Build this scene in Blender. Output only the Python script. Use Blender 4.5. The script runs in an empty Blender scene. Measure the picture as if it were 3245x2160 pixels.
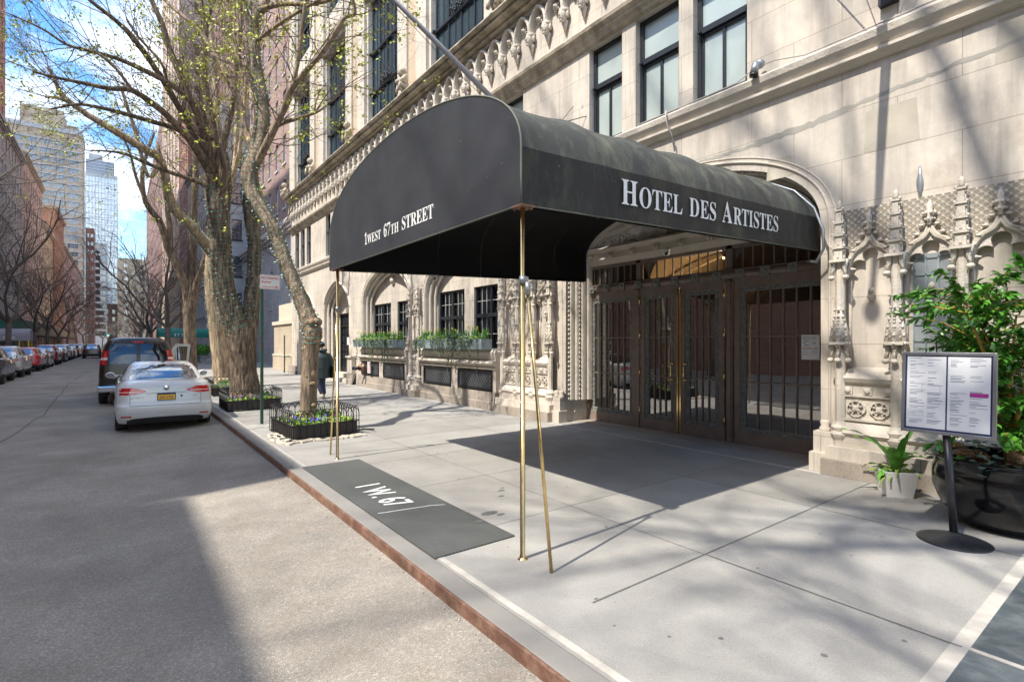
import bpy, bmesh, math, random
from mathutils import Vector, Matrix
from mathutils.geometry import tessellate_polygon
R = math.radians
random.seed(67)
C = bpy.context.scene.collection
SC = bpy.context.scene
# ------------------------------------------------------------------ camera, sky, sun, exposure
cam = bpy.data.cameras.new('camera'); cam_o = bpy.data.objects.new('camera', cam); C.objects.link(cam_o)
cam_o.location = (0, 0, 1.88); cam_o.rotation_euler = (R(90), 0, R(-37.1))
cam.sensor_width = 36; cam.lens = 18.183; cam.shift_y = 0.0016; cam.clip_start = .05; cam.clip_end = 3000
SC.camera = cam_o
SC.view_settings.view_transform = 'Standard'; SC.view_settings.look = 'None'
SC.view_settings.exposure = 1.5; SC.view_settings.gamma = 1
SC.render.engine = 'CYCLES'
SC.cycles.use_denoising = True
SC.cycles.max_bounces = 7; SC.cycles.diffuse_bounces = 4; SC.cycles.glossy_bounces = 3
SC.cycles.transparent_max_bounces = 12; SC.cycles.transmission_bounces = 4
SC.cycles.sample_clamp_indirect = 6
SUN_EL, SUN_AZ = 53.9, 267.6
w = bpy.data.worlds.new('World'); SC.world = w; w.use_nodes = True
nt = w.node_tree; N = nt.nodes; Lk = nt.links; N.clear()
sky = N.new('ShaderNodeTexSky'); sky.sky_type = 'NISHITA'; sky.sun_disc = False
sky.sun_elevation = R(SUN_EL); sky.sun_rotation = R(SUN_AZ); sky.air_density = 1.15; sky.dust_density = .4; sky.ozone_density = 2.2
tc = N.new('ShaderNodeTexCoord'); mp = N.new('ShaderNodeMapping'); mp.inputs['Scale'].default_value = (1.6, 1.6, 4.2)
mp.inputs['Location'].default_value = (.35, .1, .18)
no = N.new('ShaderNodeTexNoise'); no.inputs['Scale'].default_value = 1.5; no.inputs['Detail'].default_value = 9; no.inputs['Roughness'].default_value = .55
cr = N.new('ShaderNodeValToRGB'); cr.color_ramp.elements[0].position = .475; cr.color_ramp.elements[1].position = .67
mx = N.new('ShaderNodeMix'); mx.data_type = 'RGBA'; mx.inputs['B'].default_value = (10.4, 9.9, 9.2, 1)
hs = N.new('ShaderNodeHueSaturation'); hs.inputs['Saturation'].default_value = 1.3; hs.inputs['Value'].default_value = 1.0
bg = N.new('ShaderNodeBackground'); bg.inputs['Strength'].default_value = .13; wo = N.new('ShaderNodeOutputWorld')
Lk.new(tc.outputs['Generated'], mp.inputs[0]); Lk.new(mp.outputs[0], no.inputs['Vector']); Lk.new(no.outputs['Fac'], cr.inputs[0])
Lk.new(sky.outputs[0], hs.inputs['Color']); Lk.new(hs.outputs[0], mx.inputs['A']); Lk.new(cr.outputs[0], mx.inputs['Factor'])
Lk.new(mx.outputs['Result'], bg.inputs['Color']); Lk.new(bg.outputs[0], wo.inputs[0])
sl = bpy.data.lights.new('sun', 'SUN'); sl.energy = 2.75; sl.angle = R(.53); sl.color = (1, .94, .84)
so = bpy.data.objects.new('sun', sl); C.objects.link(so)
so.rotation_euler = Vector((.727, .03, -1)).to_track_quat('-Z', 'Y').to_euler(); so.location = (0, 0, 60)

# ------------------------------------------------------------------ mesh helpers
class MB:
    def __init__(s): s.v = []; s.f = []; s.m = []; s.sm = []; s.cm = 0; s.cs = False
    def add(s, vs, fs, smooth=None):
        o = len(s.v); s.v.extend([tuple(p) for p in vs])
        for f in fs: s.f.append(tuple(i + o for i in f)); s.m.append(s.cm); s.sm.append(s.cs if smooth is None else smooth)
        return s
    def box(s, x0, x1, y0, y1, z0, z1):
        return s.add([(x0,y0,z0),(x1,y0,z0),(x1,y1,z0),(x0,y1,z0),(x0,y0,z1),(x1,y0,z1),(x1,y1,z1),(x0,y1,z1)],
            [(0,3,2,1),(4,5,6,7),(0,1,5,4),(1,2,6,5),(2,3,7,6),(3,0,4,7)], False)
    def cbox(s, c, d, rz=0): # centred box with z rotation
        a, b = math.cos(rz), math.sin(rz); V = []
        for z in (-1, 1):
            for x, y in ((-1,-1),(1,-1),(1,1),(-1,1)):
                px, py = x*d[0]/2, y*d[1]/2; V.append((c[0]+px*a-py*b, c[1]+px*b+py*a, c[2]+z*d[2]/2))
        return s.add(V, [(0,3,2,1),(4,5,6,7),(0,1,5,4),(1,2,6,5),(2,3,7,6),(3,0,4,7)], False)
    def quad(s, a, b, c, d, smooth=False): return s.add([a,b,c,d], [(0,1,2,3)], smooth)
    def tube(s, P, rad, n=8, cap=True, smooth=True):
        P = [Vector(p) for p in P]
        if not hasattr(rad, '__len__'): rad = [rad]*len(P)
        t0 = (P[1]-P[0]).normalized(); ref = Vector((0,0,1)) if abs(t0.z) < .9 else Vector((1,0,0))
        u = t0.cross(ref).normalized(); V = []; k = len(P)
        for i, p in enumerate(P):
            t = (P[min(i+1,k-1)] - P[max(i-1,0)])
            if t.length < 1e-9: t = t0
            t = t.normalized(); u = (u - t*u.dot(t))
            if u.length < 1e-6: u = t.orthogonal()
            u = u.normalized(); w_ = t.cross(u)
            for j in range(n):
                a = 2*math.pi*j/n; V.append(p + (u*math.cos(a) + w_*math.sin(a))*rad[i])
        Fs = [(i*n+j, i*n+(j+1)%n, (i+1)*n+(j+1)%n, (i+1)*n+j) for i in range(k-1) for j in range(n)]
        if cap: Fs += [tuple(range(n-1,-1,-1)), tuple((k-1)*n+j for j in range(n))]
        return s.add(V, Fs, smooth)
    def lathe(s, prof, c=(0,0,0), n=16, smooth=True, sx=1, sy=1, a0=0):
        V = []; k = len(prof)
        for r, z in prof:
            for j in range(n):
                a = a0 + 2*math.pi*j/n; V.append((c[0]+r*sx*math.cos(a), c[1]+r*sy*math.sin(a), c[2]+z))
        Fs = [(i*n+j, i*n+(j+1)%n, (i+1)*n+(j+1)%n, (i+1)*n+j) for i in range(k-1) for j in range(n)]
        Fs += [tuple(range(n-1,-1,-1)), tuple((k-1)*n+j for j in range(n))]
        return s.add(V, Fs, smooth)
    def ball(s, c, r, n=10, sx=1, sy=1, sz=1):
        m = max(4, n//2+1)
        pr = [(max(r*math.sin(math.pi*i/m), r*.03), -r*sz*math.cos(math.pi*i/m)) for i in range(m+1)]
        return s.lathe(pr, c, n, True, sx, sy)
    def poly(s, pts, holes=(), f3=None): # tessellated flat polygon; f3 maps (u,v) to xyz
        loops = [list(pts)] + [list(h) for h in holes]
        tri = tessellate_polygon([[Vector((a, b, 0)) for a, b in l] for l in loops])
        fl = [p for l in loops for p in l]
        return s.add([f3(a, b) for a, b in fl], [tuple(t) for t in tri], False)
    def prism(s, pts, f3, d0, d1, holes=(), back=True): # f3(u,v,depth)
        s.poly(pts, holes, lambda a, b: f3(a, b, d0))
        if back: s.poly(pts, holes, lambda a, b: f3(a, b, d1))
        for l in [pts] + list(holes):
            k = len(l)
            for i in range(k):
                a, b = l[i], l[(i+1) % k]
                s.quad(f3(*a, d0), f3(*b, d0), f3(*b, d1), f3(*a, d1))
        return s
    def sweep(s, path, prof, f3, closed=False, smooth=False): # path (u,v); prof (n offset, depth)
        k = len(path); n = len(prof); V = []
        for i in range(k):
            a = path[(i-1) % k] if closed or i > 0 else path[i]; b = path[(i+1) % k] if closed or i < k-1 else path[i]
            t = Vector((b[0]-a[0], b[1]-a[1])).normalized(); nx, ny = -t.y, t.x
            for o, d in prof: V.append(f3(path[i][0]+nx*o, path[i][1]+ny*o, d))
        Fs = [(i*n+j, ((i+1)%k)*n+j, ((i+1)%k)*n+j+1, i*n+j+1) for i in range(k if closed else k-1) for j in range(n-1)]
        return s.add(V, Fs, smooth)
    def xf(s, mtx, start=0):
        for i in range(start, len(s.v)): s.v[i] = tuple(mtx @ Vector(s.v[i]))
        return s
    def mesh(s, name, mats):
        me = bpy.data.meshes.new(name); me.from_pydata(s.v, [], s.f)
        if not isinstance(mats, (list, tuple)): mats = [mats]
        for m in mats: me.materials.append(m)
        me.polygons.foreach_set('material_index', s.m); me.polygons.foreach_set('use_smooth', s.sm); me.update()
        return me
    def build(s, name, mats, parent=None, loc=None, label=None):
        o = bpy.data.objects.new(name, s.mesh(name, mats)); C.objects.link(o)
        if parent: o.parent = parent
        if loc: o.location = loc
        if label: o['label'] = label
        return o
def tag(o, label, cat, group=None):
    o['label'] = label; o['category'] = cat
    if group: o['group'] = group
    return o
def thing(name, label, cat, loc=(0,0,0), rz=0, group=None):
    o = bpy.data.objects.new(name, None); C.objects.link(o); o.location = loc; o.rotation_euler = (0,0,rz); o.empty_display_size = .1
    return tag(o, label, cat, group)
def struct(o): o['kind'] = 'structure'; return o
def link(name, me, parent, loc=(0,0,0), rz=0, sc=None):
    o = bpy.data.objects.new(name, me); C.objects.link(o); o.parent = parent; o.location = loc; o.rotation_euler = (0,0,rz)
    if sc: o.scale = sc
    return o
def copy_tree(o, loc=None, rz=None, label=None, parent=None):
    c = o.copy(); C.objects.link(c); c.parent = parent
    if loc is not None: c.location = loc
    if rz is not None: c.rotation_euler = (0,0,rz)
    if label: c['label'] = label
    for ch in list(o.children): copy_tree(ch, parent=c)
    return c
def bevel(o, wdt, seg=2):
    m = o.modifiers.new('bevel', 'BEVEL'); m.width = wdt; m.segments = seg; m.limit_method = 'ANGLE'; m.angle_limit = R(40); return o
def subd(o, n=2):
    m = o.modifiers.new('smooth', 'SUBSURF'); m.levels = n; m.render_levels = n; return o
def serif(t):
    o = ''
    for ch in t:
        if 'A' <= ch <= 'Z': o += chr(0x1D400+ord(ch)-65)
        elif 'a' <= ch <= 'z': o += chr(0x1D41A+ord(ch)-97)
        elif '0' <= ch <= '9': o += chr(0x1D7CE+ord(ch)-48)
        else: o += ch
    return o
def text_mesh(name, runs, mat, origin, right, up, parent, depth=.004, width=None, sx=1, bold=0, label=None):
    """runs: [(text, height, sx)], laid along `right` with capitals standing along `up`; width rescales the whole line"""
    V = []; F = []; x = 0
    for t, h, k in runs:
        if t.strip() == '': x += h*.4*k; continue
        cu = bpy.data.curves.new('t', 'FONT'); cu.body = t; cu.size = 1; cu.extrude = 0; cu.offset = bold; cu.resolution_u = 4
        ob = bpy.data.objects.new('t', cu); C.objects.link(ob)
        dg = bpy.context.evaluated_depsgraph_get(); me = bpy.data.meshes.new_from_object(ob.evaluated_get(dg))
        bpy.data.objects.remove(ob); bpy.data.curves.remove(cu)
        if not me.vertices: continue
        x0 = min(v.co.x for v in me.vertices); x1 = max(v.co.x for v in me.vertices)
        o = len(V); s_ = h/.70
        for v in me.vertices: V.append((x + (v.co.x-x0)*s_*k, v.co.y*s_))
        F += [tuple(i+o for i in p.vertices) for p in me.polygons]
        x += (x1-x0)*s_*k + h*.10
        bpy.data.meshes.remove(me)
    q = (width / x) if width else 1
    r = Vector(right).normalized(); u = Vector(up).normalized(); n = r.cross(u).normalized(); og = Vector(origin)
    m = MB(); m.add([og + r*a*q + u*b + n*depth for a, b in V], F, False)
    return m.build(name, mat, parent, label=label)

# ------------------------------------------------------------------ materials
MATS = {}
def nodes(name):
    m = bpy.data.materials.new(name); m.use_nodes = True; return m, m.node_tree.nodes, m.node_tree.links, m.node_tree.nodes['Principled BSDF']
def M(name, col, rough=.7, metal=0, var=.0, vs=4, bump=0, bs=60, spec=.5, coat=0, emit=0, trans=0, alpha=1, col2=None, cs=2, cth=(.45,.6), sheen=0, stretch=(1,1,1), ior=1.5):
    m, n, l, b = nodes(name); MATS[name] = m
    b.inputs['Roughness'].default_value = rough; b.inputs['Metallic'].default_value = metal
    b.inputs['Specular IOR Level'].default_value = spec; b.inputs['Coat Weight'].default_value = coat; b.inputs['IOR'].default_value = ior
    b.inputs['Transmission Weight'].default_value = trans; b.inputs['Alpha'].default_value = alpha
    if coat: b.inputs['Coat Roughness'].default_value = .03
    c4 = (*col, 1); b.inputs['Base Color'].default_value = c4
    if emit: b.inputs['Emission Color'].default_value = c4; b.inputs['Emission Strength'].default_value = emit
    if var or bump or col2:
        t = n.new('ShaderNodeTexCoord'); mp_ = n.new('ShaderNodeMapping'); mp_.inputs['Scale'].default_value = stretch; l.new(t.outputs['Object'], mp_.inputs[0])
    src = None
    if col2:
        a = n.new('ShaderNodeTexNoise'); a.inputs['Scale'].default_value = cs; a.inputs['Detail'].default_value = 8; a.inputs['Roughness'].default_value = .65; l.new(mp_.outputs[0], a.inputs['Vector'])
        r_ = n.new('ShaderNodeMapRange'); r_.inputs[1].default_value = cth[0]; r_.inputs[2].default_value = cth[1]; l.new(a.outputs['Fac'], r_.inputs[0])
        x = n.new('ShaderNodeMix'); x.data_type = 'RGBA'; x.inputs['A'].default_value = c4; x.inputs['B'].default_value = (*col2, 1); l.new(r_.outputs[0], x.inputs['Factor']); src = x.outputs['Result']
    if var:
        a = n.new('ShaderNodeTexNoise'); a.inputs['Scale'].default_value = vs; a.inputs['Detail'].default_value = 6; l.new(mp_.outputs[0], a.inputs['Vector'])
        r_ = n.new('ShaderNodeMapRange'); r_.inputs[1].default_value = .3; r_.inputs[2].default_value = .7; r_.inputs[3].default_value = 1-var; r_.inputs[4].default_value = 1+var; l.new(a.outputs['Fac'], r_.inputs[0])
        x = n.new('ShaderNodeVectorMath'); x.operation = 'SCALE'
        if src: l.new(src, x.inputs[0])
        else: x.inputs[0].default_value = col
        l.new(r_.outputs[0], x.inputs['Scale']); src = x.outputs[0]
    if src: l.new(src, b.inputs['Base Color'])
    if bump:
        a = n.new('ShaderNodeTexNoise'); a.inputs['Scale'].default_value = bs; a.inputs['Detail'].default_value = 5; l.new(mp_.outputs[0], a.inputs['Vector'])
        bp = n.new('ShaderNodeBump'); bp.inputs['Strength'].default_value = bump; bp.inputs['Distance'].default_value = .05 if name.startswith('bark') else .02; l.new(a.outputs['Fac'], bp.inputs['Height']); l.new(bp.outputs[0], b.inputs['Normal'])
    return m
def masonry(name, c1, c2, mort, bw, bh, mw=.006, var=.12, rough=.85, bump=.25, stain=None, st=(.56,.72), offset=.5, coarse=0, grime=0, flat=False, streak=0, bias=0):
    """blocks laid in courses: u = X+Y (or X for flat paving), v = Z (or Y)"""
    m, n, l, b = nodes(name); MATS[name] = m
    t = n.new('ShaderNodeTexCoord'); sp = n.new('ShaderNodeSeparateXYZ'); l.new(t.outputs['Object'], sp.inputs[0])
    cb = n.new('ShaderNodeCombineXYZ')
    if flat: l.new(sp.outputs[0], cb.inputs[0]); l.new(sp.outputs[1], cb.inputs[1])
    else:
        ad = n.new('ShaderNodeMath'); ad.operation = 'ADD'; l.new(sp.outputs[0], ad.inputs[0]); l.new(sp.outputs[1], ad.inputs[1])
        l.new(ad.outputs[0], cb.inputs[0]); l.new(sp.outputs[2], cb.inputs[1])
    br = n.new('ShaderNodeTexBrick'); br.offset = offset; br.inputs['Scale'].default_value = 1; br.inputs['Brick Width'].default_value = bw; br.inputs['Row Height'].default_value = bh
    br.inputs['Mortar Size'].default_value = mw; br.inputs['Mortar Smooth'].default_value = .1; br.inputs['Bias'].default_value = bias
    br.inputs['Color1'].default_value = (*c1,1); br.inputs['Color2'].default_value = (*c2,1); br.inputs['Mortar'].default_value = (*mort,1)
    l.new(cb.outputs[0], br.inputs['Vector']); src = br.outputs['Color']
    def noise(sc, det=7, vec=t.outputs['Object'], rg=.6):
        a = n.new('ShaderNodeTexNoise'); a.inputs['Scale'].default_value = sc; a.inputs['Detail'].default_value = det; a.inputs['Roughness'].default_value = rg; l.new(vec, a.inputs['Vector']); return a.outputs['Fac']
    def scale(src, fac, lo, hi, a=.3, z=.7):
        r_ = n.new('ShaderNodeMapRange'); r_.inputs[1].default_value = a; r_.inputs[2].default_value = z; r_.inputs[3].default_value = lo; r_.inputs[4].default_value = hi; l.new(fac, r_.inputs[0])
        x = n.new('ShaderNodeVectorMath'); x.operation = 'SCALE'; l.new(src, x.inputs[0]); l.new(r_.outputs[0], x.inputs['Scale']); return x.outputs[0]
    src = scale(src, noise(.9), 1-var, 1+var); src = scale(src, noise(14, 4), 1-var*.45, 1+var*.45)
    if streak:
        mp_ = n.new('ShaderNodeMapping'); mp_.inputs['Scale'].default_value = (3.2, 3.2, .28); l.new(t.outputs['Object'], mp_.inputs[0])
        src = scale(src, noise(1.3, 6, mp_.outputs[0], .7), 1-streak, 1.02, .36, .56)
    if stain:
        r_ = n.new('ShaderNodeMapRange'); r_.inputs[1].default_value = st[0]; r_.inputs[2].default_value = st[1]; l.new(noise(.55, 10, rg=.68), r_.inputs[0])
        x = n.new('ShaderNodeMix'); x.data_type = 'RGBA'; x.inputs['B'].default_value = (*stain,1); l.new(r_.outputs[0], x.inputs['Factor']); l.new(src, x.inputs['A']); src = x.outputs['Result']
    l.new(src, b.inputs['Base Color']); b.inputs['Roughness'].default_value = rough; b.inputs['Specular IOR Level'].default_value = .3
    bp = n.new('ShaderNodeBump'); bp.inputs['Strength'].default_value = bump; bp.inputs['Distance'].default_value = .012
    mm = n.new('ShaderNodeMath'); mm.operation = 'MULTIPLY_ADD'; mm.inputs[1].default_value = .5; l.new(noise(45, 4), mm.inputs[0])
    iv = n.new('ShaderNodeMath'); iv.operation = 'SUBTRACT'; iv.inputs[0].default_value = 1; l.new(br.outputs['Fac'], iv.inputs[1]); l.new(iv.outputs[0], mm.inputs[2])
    l.new(mm.outputs[0], bp.inputs['Height']); l.new(bp.outputs[0], b.inputs['Normal'])
    return m
def glassmat(name, tint, refl=.3, clear=.5, rough=.02, rcol=(.85,.92,1), tb=.35):
    """window pane: part mirror, part see-through, part dark body"""
    m = bpy.data.materials.new(name); m.use_nodes = True; n = m.node_tree.nodes; l = m.node_tree.links; n.clear(); MATS[name] = m
    g = n.new('ShaderNodeBsdfGlossy'); g.inputs['Roughness'].default_value = rough; g.inputs['Color'].default_value = (*rcol,1)
    t = n.new('ShaderNodeBsdfTransparent'); t.inputs['Color'].default_value = (*[min(1,c*2.2+tb) for c in tint],1)
    d = n.new('ShaderNodeBsdfDiffuse'); d.inputs['Color'].default_value = (*tint,1)
    a = n.new('ShaderNodeMixShader'); a.inputs[0].default_value = clear; l.new(d.outputs[0], a.inputs[1]); l.new(t.outputs[0], a.inputs[2])
    fr = n.new('ShaderNodeLayerWeight'); fr.inputs['Blend'].default_value = .25
    r_ = n.new('ShaderNodeMapRange'); r_.inputs[3].default_value = refl; r_.inputs[4].default_value = 1; l.new(fr.outputs['Fresnel'], r_.inputs[0])
    tx = n.new('ShaderNodeTexCoord'); nz = n.new('ShaderNodeTexNoise'); nz.inputs['Scale'].default_value = 1.1; l.new(tx.outputs['Object'], nz.inputs['Vector'])
    bp = n.new('ShaderNodeBump'); bp.inputs['Strength'].default_value = .12; bp.inputs['Distance'].default_value = .02; l.new(nz.outputs['Fac'], bp.inputs['Height']); l.new(bp.outputs[0], g.inputs['Normal'])
    b = n.new('ShaderNodeMixShader'); l.new(r_.outputs[0], b.inputs[0]); l.new(a.outputs[0], b.inputs[1]); l.new(g.outputs[0], b.inputs[2])
    o = n.new('ShaderNodeOutputMaterial'); l.new(b.outputs[0], o.inputs[0]); return m
STONE = (.56,.50,.425)
masonry('limestone', STONE, (.49,.445,.385), (.33,.29,.24), 1.25, .62, .005, var=.11, streak=.20, bias=-.35, stain=(.40,.345,.28), st=(.60,.70))
masonry('limestone_small', (.57,.51,.43), (.53,.475,.40), (.42,.36,.29), .42, .20, .004, var=.08, streak=.14)
M('carved', (.56,.505,.43), .85, var=.10, vs=3, bump=.5, bs=30, col2=(.44,.385,.31), cs=2.2, cth=(.58,.75), spec=.3)
M('carved_dirty', (.50,.43,.335), .9, var=.2, vs=5, bump=.5, bs=30, col2=(.24,.21,.155), cs=1.6, cth=(.42,.62), spec=.3)
M('carved_shadowed_niche', (.52,.45,.36), .85, var=.12, vs=4, bump=.4, bs=30, spec=.3)
M('granite', (.36,.31,.26), .6, var=.12, vs=3, bump=.15, bs=120, col2=(.25,.215,.18), cs=90, cth=(.5,.58))
masonry('tan_brick', (.47,.36,.25), (.52,.41,.29), (.42,.36,.28), .21, .07, .006)
masonry('patterned_brick', (.30,.185,.165), (.37,.24,.215), (.33,.27,.24), .24, .085, .012, var=.15)
masonry('brown_brick', (.20,.105,.085), (.26,.145,.12), (.24,.19,.17), .24, .08, .010, var=.15)
masonry('red_brick', (.29,.13,.11), (.35,.17,.14), (.30,.2,.17), .24, .08, .010, var=.15)
masonry('pink_brick', (.54,.41,.375), (.60,.47,.43), (.38,.28,.24), .24, .08, .010, var=.15)
masonry('orange_brick', (.42,.23,.15), (.46,.27,.19), (.4,.25,.18), .24, .08, .010, var=.12)
masonry('gray_stone', (.44,.43,.43), (.48,.465,.46), (.24,.24,.25), .9, .45, .008, var=.12)
masonry('cream_stone', (.58,.48,.36), (.54,.44,.33), (.36,.3,.24), .9, .45, .008, var=.12)
masonry('beige_brick', (.45,.37,.27), (.5,.41,.31), (.38,.33,.26), .3, .09, .010, var=.12)
M('window_frame', (.018,.022,.028), .38, var=.2, vs=8)
M('iron', (.012,.012,.014), .42, var=.2, vs=10)
M('light_trim', (.55,.55,.53), .7, var=.08)
M('dark_void', (.012,.011,.010), .9)
M('curtain', (.78,.68,.50), .9, var=.08, vs=5)
M('room_wall', (.16,.11,.075), .9)
glassmat('glass_clear', (.02,.022,.022), .08, .95, tb=.85)
glassmat('glass_studio', (.055,.085,.10), .24, .25, .06, (.62,.78,.9))
glassmat('glass_frosted', (.40,.46,.44), .10, .0, .25, (.8,.95,.95))
glassmat('glass_door', (.01,.01,.011), .34, .72, .01, (.9,.88,.86))
glassmat('glass_far', (.05,.06,.07), .35, .0, .05, (.8,.9,1))
glassmat('glass_far_pale', (.30,.33,.35), .25, .0, .1, (.9,.95,1))
glassmat('glass_tower_dark', (.10,.14,.18), .12, .0, .08, (.8,.9,1))
glassmat('glass_tower', (.38,.44,.50), .30, .0, .08, (.85,.93,1))
M('bronze', (.23,.18,.15), .42, metal=.1, var=.15, vs=6, bump=.1, bs=80)
M('verdigris', (.21,.215,.19), .6, metal=0, var=.3, vs=20, bump=.6, bs=60)
M('brass', (.78,.58,.26), .14, metal=1, var=.12, vs=14, col2=(.46,.30,.12), cs=9, cth=(.58,.75))
M('steel_gray', (.30,.32,.34), .4, metal=.6)
M('white_plastic', (.75,.75,.73), .4); M('cable_gray', (.42,.40,.37), .6)
M('white_paint', (.80,.80,.79), .6, var=.05)
def fabric(name, col, alg, amt):
    m = M(name, col, .62, var=.12, vs=5, bump=.15, bs=400, spec=.35); n = m.node_tree.nodes; l = m.node_tree.links; b = n['Principled BSDF']
    src = b.inputs['Base Color'].links[0].from_socket
    t = n.new('ShaderNodeTexCoord'); mp_ = n.new('ShaderNodeMapping'); mp_.inputs['Scale'].default_value = (3, 3, 1.2); l.new(t.outputs['Object'], mp_.inputs[0])
    a = n.new('ShaderNodeTexNoise'); a.inputs['Scale'].default_value = 1.5; a.inputs['Detail'].default_value = 12; a.inputs['Roughness'].default_value = .72; l.new(mp_.outputs[0], a.inputs['Vector'])
    r_ = n.new('ShaderNodeMapRange'); r_.inputs[1].default_value = .46; r_.inputs[2].default_value = .72; r_.inputs[4].default_value = amt; l.new(a.outputs['Fac'], r_.inputs[0])
    x = n.new('ShaderNodeMix'); x.data_type = 'RGBA'; x.inputs['B'].default_value = (*alg,1); l.new(r_.outputs[0], x.inputs['Factor']); l.new(src, x.inputs['A'])
    v = n.new('ShaderNodeTexVoronoi'); v.inputs['Scale'].default_value = 7; l.new(t.outputs['Object'], v.inputs['Vector'])
    g = n.new('ShaderNodeMath'); g.operation = 'LESS_THAN'; g.inputs[1].default_value = .035; l.new(v.outputs['Distance'], g.inputs[0])
    y = n.new('ShaderNodeMix'); y.data_type = 'RGBA'; y.inputs['B'].default_value = (.25,.25,.23,1); l.new(g.outputs[0], y.inputs['Factor']); l.new(x.outputs['Result'], y.inputs['A'])
    l.new(y.outputs['Result'], b.inputs['Base Color']); return m
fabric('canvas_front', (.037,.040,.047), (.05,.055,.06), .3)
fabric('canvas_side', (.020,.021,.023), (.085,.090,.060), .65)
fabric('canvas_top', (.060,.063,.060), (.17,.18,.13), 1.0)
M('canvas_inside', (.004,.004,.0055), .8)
M('letter_white', (.80,.80,.78), .5)
M('letter_silver', (.74,.75,.76), .4, var=.08, vs=20)
M('bark', (.25,.185,.125), .9, var=.3, vs=9, bump=1.0, bs=13, stretch=(1,1,.16), col2=(.085,.062,.042), cs=15, cth=(.40,.56))
M('bark_tan', (.31,.23,.155), .9, var=.25, vs=9, bump=1.0, bs=13, stretch=(1,1,.16), col2=(.13,.092,.062), cs=15, cth=(.42,.60))
M('bark_pale', (.50,.38,.25), .9, var=.25, vs=9, bump=1.0, bs=13, stretch=(1,1,.16), col2=(.22,.155,.10), cs=15, cth=(.42,.60))
M('bark_burl', (.36,.265,.175), .9, var=.35, vs=14, bump=1.0, bs=10, col2=(.14,.09,.05), cs=7, cth=(.42,.6))
M('bark_far', (.125,.10,.083), .9, var=.25, vs=5); M('bark_far_lit', (.25,.20,.155), .9, var=.25, vs=5)  # second, paler bark: sunlight on the distant trees is put into its colour
M('twig', (.12,.088,.065), .85)
M('leaf_young', (.48,.52,.07), .55, var=.25, vs=3)
M('leaf_dark', (.11,.32,.04), .30, var=.5, vs=9, spec=.6)
M('leaf_green', (.11,.27,.035), .45, var=.35, vs=8)
M('leaf_lime', (.24,.36,.06), .5, var=.3, vs=9)
M('leaf_ivy', (.07,.12,.05), .5, var=.4, vs=12)
M('leaf_grey', (.20,.28,.21), .6, var=.2)
M('petal_yellow', (.80,.68,.04), .6); M('petal_blue', (.14,.20,.62), .6); M('petal_purple', (.28,.06,.25), .6); M('petal_white', (.7,.68,.62), .6)
M('soil', (.05,.035,.025), .95, var=.3, vs=20, bump=.6, bs=30)
M('zinc', (.30,.36,.38), .5, metal=.3, var=.25, vs=7, col2=(.2,.25,.26), cs=5)
M('wire_green', (.06,.22,.17), .5); M('bulb', (.62,.85,.78), .25)
M('rubber_mat', (.10,.105,.10), .75, var=.12, vs=2, bump=.3, bs=150)
M('tyre', (.015,.015,.016), .75, var=.15, vs=20, bump=.3, bs=60); M('rim', (.45,.46,.48), .28, metal=.9); M('chrome', (.75,.75,.76), .08, metal=1)
def paint(name, c): return M(name, c, .28, coat=1, var=.07, vs=1.5, spec=.5)
paint('paint_white', (.60,.60,.585)); paint('paint_black', (.012,.012,.013)); paint('paint_red', (.50,.02,.03)); paint('paint_maroon', (.16,.012,.03)); paint('paint_silver', (.42,.41,.39)); paint('paint_gray', (.10,.105,.11)); M('paint_brownblack', (.020,.015,.012), .3, coat=.35, var=.1, vs=2, spec=.4); paint('paint_beige', (.50,.48,.43))
M('black_plastic', (.02,.02,.021), .55)
glassmat('glass_car', (.02,.025,.03), .30, .45, .01, (.85,.93,1)); glassmat('glass_car_dark', (.01,.01,.012), .22, .15, .01, (.75,.85,1))
M('light_red', (.50,.004,.010), .12, coat=1, var=.2, vs=30); M('light_pale', (.85,.62,.55), .15, coat=1); M('light_amber', (.62,.10,.01), .15, coat=1)
M('plate_yellow', (.78,.42,.03), .5); M('plate_blue', (.02,.03,.10), .5)
M('sign_white', (.80,.80,.78), .4); M('sign_red', (.60,.03,.04), .5); M('sign_green_steel', (.05,.16,.11), .5, metal=.4, col2=(.14,.10,.07), cs=5)
M('galvanised', (.22,.20,.18), .5, metal=.5, var=.3, vs=12)
M('gray_paint', (.32,.31,.33), .6)
M('shed_green', (.015,.15,.11), .6); M('shed_wood', (.30,.27,.20), .8, var=.2, vs=2); M('awning_green', (.01,.20,.15), .7, var=.1); M('awning_gray', (.36,.34,.40), .8, var=.06)
M('yellow_paint', (.75,.5,.03), .5); M('traffic_green_paint', (.20,.42,.33), .6)
M('green_lamp', (.05,.9,.55), .4, emit=3)
M('pot_black', (.006,.006,.007), .14, coat=.15, var=.3, vs=8, bump=.08, bs=6); M('pot_white', (.74,.74,.72), .35)
M('cone_brown', (.33,.16,.07), .7, var=.3, vs=30); M('stem_yellow', (.50,.28,.06), .7, var=.3, vs=20)
M('menu_frame', (.36,.37,.385), .3, metal=.7); M('stand_black', (.022,.023,.027), .35, var=.2, vs=20, col2=(.06,.06,.065), cs=60, cth=(.62,.66)); M('paper', (.80,.80,.80), .6); M('ink', (.20,.24,.30), .7); M('ink_magenta', (.45,.04,.28), .6)
M('coat_teal', (.035,.062,.062), .38, var=.15, vs=10, spec=.6); M('cloth_black', (.012,.012,.014), .8); M('denim', (.05,.07,.12), .9); M('fur', (.35,.27,.19), .95); M('skin', (.50,.30,.21), .5); M('shoe', (.55,.52,.42), .6); M('coat_orange', (.72,.20,.05), .7); M('hair', (.03,.02,.015), .7)
M('valve_brown', (.16,.09,.05), .45, metal=.5)
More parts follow.
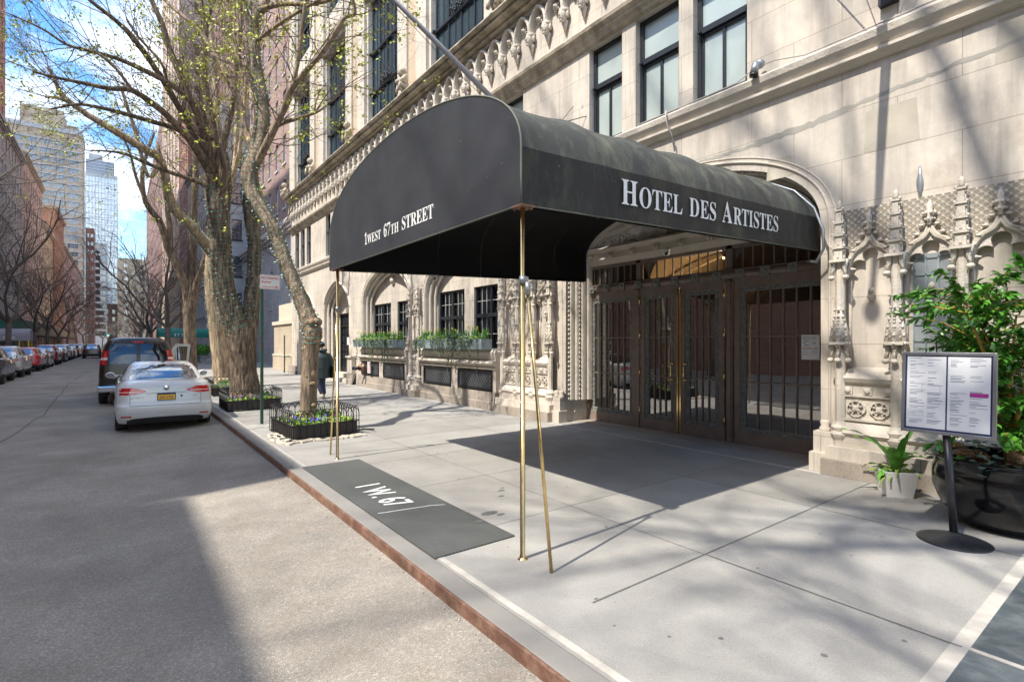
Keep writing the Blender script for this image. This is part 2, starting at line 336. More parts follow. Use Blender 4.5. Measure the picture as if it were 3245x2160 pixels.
M('cobble', (.52,.46,.37), .85, var=.2, vs=6, bump=.5, bs=20)
# grille with round holes (pattern of the cast panel)
def perforated():
    m, n, l, b = nodes('grille_iron'); MATS['grille_iron'] = m
    t = n.new('ShaderNodeTexCoord'); sp = n.new('ShaderNodeSeparateXYZ'); l.new(t.outputs['Object'], sp.inputs[0])
    def w_(sock, f):
        a = n.new('ShaderNodeMath'); a.operation = 'MULTIPLY'; a.inputs[1].default_value = f; l.new(sock, a.inputs[0]); s_ = n.new('ShaderNodeMath'); s_.operation = 'SINE'; l.new(a.outputs[0], s_.inputs[0]); return s_.outputs[0]
    k = n.new('ShaderNodeMath'); k.operation = 'MULTIPLY'; l.new(w_(sp.outputs[1], 48), k.inputs[0]); l.new(w_(sp.outputs[2], 48), k.inputs[1])
    r_ = n.new('ShaderNodeMapRange'); r_.inputs[1].default_value = .1; r_.inputs[2].default_value = .4; l.new(k.outputs[0], r_.inputs[0])
    x = n.new('ShaderNodeMix'); x.data_type = 'RGBA'; x.inputs['A'].default_value = (.075,.08,.09,1); x.inputs['B'].default_value = (.002,.002,.002,1); l.new(r_.outputs[0], x.inputs['Factor']); l.new(x.outputs['Result'], b.inputs['Base Color'])
    b.inputs['Roughness'].default_value = .45
perforated()
def diaper():
    m = M('diaper_stone', (.57,.50,.405), .88, var=.1, vs=3); n = m.node_tree.nodes; l = m.node_tree.links; b = n['Principled BSDF']
    t = n.new('ShaderNodeTexCoord'); sp = n.new('ShaderNodeSeparateXYZ'); l.new(t.outputs['Object'], sp.inputs[0])
    def fr(s, f):
        a = n.new('ShaderNodeMath'); a.operation = 'MULTIPLY'; a.inputs[1].default_value = f; l.new(s, a.inputs[0]); q = n.new('ShaderNodeMath'); q.operation = 'COSINE'; l.new(a.outputs[0], q.inputs[0]); return q.outputs[0]
    sm = n.new('ShaderNodeMath'); sm.operation = 'ADD'; l.new(fr(sp.outputs[1], 78), sm.inputs[0]); l.new(fr(sp.outputs[2], 78), sm.inputs[1])
    s2 = n.new('ShaderNodeMath'); s2.operation = 'MULTIPLY'; l.new(sm.outputs[0], s2.inputs[0]); l.new(sm.outputs[0], s2.inputs[1])
    s3 = n.new('ShaderNodeMath'); s3.operation = 'MULTIPLY'; s3.inputs[1].default_value = 3.5; l.new(s2.outputs[0], s3.inputs[0]); s4 = n.new('ShaderNodeMath'); s4.operation = 'SINE'; l.new(s3.outputs[0], s4.inputs[0])
    bp = n.new('ShaderNodeBump'); bp.inputs['Strength'].default_value = .9; bp.inputs['Distance'].default_value = .012; l.new(s4.outputs[0], bp.inputs['Height']); l.new(bp.outputs[0], b.inputs['Normal'])
diaper()
# ------------------------------------------------------------------ ground, road, pavements
def asphalt():
    m, n, l, b = nodes('asphalt'); MATS['asphalt'] = m
    t = n.new('ShaderNodeTexCoord')
    def noise(sc, d=6, rg=.6):
        a = n.new('ShaderNodeTexNoise'); a.inputs['Scale'].default_value = sc; a.inputs['Detail'].default_value = d; a.inputs['Roughness'].default_value = rg; l.new(t.outputs['Object'], a.inputs['Vector']); return a.outputs['Fac']
    v = n.new('ShaderNodeTexVoronoi'); v.inputs['Scale'].default_value = 105; l.new(t.outputs['Object'], v.inputs['Vector'])
    sp = n.new('ShaderNodeSeparateColor'); l.new(v.outputs['Color'], sp.inputs[0])
    r0 = n.new('ShaderNodeValToRGB'); e = r0.color_ramp.elements; e[0].color = (.225,.203,.172,1); e[1].color = (.44,.40,.34,1); e.new(.55).color = (.29,.263,.225,1); e.new(.88).color = (.335,.305,.262,1)
    l.new(sp.outputs[0], r0.inputs[0])
    r_ = n.new('ShaderNodeMapRange'); r_.inputs[1].default_value = .3; r_.inputs[2].default_value = .7; r_.inputs[3].default_value = .74; r_.inputs[4].default_value = 1.22; l.new(noise(.8, 9, .65), r_.inputs[0])
    x = n.new('ShaderNodeVectorMath'); x.operation = 'SCALE'; l.new(r0.outputs[0], x.inputs[0]); l.new(r_.outputs[0], x.inputs['Scale'])
    r2 = n.new('ShaderNodeMapRange'); r2.inputs[1].default_value = .5; r2.inputs[2].default_value = .72; r2.inputs[4].default_value = .45; l.new(noise(2.4, 10, .75), r2.inputs[0])
    y = n.new('ShaderNodeMix'); y.data_type = 'RGBA'; y.inputs['B'].default_value = (.27,.21,.15,1); l.new(r2.outputs[0], y.inputs['Factor']); l.new(x.outputs[0], y.inputs['A'])
    r3 = n.new('ShaderNodeMapRange'); r3.inputs[1].default_value = .52; r3.inputs[2].default_value = .60; r3.inputs[4].default_value = .30; l.new(noise(.33, 4, .5), r3.inputs[0])
    y2 = n.new('ShaderNodeMix'); y2.data_type = 'RGBA'; y2.inputs['B'].default_value = (.15,.138,.122,1); l.new(r3.outputs[0], y2.inputs['Factor']); l.new(y.outputs['Result'], y2.inputs['A']); y = y2
    l.new(y.outputs['Result'], b.inputs['Base Color']); b.inputs['Roughness'].default_value = .85; b.inputs['Specular IOR Level'].default_value = .25
    bp = n.new('ShaderNodeBump'); bp.inputs['Strength'].default_value = .55; bp.inputs['Distance'].default_value = .010
    mm = n.new('ShaderNodeMath'); mm.operation = 'ADD'; l.new(v.outputs['Distance'], mm.inputs[0]); l.new(noise(30, 5), mm.inputs[1]); l.new(mm.outputs[0], bp.inputs['Height']); l.new(bp.outputs[0], b.inputs['Normal'])
asphalt()
def concrete(name, c, c2, wear=.35):
    m = M(name, c, .8, var=.09, vs=1.2, bump=.25, bs=140, col2=c2, cs=.9, cth=(.42,.72), spec=.3)
    n = m.node_tree.nodes; l = m.node_tree.links; b = n['Principled BSDF']; src = b.inputs['Base Color'].links[0].from_socket
    t = n.new('ShaderNodeTexCoord'); a = n.new('ShaderNodeTexNoise'); a.inputs['Scale'].default_value = 160; a.inputs['Detail'].default_value = 3; l.new(t.outputs['Object'], a.inputs['Vector'])
    r_ = n.new('ShaderNodeMapRange'); r_.inputs[1].default_value = .35; r_.inputs[2].default_value = .65; r_.inputs[3].default_value = .88; r_.inputs[4].default_value = 1.1; l.new(a.outputs['Fac'], r_.inputs[0])
    x = n.new('ShaderNodeVectorMath'); x.operation = 'SCALE'; l.new(src, x.inputs[0]); l.new(r_.outputs[0], x.inputs['Scale'])
    v = n.new('ShaderNodeTexVoronoi'); v.inputs['Scale'].default_value = 2.3; l.new(t.outputs['Object'], v.inputs['Vector'])
    g = n.new('ShaderNodeMath'); g.operation = 'LESS_THAN'; g.inputs[1].default_value = .045; l.new(v.outputs['Distance'], g.inputs[0])
    g2 = n.new('ShaderNodeMath'); g2.operation = 'MULTIPLY'; g2.inputs[1].default_value = wear; l.new(g.outputs[0], g2.inputs[0])
    y = n.new('ShaderNodeMix'); y.data_type = 'RGBA'; y.inputs['B'].default_value = (c[0]*.62,c[1]*.62,c[2]*.62,1); l.new(g2.outputs[0], y.inputs['Factor']); l.new(x.outputs[0], y.inputs['A'])
    l.new(y.outputs['Result'], b.inputs['Base Color']); return m
concrete('concrete', (.325,.312,.288), (.262,.252,.235), .6); concrete('concrete_light', (.345,.333,.308), (.285,.275,.255), .6); concrete('concrete_dark', (.298,.285,.262), (.235,.226,.21), .7); concrete('concrete_old', (.27,.255,.235), (.21,.20,.185))
M('joint_dark', (.12,.125,.115), .9); M('joint_pale', (.46,.43,.38), .9, var=.15, vs=10); M('joint_thin', (.20,.195,.185), .9)
M('slate', (.085,.105,.115), .45, var=.2, vs=3, col2=(.13,.145,.15), cs=6, bump=.15, bs=30)
M('rust_steel', (.17,.085,.058), .7, metal=.2, var=.25, vs=6, col2=(.25,.15,.105), cs=9, bump=.4, bs=50)
M('far_ground', (.16,.155,.15), .9)
o = struct(MB().box(-1500, 1500, -1500, 1500, -.5, -.03).build('ground', MATS['far_ground']))
o = m = MB(); V = [(x, y, z) for y in (-60, 262) for x, z in ((-6.3,.03),(-5.2,0),(.75,0),(1.82,.055))]; m.add(V, [(0,1,5,4),(1,2,6,5),(2,3,7,6)], True); struct(m.build('road', MATS['asphalt']))
o = struct(MB().box(-200, 200, 262, 280, -.2, .002).build('cross_road', MATS['asphalt']))
m = MB(); m.box(1.838, 2.0, -60, 262, -.1, .15); m.cm = 1; m.box(1.815, 1.838, -60, 262, -.1, .148)
k = m.build('kerb', [MATS['concrete_old'], MATS['rust_steel']]); struct(k); bevel(k, .008)
struct(MB().box(-6.45, -6.3, -60, 262, -.1, .15).build('far_kerb', MATS['concrete_old']))
struct(MB().box(2.0, 14, -60, 262, -.1, .15).build('pavement', MATS['concrete']))
struct(MB().box(-16, -6.45, -60, 262, -.1, .15).build('far_pavement', MATS['concrete_old']))
m = MB(); rr = random.Random(77); JX = (2.075,3.8,5.8,7.38); JY = (.84,2.42,4.0,5.6,7.1,8.75,10.4,12.0,13.6,15.2,16.8,18.4,20,21.6,23.2,24.8,26.4,28,29.6)
for i in range(3):
    for j in range(18): m.cm = rr.choice((0,0,1,2)); m.quad((JX[i],JY[j],.1525),(JX[i+1],JY[j],.1525),(JX[i+1],JY[j+1],.1525),(JX[i],JY[j+1],.1525))
struct(m.build('pavement_slabs', [MATS['concrete'], MATS['concrete_light'], MATS['concrete_dark']]))
m = MB(); z = .1545
for y in (7.1, 8.75, 10.4, 12.0, 13.6, 15.2, 16.8, 18.4, 20, 21.6, 23.2, 24.8, 26.4, 28, 29.6): m.quad((2.07,y-.006,z),(7.4,y-.006,z),(7.4,y+.006,z),(2.07,y+.006,z))
for y in (4.0, 5.6): m.quad((2.8,y-.006,z),(7.4,y-.006,z),(7.4,y+.006,z),(2.8,y+.006,z))
for x in (3.8, 5.8): m.quad((x-.006,2.43,z+.0005),(x+.006,2.43,z+.0005),(x+.006,30,z+.0005),(x-.006,30,z+.0005))
struct(m.build('pavement_joint', MATS['joint_thin']))
m = MB(); m.quad((2.5,2.41,z+.001),(7.6,2.41,z+.001),(7.6,2.425,z+.001),(2.5,2.425,z+.001)); m.quad((3.8,.8,z+.002),(3.812,.8,z+.002),(3.812,2.41,z+.002),(3.8,2.41,z+.002))
m.quad((5.8,.8,z+.002),(5.81,.8,z+.002),(5.81,2.41,z+.002),(5.8,2.41,z+.002))
struct(m.build('pavement_joint_sealed', MATS['joint_dark']))
m = MB(); m.box(2.025, 2.075, -20, 30, .12, z); m.box(2.075, 7.4, .77, .85, .12, z+.001); m.box(7.36, 7.42, .85, 30, .12, z)
struct(m.build('pavement_pale_strip', MATS['joint_pale']))
struct(MB().box(2.075, 7.4, -20, .77, .12, z).build('slate_pavement', MATS['slate']))
m = MB(); m.box(3.80, 3.835, -20, .77, .12, z+.004); m.box(2.08, 7.38, -1.1, -1.07, .12, z+.004); m.box(5.6, 5.635, -20, .77, .12, z+.004)
struct(m.build('slate_pavement_joint', MATS['joint_pale']))
# cracks, tar lines and gutter grit
m = MB(); M('crack', (.035,.033,.03), .9)
def crack(mb, pts, w_, z, rnd):
    P = []
    for a, b in zip(pts, pts[1:]):
        for k in range(8): t = k/8; P.append((a[0]+(b[0]-a[0])*t+rnd.gauss(0,.025), a[1]+(b[1]-a[1])*t+rnd.gauss(0,.025)))
    P.append(pts[-1]); mb.sweep(P, [(-w_/2, z),(w_/2, z)], lambda u, v, d: (u, v, d))
rr = random.Random(5); crack(m, [(-1.9,12),(-1.6,18),(-1.9,30),(-1.7,45)], .02, .004, rr); crack(m, [(-4.4,8),(-4.0,14),(-4.3,24)], .018, .004, rr); crack(m, [(-1.8,9),(-3,9.4),(-4.3,9.1)], .012, .004, rr)
struct(m.build('road_crack', MATS['crack']))
m = MB(); 
for k in range(160): x = 1.80-abs(rr.gauss(0,.06)); y = rr.uniform(2.2, 16); s_ = rr.uniform(.003,.008); m.cbox((x, y, .06 if x > 1.6 else .05), (s_, s_*1.5, .01), rr.uniform(0,3))
g_ = m.build('gutter_grit', MATS['joint_pale']); g_['kind'] = 'stuff'
m = MB()
for k in range(85): x = rr.uniform(2.1,7.2); y = rr.uniform(1,14)**1.0; q = rr.uniform(.008,.022); m.lathe([(q,0),(q*.8,.001)], (x,y,.1527), 8, False, 1, rr.uniform(.6,1))
M('gum', (.14,.135,.13), .8); g_ = m.build('gum_spots', MATS['gum']); g_['kind'] = 'stuff'
m = MB(); rr = random.Random(4)
for cx, cy, q in ((2.98,4.32,.10),(3.05,4.22,.05),(3.55,4.9,.05),(3.42,4.72,.04),(2.75,4.15,.05),(3.62,4.98,.03)):
    a = rr.random()*6; m.lathe([(q,0),(q*.9,.0015)], (cx,cy,.1545 if cx > 2.82 else .1685), 9, False, 1, .55)
struct(m.build('pavement_damp_spot', MATS['joint_dark']))

# ------------------------------------------------------------------ the hotel
FX = 7.75
hotel = thing('apartment_hotel', 'pale carved limestone building with pointed arches and tall studio windows behind the black canopy', 'building', (7.75, 12, .15))
HB = Vector((7.75, 12, .15))
def hp(mb, name, mats, label=None, sm=None):   # a part of the hotel; its mesh is written in world metres
    o = mb.build(name, mats, hotel); o.matrix_parent_inverse = Matrix.Translation(-HB)
    if label: o['label'] = label
    return o
def hl(name, me, loc, rz=0, sc=None):
    o = link(name, me, hotel, loc, rz, sc); o.matrix_parent_inverse = Matrix.Translation(-HB); return o
F3 = lambda u, v, d: (d, u, v)       # facade mapping: u = Y, v = Z, depth = X
def arch(yc, hw, z0, zs, zc, kind='point', n=24, e=2.3):
    P = [(yc-hw, z0)]
    for i in range(n+1):
        t = -1 + 2*i/n
        if kind == 'point': # tudor arch: steep shoulder, straight rise to the point
            a = abs(t); h = (1-a**2.6)**.5*.62 + (1-a)*.38
        else: h = (1-abs(t)**e)**(1/e)
        P.append((yc + hw*t, zs + (zc-zs)*h))
    if kind != 'point':
        P = [(yc-hw, z0)] + [(yc - hw*math.copysign(abs(math.cos(math.pi*i/n))**(2/e), math.cos(math.pi*i/n)), zs + (zc-zs)*math.sin(math.pi*i/n)**(2/e)) for i in range(n+1)]
    P.append((yc+hw, z0)); return P
rect = lambda y0, y1, z0, z1: [(y0,z0),(y0,z1),(y1,z1),(y1,z0)]
EC = 5.72
entr = arch(EC, 2.58, .1, 3.5, 4.72, 'basket', 40)
bays = [(12.78, 2.0, 1.72, 3.35, 4.72), (18.0, 2.05, 1.66, 3.45, 4.68)]
bay_h = [arch(b[0], b[1], b[2], b[3], b[4]) for b in bays]
doorarch = arch(23.35, 1.75, .15, 3.3, 4.6); arch1 = arch(28.1, 1.45, .15, 3.2, 4.5)
lv2 = [(6.71,7.59),(5.43,6.38),(4.2,5.15),(9.8,10.6),(10.9,11.7),(14.0,14.8),(15.1,15.9),(18.3,19.1),(24.2,24.9),(27.3,28.05),(28.4,29.15),(29.5,30.25)]
lv2h = [rect(a, b, 5.93 if i < 3 else 5.9, 7.95) for i, (a, b) in enumerate(lv2)]
studio = [(1.2,4.2),(6.3,9.3),(11.44,14.45),(16.78,19.61),(21.98,24.76),(27.19,29.8)]
m = MB(); Y0, Y1 = -14, 31.0
m.poly([(Y0,.1),(Y0,9.75),(Y1,9.75),(Y1,.1)], [entr]+bay_h+[doorarch, arch1]+lv2h, lambda a, b: (FX, a, b))
for h_, dp in [(entr,.72)]+[(q,.36) for q in bay_h]+[(doorarch,.65),(arch1,.65)]+[(q,.26) for q in lv2h]:
    for i in range(len(h_)-1):
        a, b = h_[i], h_[i+1]; m.quad((FX,*a),(FX,*b),(FX+dp,*b),(FX+dp,*a))
    if h_[0][1] > 1: a, b = h_[-1], h_[0]; m.quad((FX,*a),(FX,*b),(FX+dp,*b),(FX+dp,*a))
m.quad((FX,Y0,.1),(FX,Y0,9.75),(22,Y0,9.75),(22,Y0,.1)); m.quad((FX,Y1,.1),(FX,Y1,24),(22,Y1,24),(22,Y1,.1))
hp(m, 'ground_floor_wall', MATS['limestone'])
m = MB(); ZT = 24
sh = [rect(a, b, 10.05, 15.25) for a, b in studio] + [rect(a, b, 17.1, 22.3) for a, b in studio]
m.poly([(Y0,9.75),(Y0,ZT),(Y1,ZT),(Y1,9.75)], sh, lambda a, b: (FX, a, b))
for h_ in sh:
    for i in range(4):
        a, b = h_[i], h_[(i+1)%4]; m.quad((FX,*a),(FX,*b),(FX+.3,*b),(FX+.3,*a))
for i in range(5): # piers between studio windows
    a = studio[i][1]; b = studio[i+1][0]; c = (a+b)/2
    m.box(FX-.12, FX-.002, a+.12, c-.33, 10.02, ZT); m.box(FX-.12, FX-.002, c+.33, b-.12, 10.02, ZT)
m.box(FX-.12, FX-.002, 29.95, 31.0, 10.02, ZT)
hp(m, 'upper_wall', MATS['limestone_small'])
m = MB()
for i in range(5):
    c = (studio[i][1]+studio[i+1][0])/2; m.box(FX-.05, FX-.003, c-.328, c+.328, 10.02, ZT)
hp(m, 'brick_strip', MATS['tan_brick'])
m = MB(); m.box(FX, 22, Y0, Y1, ZT, ZT+.3); m.box(21.8, 22, Y0, Y1, .1, ZT); hp(m, 'roof', MATS['limestone_small'])
m = MB(); m.quad((9.9,Y0,.1),(9.9,10.0,.1),(9.9,10.0,2.9),(9.9,Y0,2.9)); m.quad((9.9,10,.1),(9.9,Y1,.1),(9.9,Y1,5),(9.9,10,5)); m.quad((8.2,10.6,.3),(9.9,10.6,.3),(9.9,10.6,5),(8.2,10.6,5)); m.quad((8.2,Y0,9.6),(9.0,Y0,9.6),(9.0,Y1,9.6),(8.2,Y1,9.6)); m.quad((9,Y0,5.2),(9,Y1,5.2),(9,Y1,24),(9,Y0,24))
m.quad((8.2,10.6,5),(9.9,10.6,5),(9.9,Y1,5),(8.2,Y1,5)); m.quad((8.2,10.6,.3),(9.9,10.6,.3),(9.9,Y1,.3),(8.2,Y1,.3)); m.quad((8.5,2.9,.14),(9.9,2.9,.14),(9.9,9,.14),(8.5,9,.14))
hp(m, 'inner_room', MATS['room_wall'])
# plinth and base courses, mouldings (profiles x,z run along Y)
def run(mb, prof, y0, y1):
    V = [(x, y, z) for y in (y0, y1) for x, z in prof]; n = len(prof)
    mb.add(V, [(i, i+1, n+i+1, n+i) for i in range(n-1)] + [tuple(range(n)), tuple(range(2*n-1, n-1, -1))], False)
for a, b in ((10.78, 14.85),(15.85, 20.3),(20.9,21.58),(25.12,26.6),(29.6,31.05)):
    m = MB(); run(m, [(FX+.01,.62),(7.60,.60),(7.58,.36),(7.56,.34),(7.55,.10)], a, b); hp(m, 'plinth', MATS['granite'])
m = MB(); prof = [(FX+.01,5.86),(7.60,5.86),(7.56,5.82),(7.58,5.74),(7.64,5.66),(7.66,5.64),(7.62,5.62),(7.62,5.58),(7.67,5.55),(7.69,5.52),(FX+.01,5.50)]
run(m, prof, Y0, Y1); hp(m, 'sill_moulding', MATS['carved'])
m = MB(); prof = [(FX+.01,8.32),(7.56,8.30),(7.50,8.24),(7.52,8.18),(7.60,8.12),(7.60,8.08),(7.66,8.03),(7.68,7.98),(FX+.01,7.96)]
run(m, prof, Y0, Y1); hp(m, 'head_moulding', MATS['carved_dirty'])
m = MB(); prof = [(FX+.02,10.04),(7.44,10.02),(7.30,9.99),(7.24,9.96),(7.22,9.91),(7.25,9.87),(7.36,9.86),(7.37,9.83),(7.33,9.81),(7.34,9.77),(7.42,9.755),(7.50,9.75),(7.52,9.72),(7.49,9.70),(7.53,9.67),(FX+.01,9.68)]
run(m, prof, Y0, Y1); hp(m, 'studio_cornice', MATS['carved_dirty'])
for a, b in studio: hp_ = MB(); run(hp_, [(FX+.02,15.62),(7.52,15.60),(7.46,15.5),(7.50,15.42),(7.60,15.36),(7.62,15.26),(FX+.02,15.24)], a-.2, b+.2); hp(hp_, 'hood_moulding', MATS['carved_dirty'])
# corbel table with carved heads
m = MB()
for s in (-1, 1): # pair of half arches meeting above, cusped
    P = [(s*.285, .0), (s*.27, .16), (s*.22, .30), (s*.13, .42), (0, .50)]
    m.sweep(P, [(-.035,-.0),(-.035,-.16),(0,-.19),(.035,-.16),(.035,0)], lambda u, v, d: (d, u, v), smooth=True)
m.box(-.10, 0, -.285, .285, .52, .62)
m.ball((-.06, 0, .22), .075, 8); m.ball((-.12, 0, .22), .035, 6)
for a in range(5): m.ball((-.05, .085*math.cos(a*1.257), .22+.085*math.sin(a*1.257)), .035, 5)
M_arch = m.mesh('corbel_arch', MATS['carved'])
m = MB() # head under each springer
m.ball((-.13, 0, -.04), .105, 12, 1, .85, 1.25); m.ball((-.235, 0, -.05), .028, 6, 1, .7, 1.3); m.ball((-.20, .042, -.01), .022, 5); m.ball((-.20, -.042, -.01), .022, 5); m.ball((-.21, 0, -.105), .026, 6, 1, 1.3, .6); m.ball((-.18, 0, -.15), .04, 6)
m.ball((-.10, 0, .055), .115, 10, 1, 1, .7); m.ball((-.08, .1, -.03), .045, 6, 1, .7, 1.8); m.ball((-.08, -.1, -.03), .045, 6, 1, .7, 1.8)
m.lathe([(.012,-.36),(.05,-.24),(.085,-.14)], (-.06,0,0), 6); m.cbox((-.08,0,.11), (.17,.16,.05))
M_head = m.mesh('corbel_head', MATS['carved'])
for i in range(52):
    y = 1.7 + i*.57; r_ = random.Random(i)
    hl('corbel', M_head, (FX, y+.285, 8.98), r_.uniform(-.12,.12), (1, r_.uniform(.9,1.1), r_.uniform(.92,1.08)))
    hl('corbel_arch', M_arch, (FX, y, 9.08))
# crouching carved figures on the cornice
m = MB()
m.ball((0,0,.16), .16, 10, 1, .9, 1.1); m.ball((-.04,0,.38), .15, 10, .9, .95, 1.25); m.ball((-.12,0,.63), .115, 12, 1, .9, 1.15); m.ball((-.09,0,.68), .13, 10, 1, 1.1, .9)
m.ball((-.225,0,.60), .03, 6, 1, .8, 1.2); m.tube([(-.03,.14,.5),(-.14,.17,.36),(-.24,.05,.30)], [.055,.05,.035], 8); m.tube([(-.03,-.14,.5),(-.14,-.17,.36),(-.24,-.03,.32)], [.055,.05,.035], 8)
m.tube([(0,.11,.12),(-.2,.14,.26),(-.24,.13,.02)], [.075,.065,.05], 8); m.tube([(0,-.11,.12),(-.2,-.14,.24),(-.24,-.13,.02)], [.075,.065,.05], 8); m.ball((-.25,0,.33), .07, 8)
M_fig = m.mesh('carved_figure', MATS['carved_dirty'])
for i, y in enumerate((10.35, 15.6, 20.8, 26.0, 30.9)): hl('carved_figure', M_fig, (7.42, y, 10.0), (.25,-.2,.1,.4,0)[i], (1.05,1.05,1.05))
# second-level sash windows
def win2(y0, y1, z0, z1, split, name='window', pane='glass_frosted'):
    x = FX + .13; m = MB(); f = .075
    for a, b, c, d in ((y0,y0+f,z0,z1),(y1-f,y1,z0,z1),(y0+f,y1-f,z0,z0+.07),(y0+f,y1-f,z1-.07,z1)): m.box(x, x+.10, a, b, c, d)
    zs = z0 + (z1-z0)*split; m.box(x-.035, x+.10, y0+f, y1-f, zs, zs+.05); m.box(x-.015, x+.08, y0+f, y1-f, zs+.05, zs+.11); m.box(x+.01, x+.07, y0+f, y1-f, zs-.045, zs)
    yc = (y0+y1)/2; m.box(x+.02, x+.08, yc-.025, yc+.025, z0+.07, zs-.045)
    for a in (y0+f, y1-f-.035): m.box(x+.02, x+.08, a, a+.035, z0+.07, zs-.045)
    m.box(x+.02, x+.08, y0+f, y1-f, z0+.07, z0+.105)
    m.cbox((x-.05, y1-f, zs+.02), (.07,.06,.03)); m.cbox((x-.06, y1-f+.01, zs-.06), (.02,.02,.12))
    fo = hp(m, name, MATS['window_frame'])
    g = MB(); g.box(x+.055, x+.062, y0+f, y1-f, z0+.07, zs-.045); g.box(x+.055, x+.062, y0+f, y1-f, zs+.11, z1-.07)
    go = g.build('pane', MATS[pane], fo)
for i, (a, b) in enumerate(lv2): win2(a, b, 5.93 if i < 3 else 5.9, 7.95, .58, pane='glass_frosted' if i < 8 else 'glass_studio')
# tall studio windows
def studio_win(y0, y1, z0, z1, orn=True):
    x = FX + .17; m = MB(); f = .07; H_ = z1-z0
    for a, b, c, d in ((y0,y0+f,z0,z1),(y1-f,y1,z0,z1),(y0+f,y1-f,z0,z0+.08),(y0+f,y1-f,z1-.08,z1)): m.box(x, x+.11, a, b, c, d)
    n = 4; ys = [y0+f+(y1-y0-2*f)*i/n for i in range(n+1)]
    for i in range(1, n): m.box(x, x+.09, ys[i]-.03, ys[i]+.03, z0+.08, z1-.08)
    for i in range(n): c = (ys[i]+ys[i+1])/2; m.box(x+.03, x+.07, c-.009, c+.009, z0+.08, z1-.08)
    for q in (.30, .60): zz = z0+H_*q; m.box(x-.05, x+.11, y0+.02, y1-.02, zz-.035, zz+.035); m.cbox((x-.07, y1-.03, zz), (.12,.10,.08)); m.cbox((x-.07, y0+.03, zz), (.12,.10,.08))
    fo = hp(m, 'studio_window', MATS['window_frame'])
    MB().box(x+.05, x+.058, y0+f, y1-f, z0+.08, z1-.08).build('pane', MATS['glass_studio'], fo)
    if orn:
        m = MB(); r_ = random.Random(int(y0*10)); zz = z0+H_*.30; yc = (y0+y1)/2
        for k in range(9):
            yy = yc - .45 + .9*k/8; h = .16+.16*(k % 3); m.tube([(x-.06,yy,zz),(x-.08,yy+.05,zz+h*.5),(x-.06,yy-.04,zz+h*.8),(x-.08,yy+.03,zz+h)], .018, 5); m.ball((x-.07,yy+.02,zz+h), .035, 6); m.ball((x-.07,yy,zz+h*.45), .04, 6)
        m.build('iron_ornament', MATS['iron'], fo)
for a, b in studio: studio_win(a, b, 10.05, 15.25); studio_win(a, b, 17.1, 22.3, False)

# ground-floor window bays: back wall with two casements, mullion, lunette, carved surround
def leaded(y0, y1, z0, z1, parent_part='casement_window'):
    x = 8.16; m = MB(); mm = MB(); f = .05
    for a, b, c, d in ((y0,y0+f,z0,z1),(y1-f,y1,z0,z1),(y0+f,y1-f,z0,z0+f),(y0+f,y1-f,z1-f,z1)): m.box(x, x+.10, a, b, c, d)
    zs = z0+(z1-z0)*.56; m.box(x-.03, x+.10, y0+f, y1-f, zs-.05, zs+.05)
    yc = (y0+y1)/2; m.box(x, x+.09, yc-.04, yc+.04, z0+f, z1-f)
    for a, b in ((y0+f, yc-.04), (yc+.04, y1-f)):
        for c, d in ((z0+f, zs-.05), (zs+.05, z1-f)):
            for k in (1/3, 2/3): q = a+(b-a)*k; mm.box(x+.03, x+.05, q-.005, q+.005, c, d)
            q = (c+d)/2; mm.box(x+.03, x+.05, a, b, q-.005, q+.005)
    fo = hp(m, parent_part, MATS['window_frame']); mm.build('muntin', MATS['light_trim'], fo)
    MB().box(x+.055, x+.06, y0+f, y1-f, z0+f, z1-f).build('pane', MATS['glass_clear'], fo)
    m = MB() # hanging curtains inside
    for a, b in ((y1-.78, y1-.05), (y0+.05, y0+.55)):
        n = 26; V = []
        for i in range(n+1): yy = a+(b-a)*i/n; xx = x+.16+.03*math.sin(i*1.55); V += [(xx,yy,z0-.1),(xx,yy,z1)]
        m.add(V, [(2*i,2*i+2,2*i+3,2*i+1) for i in range(n)], True)
    m.build('curtain', MATS['curtain'], fo)
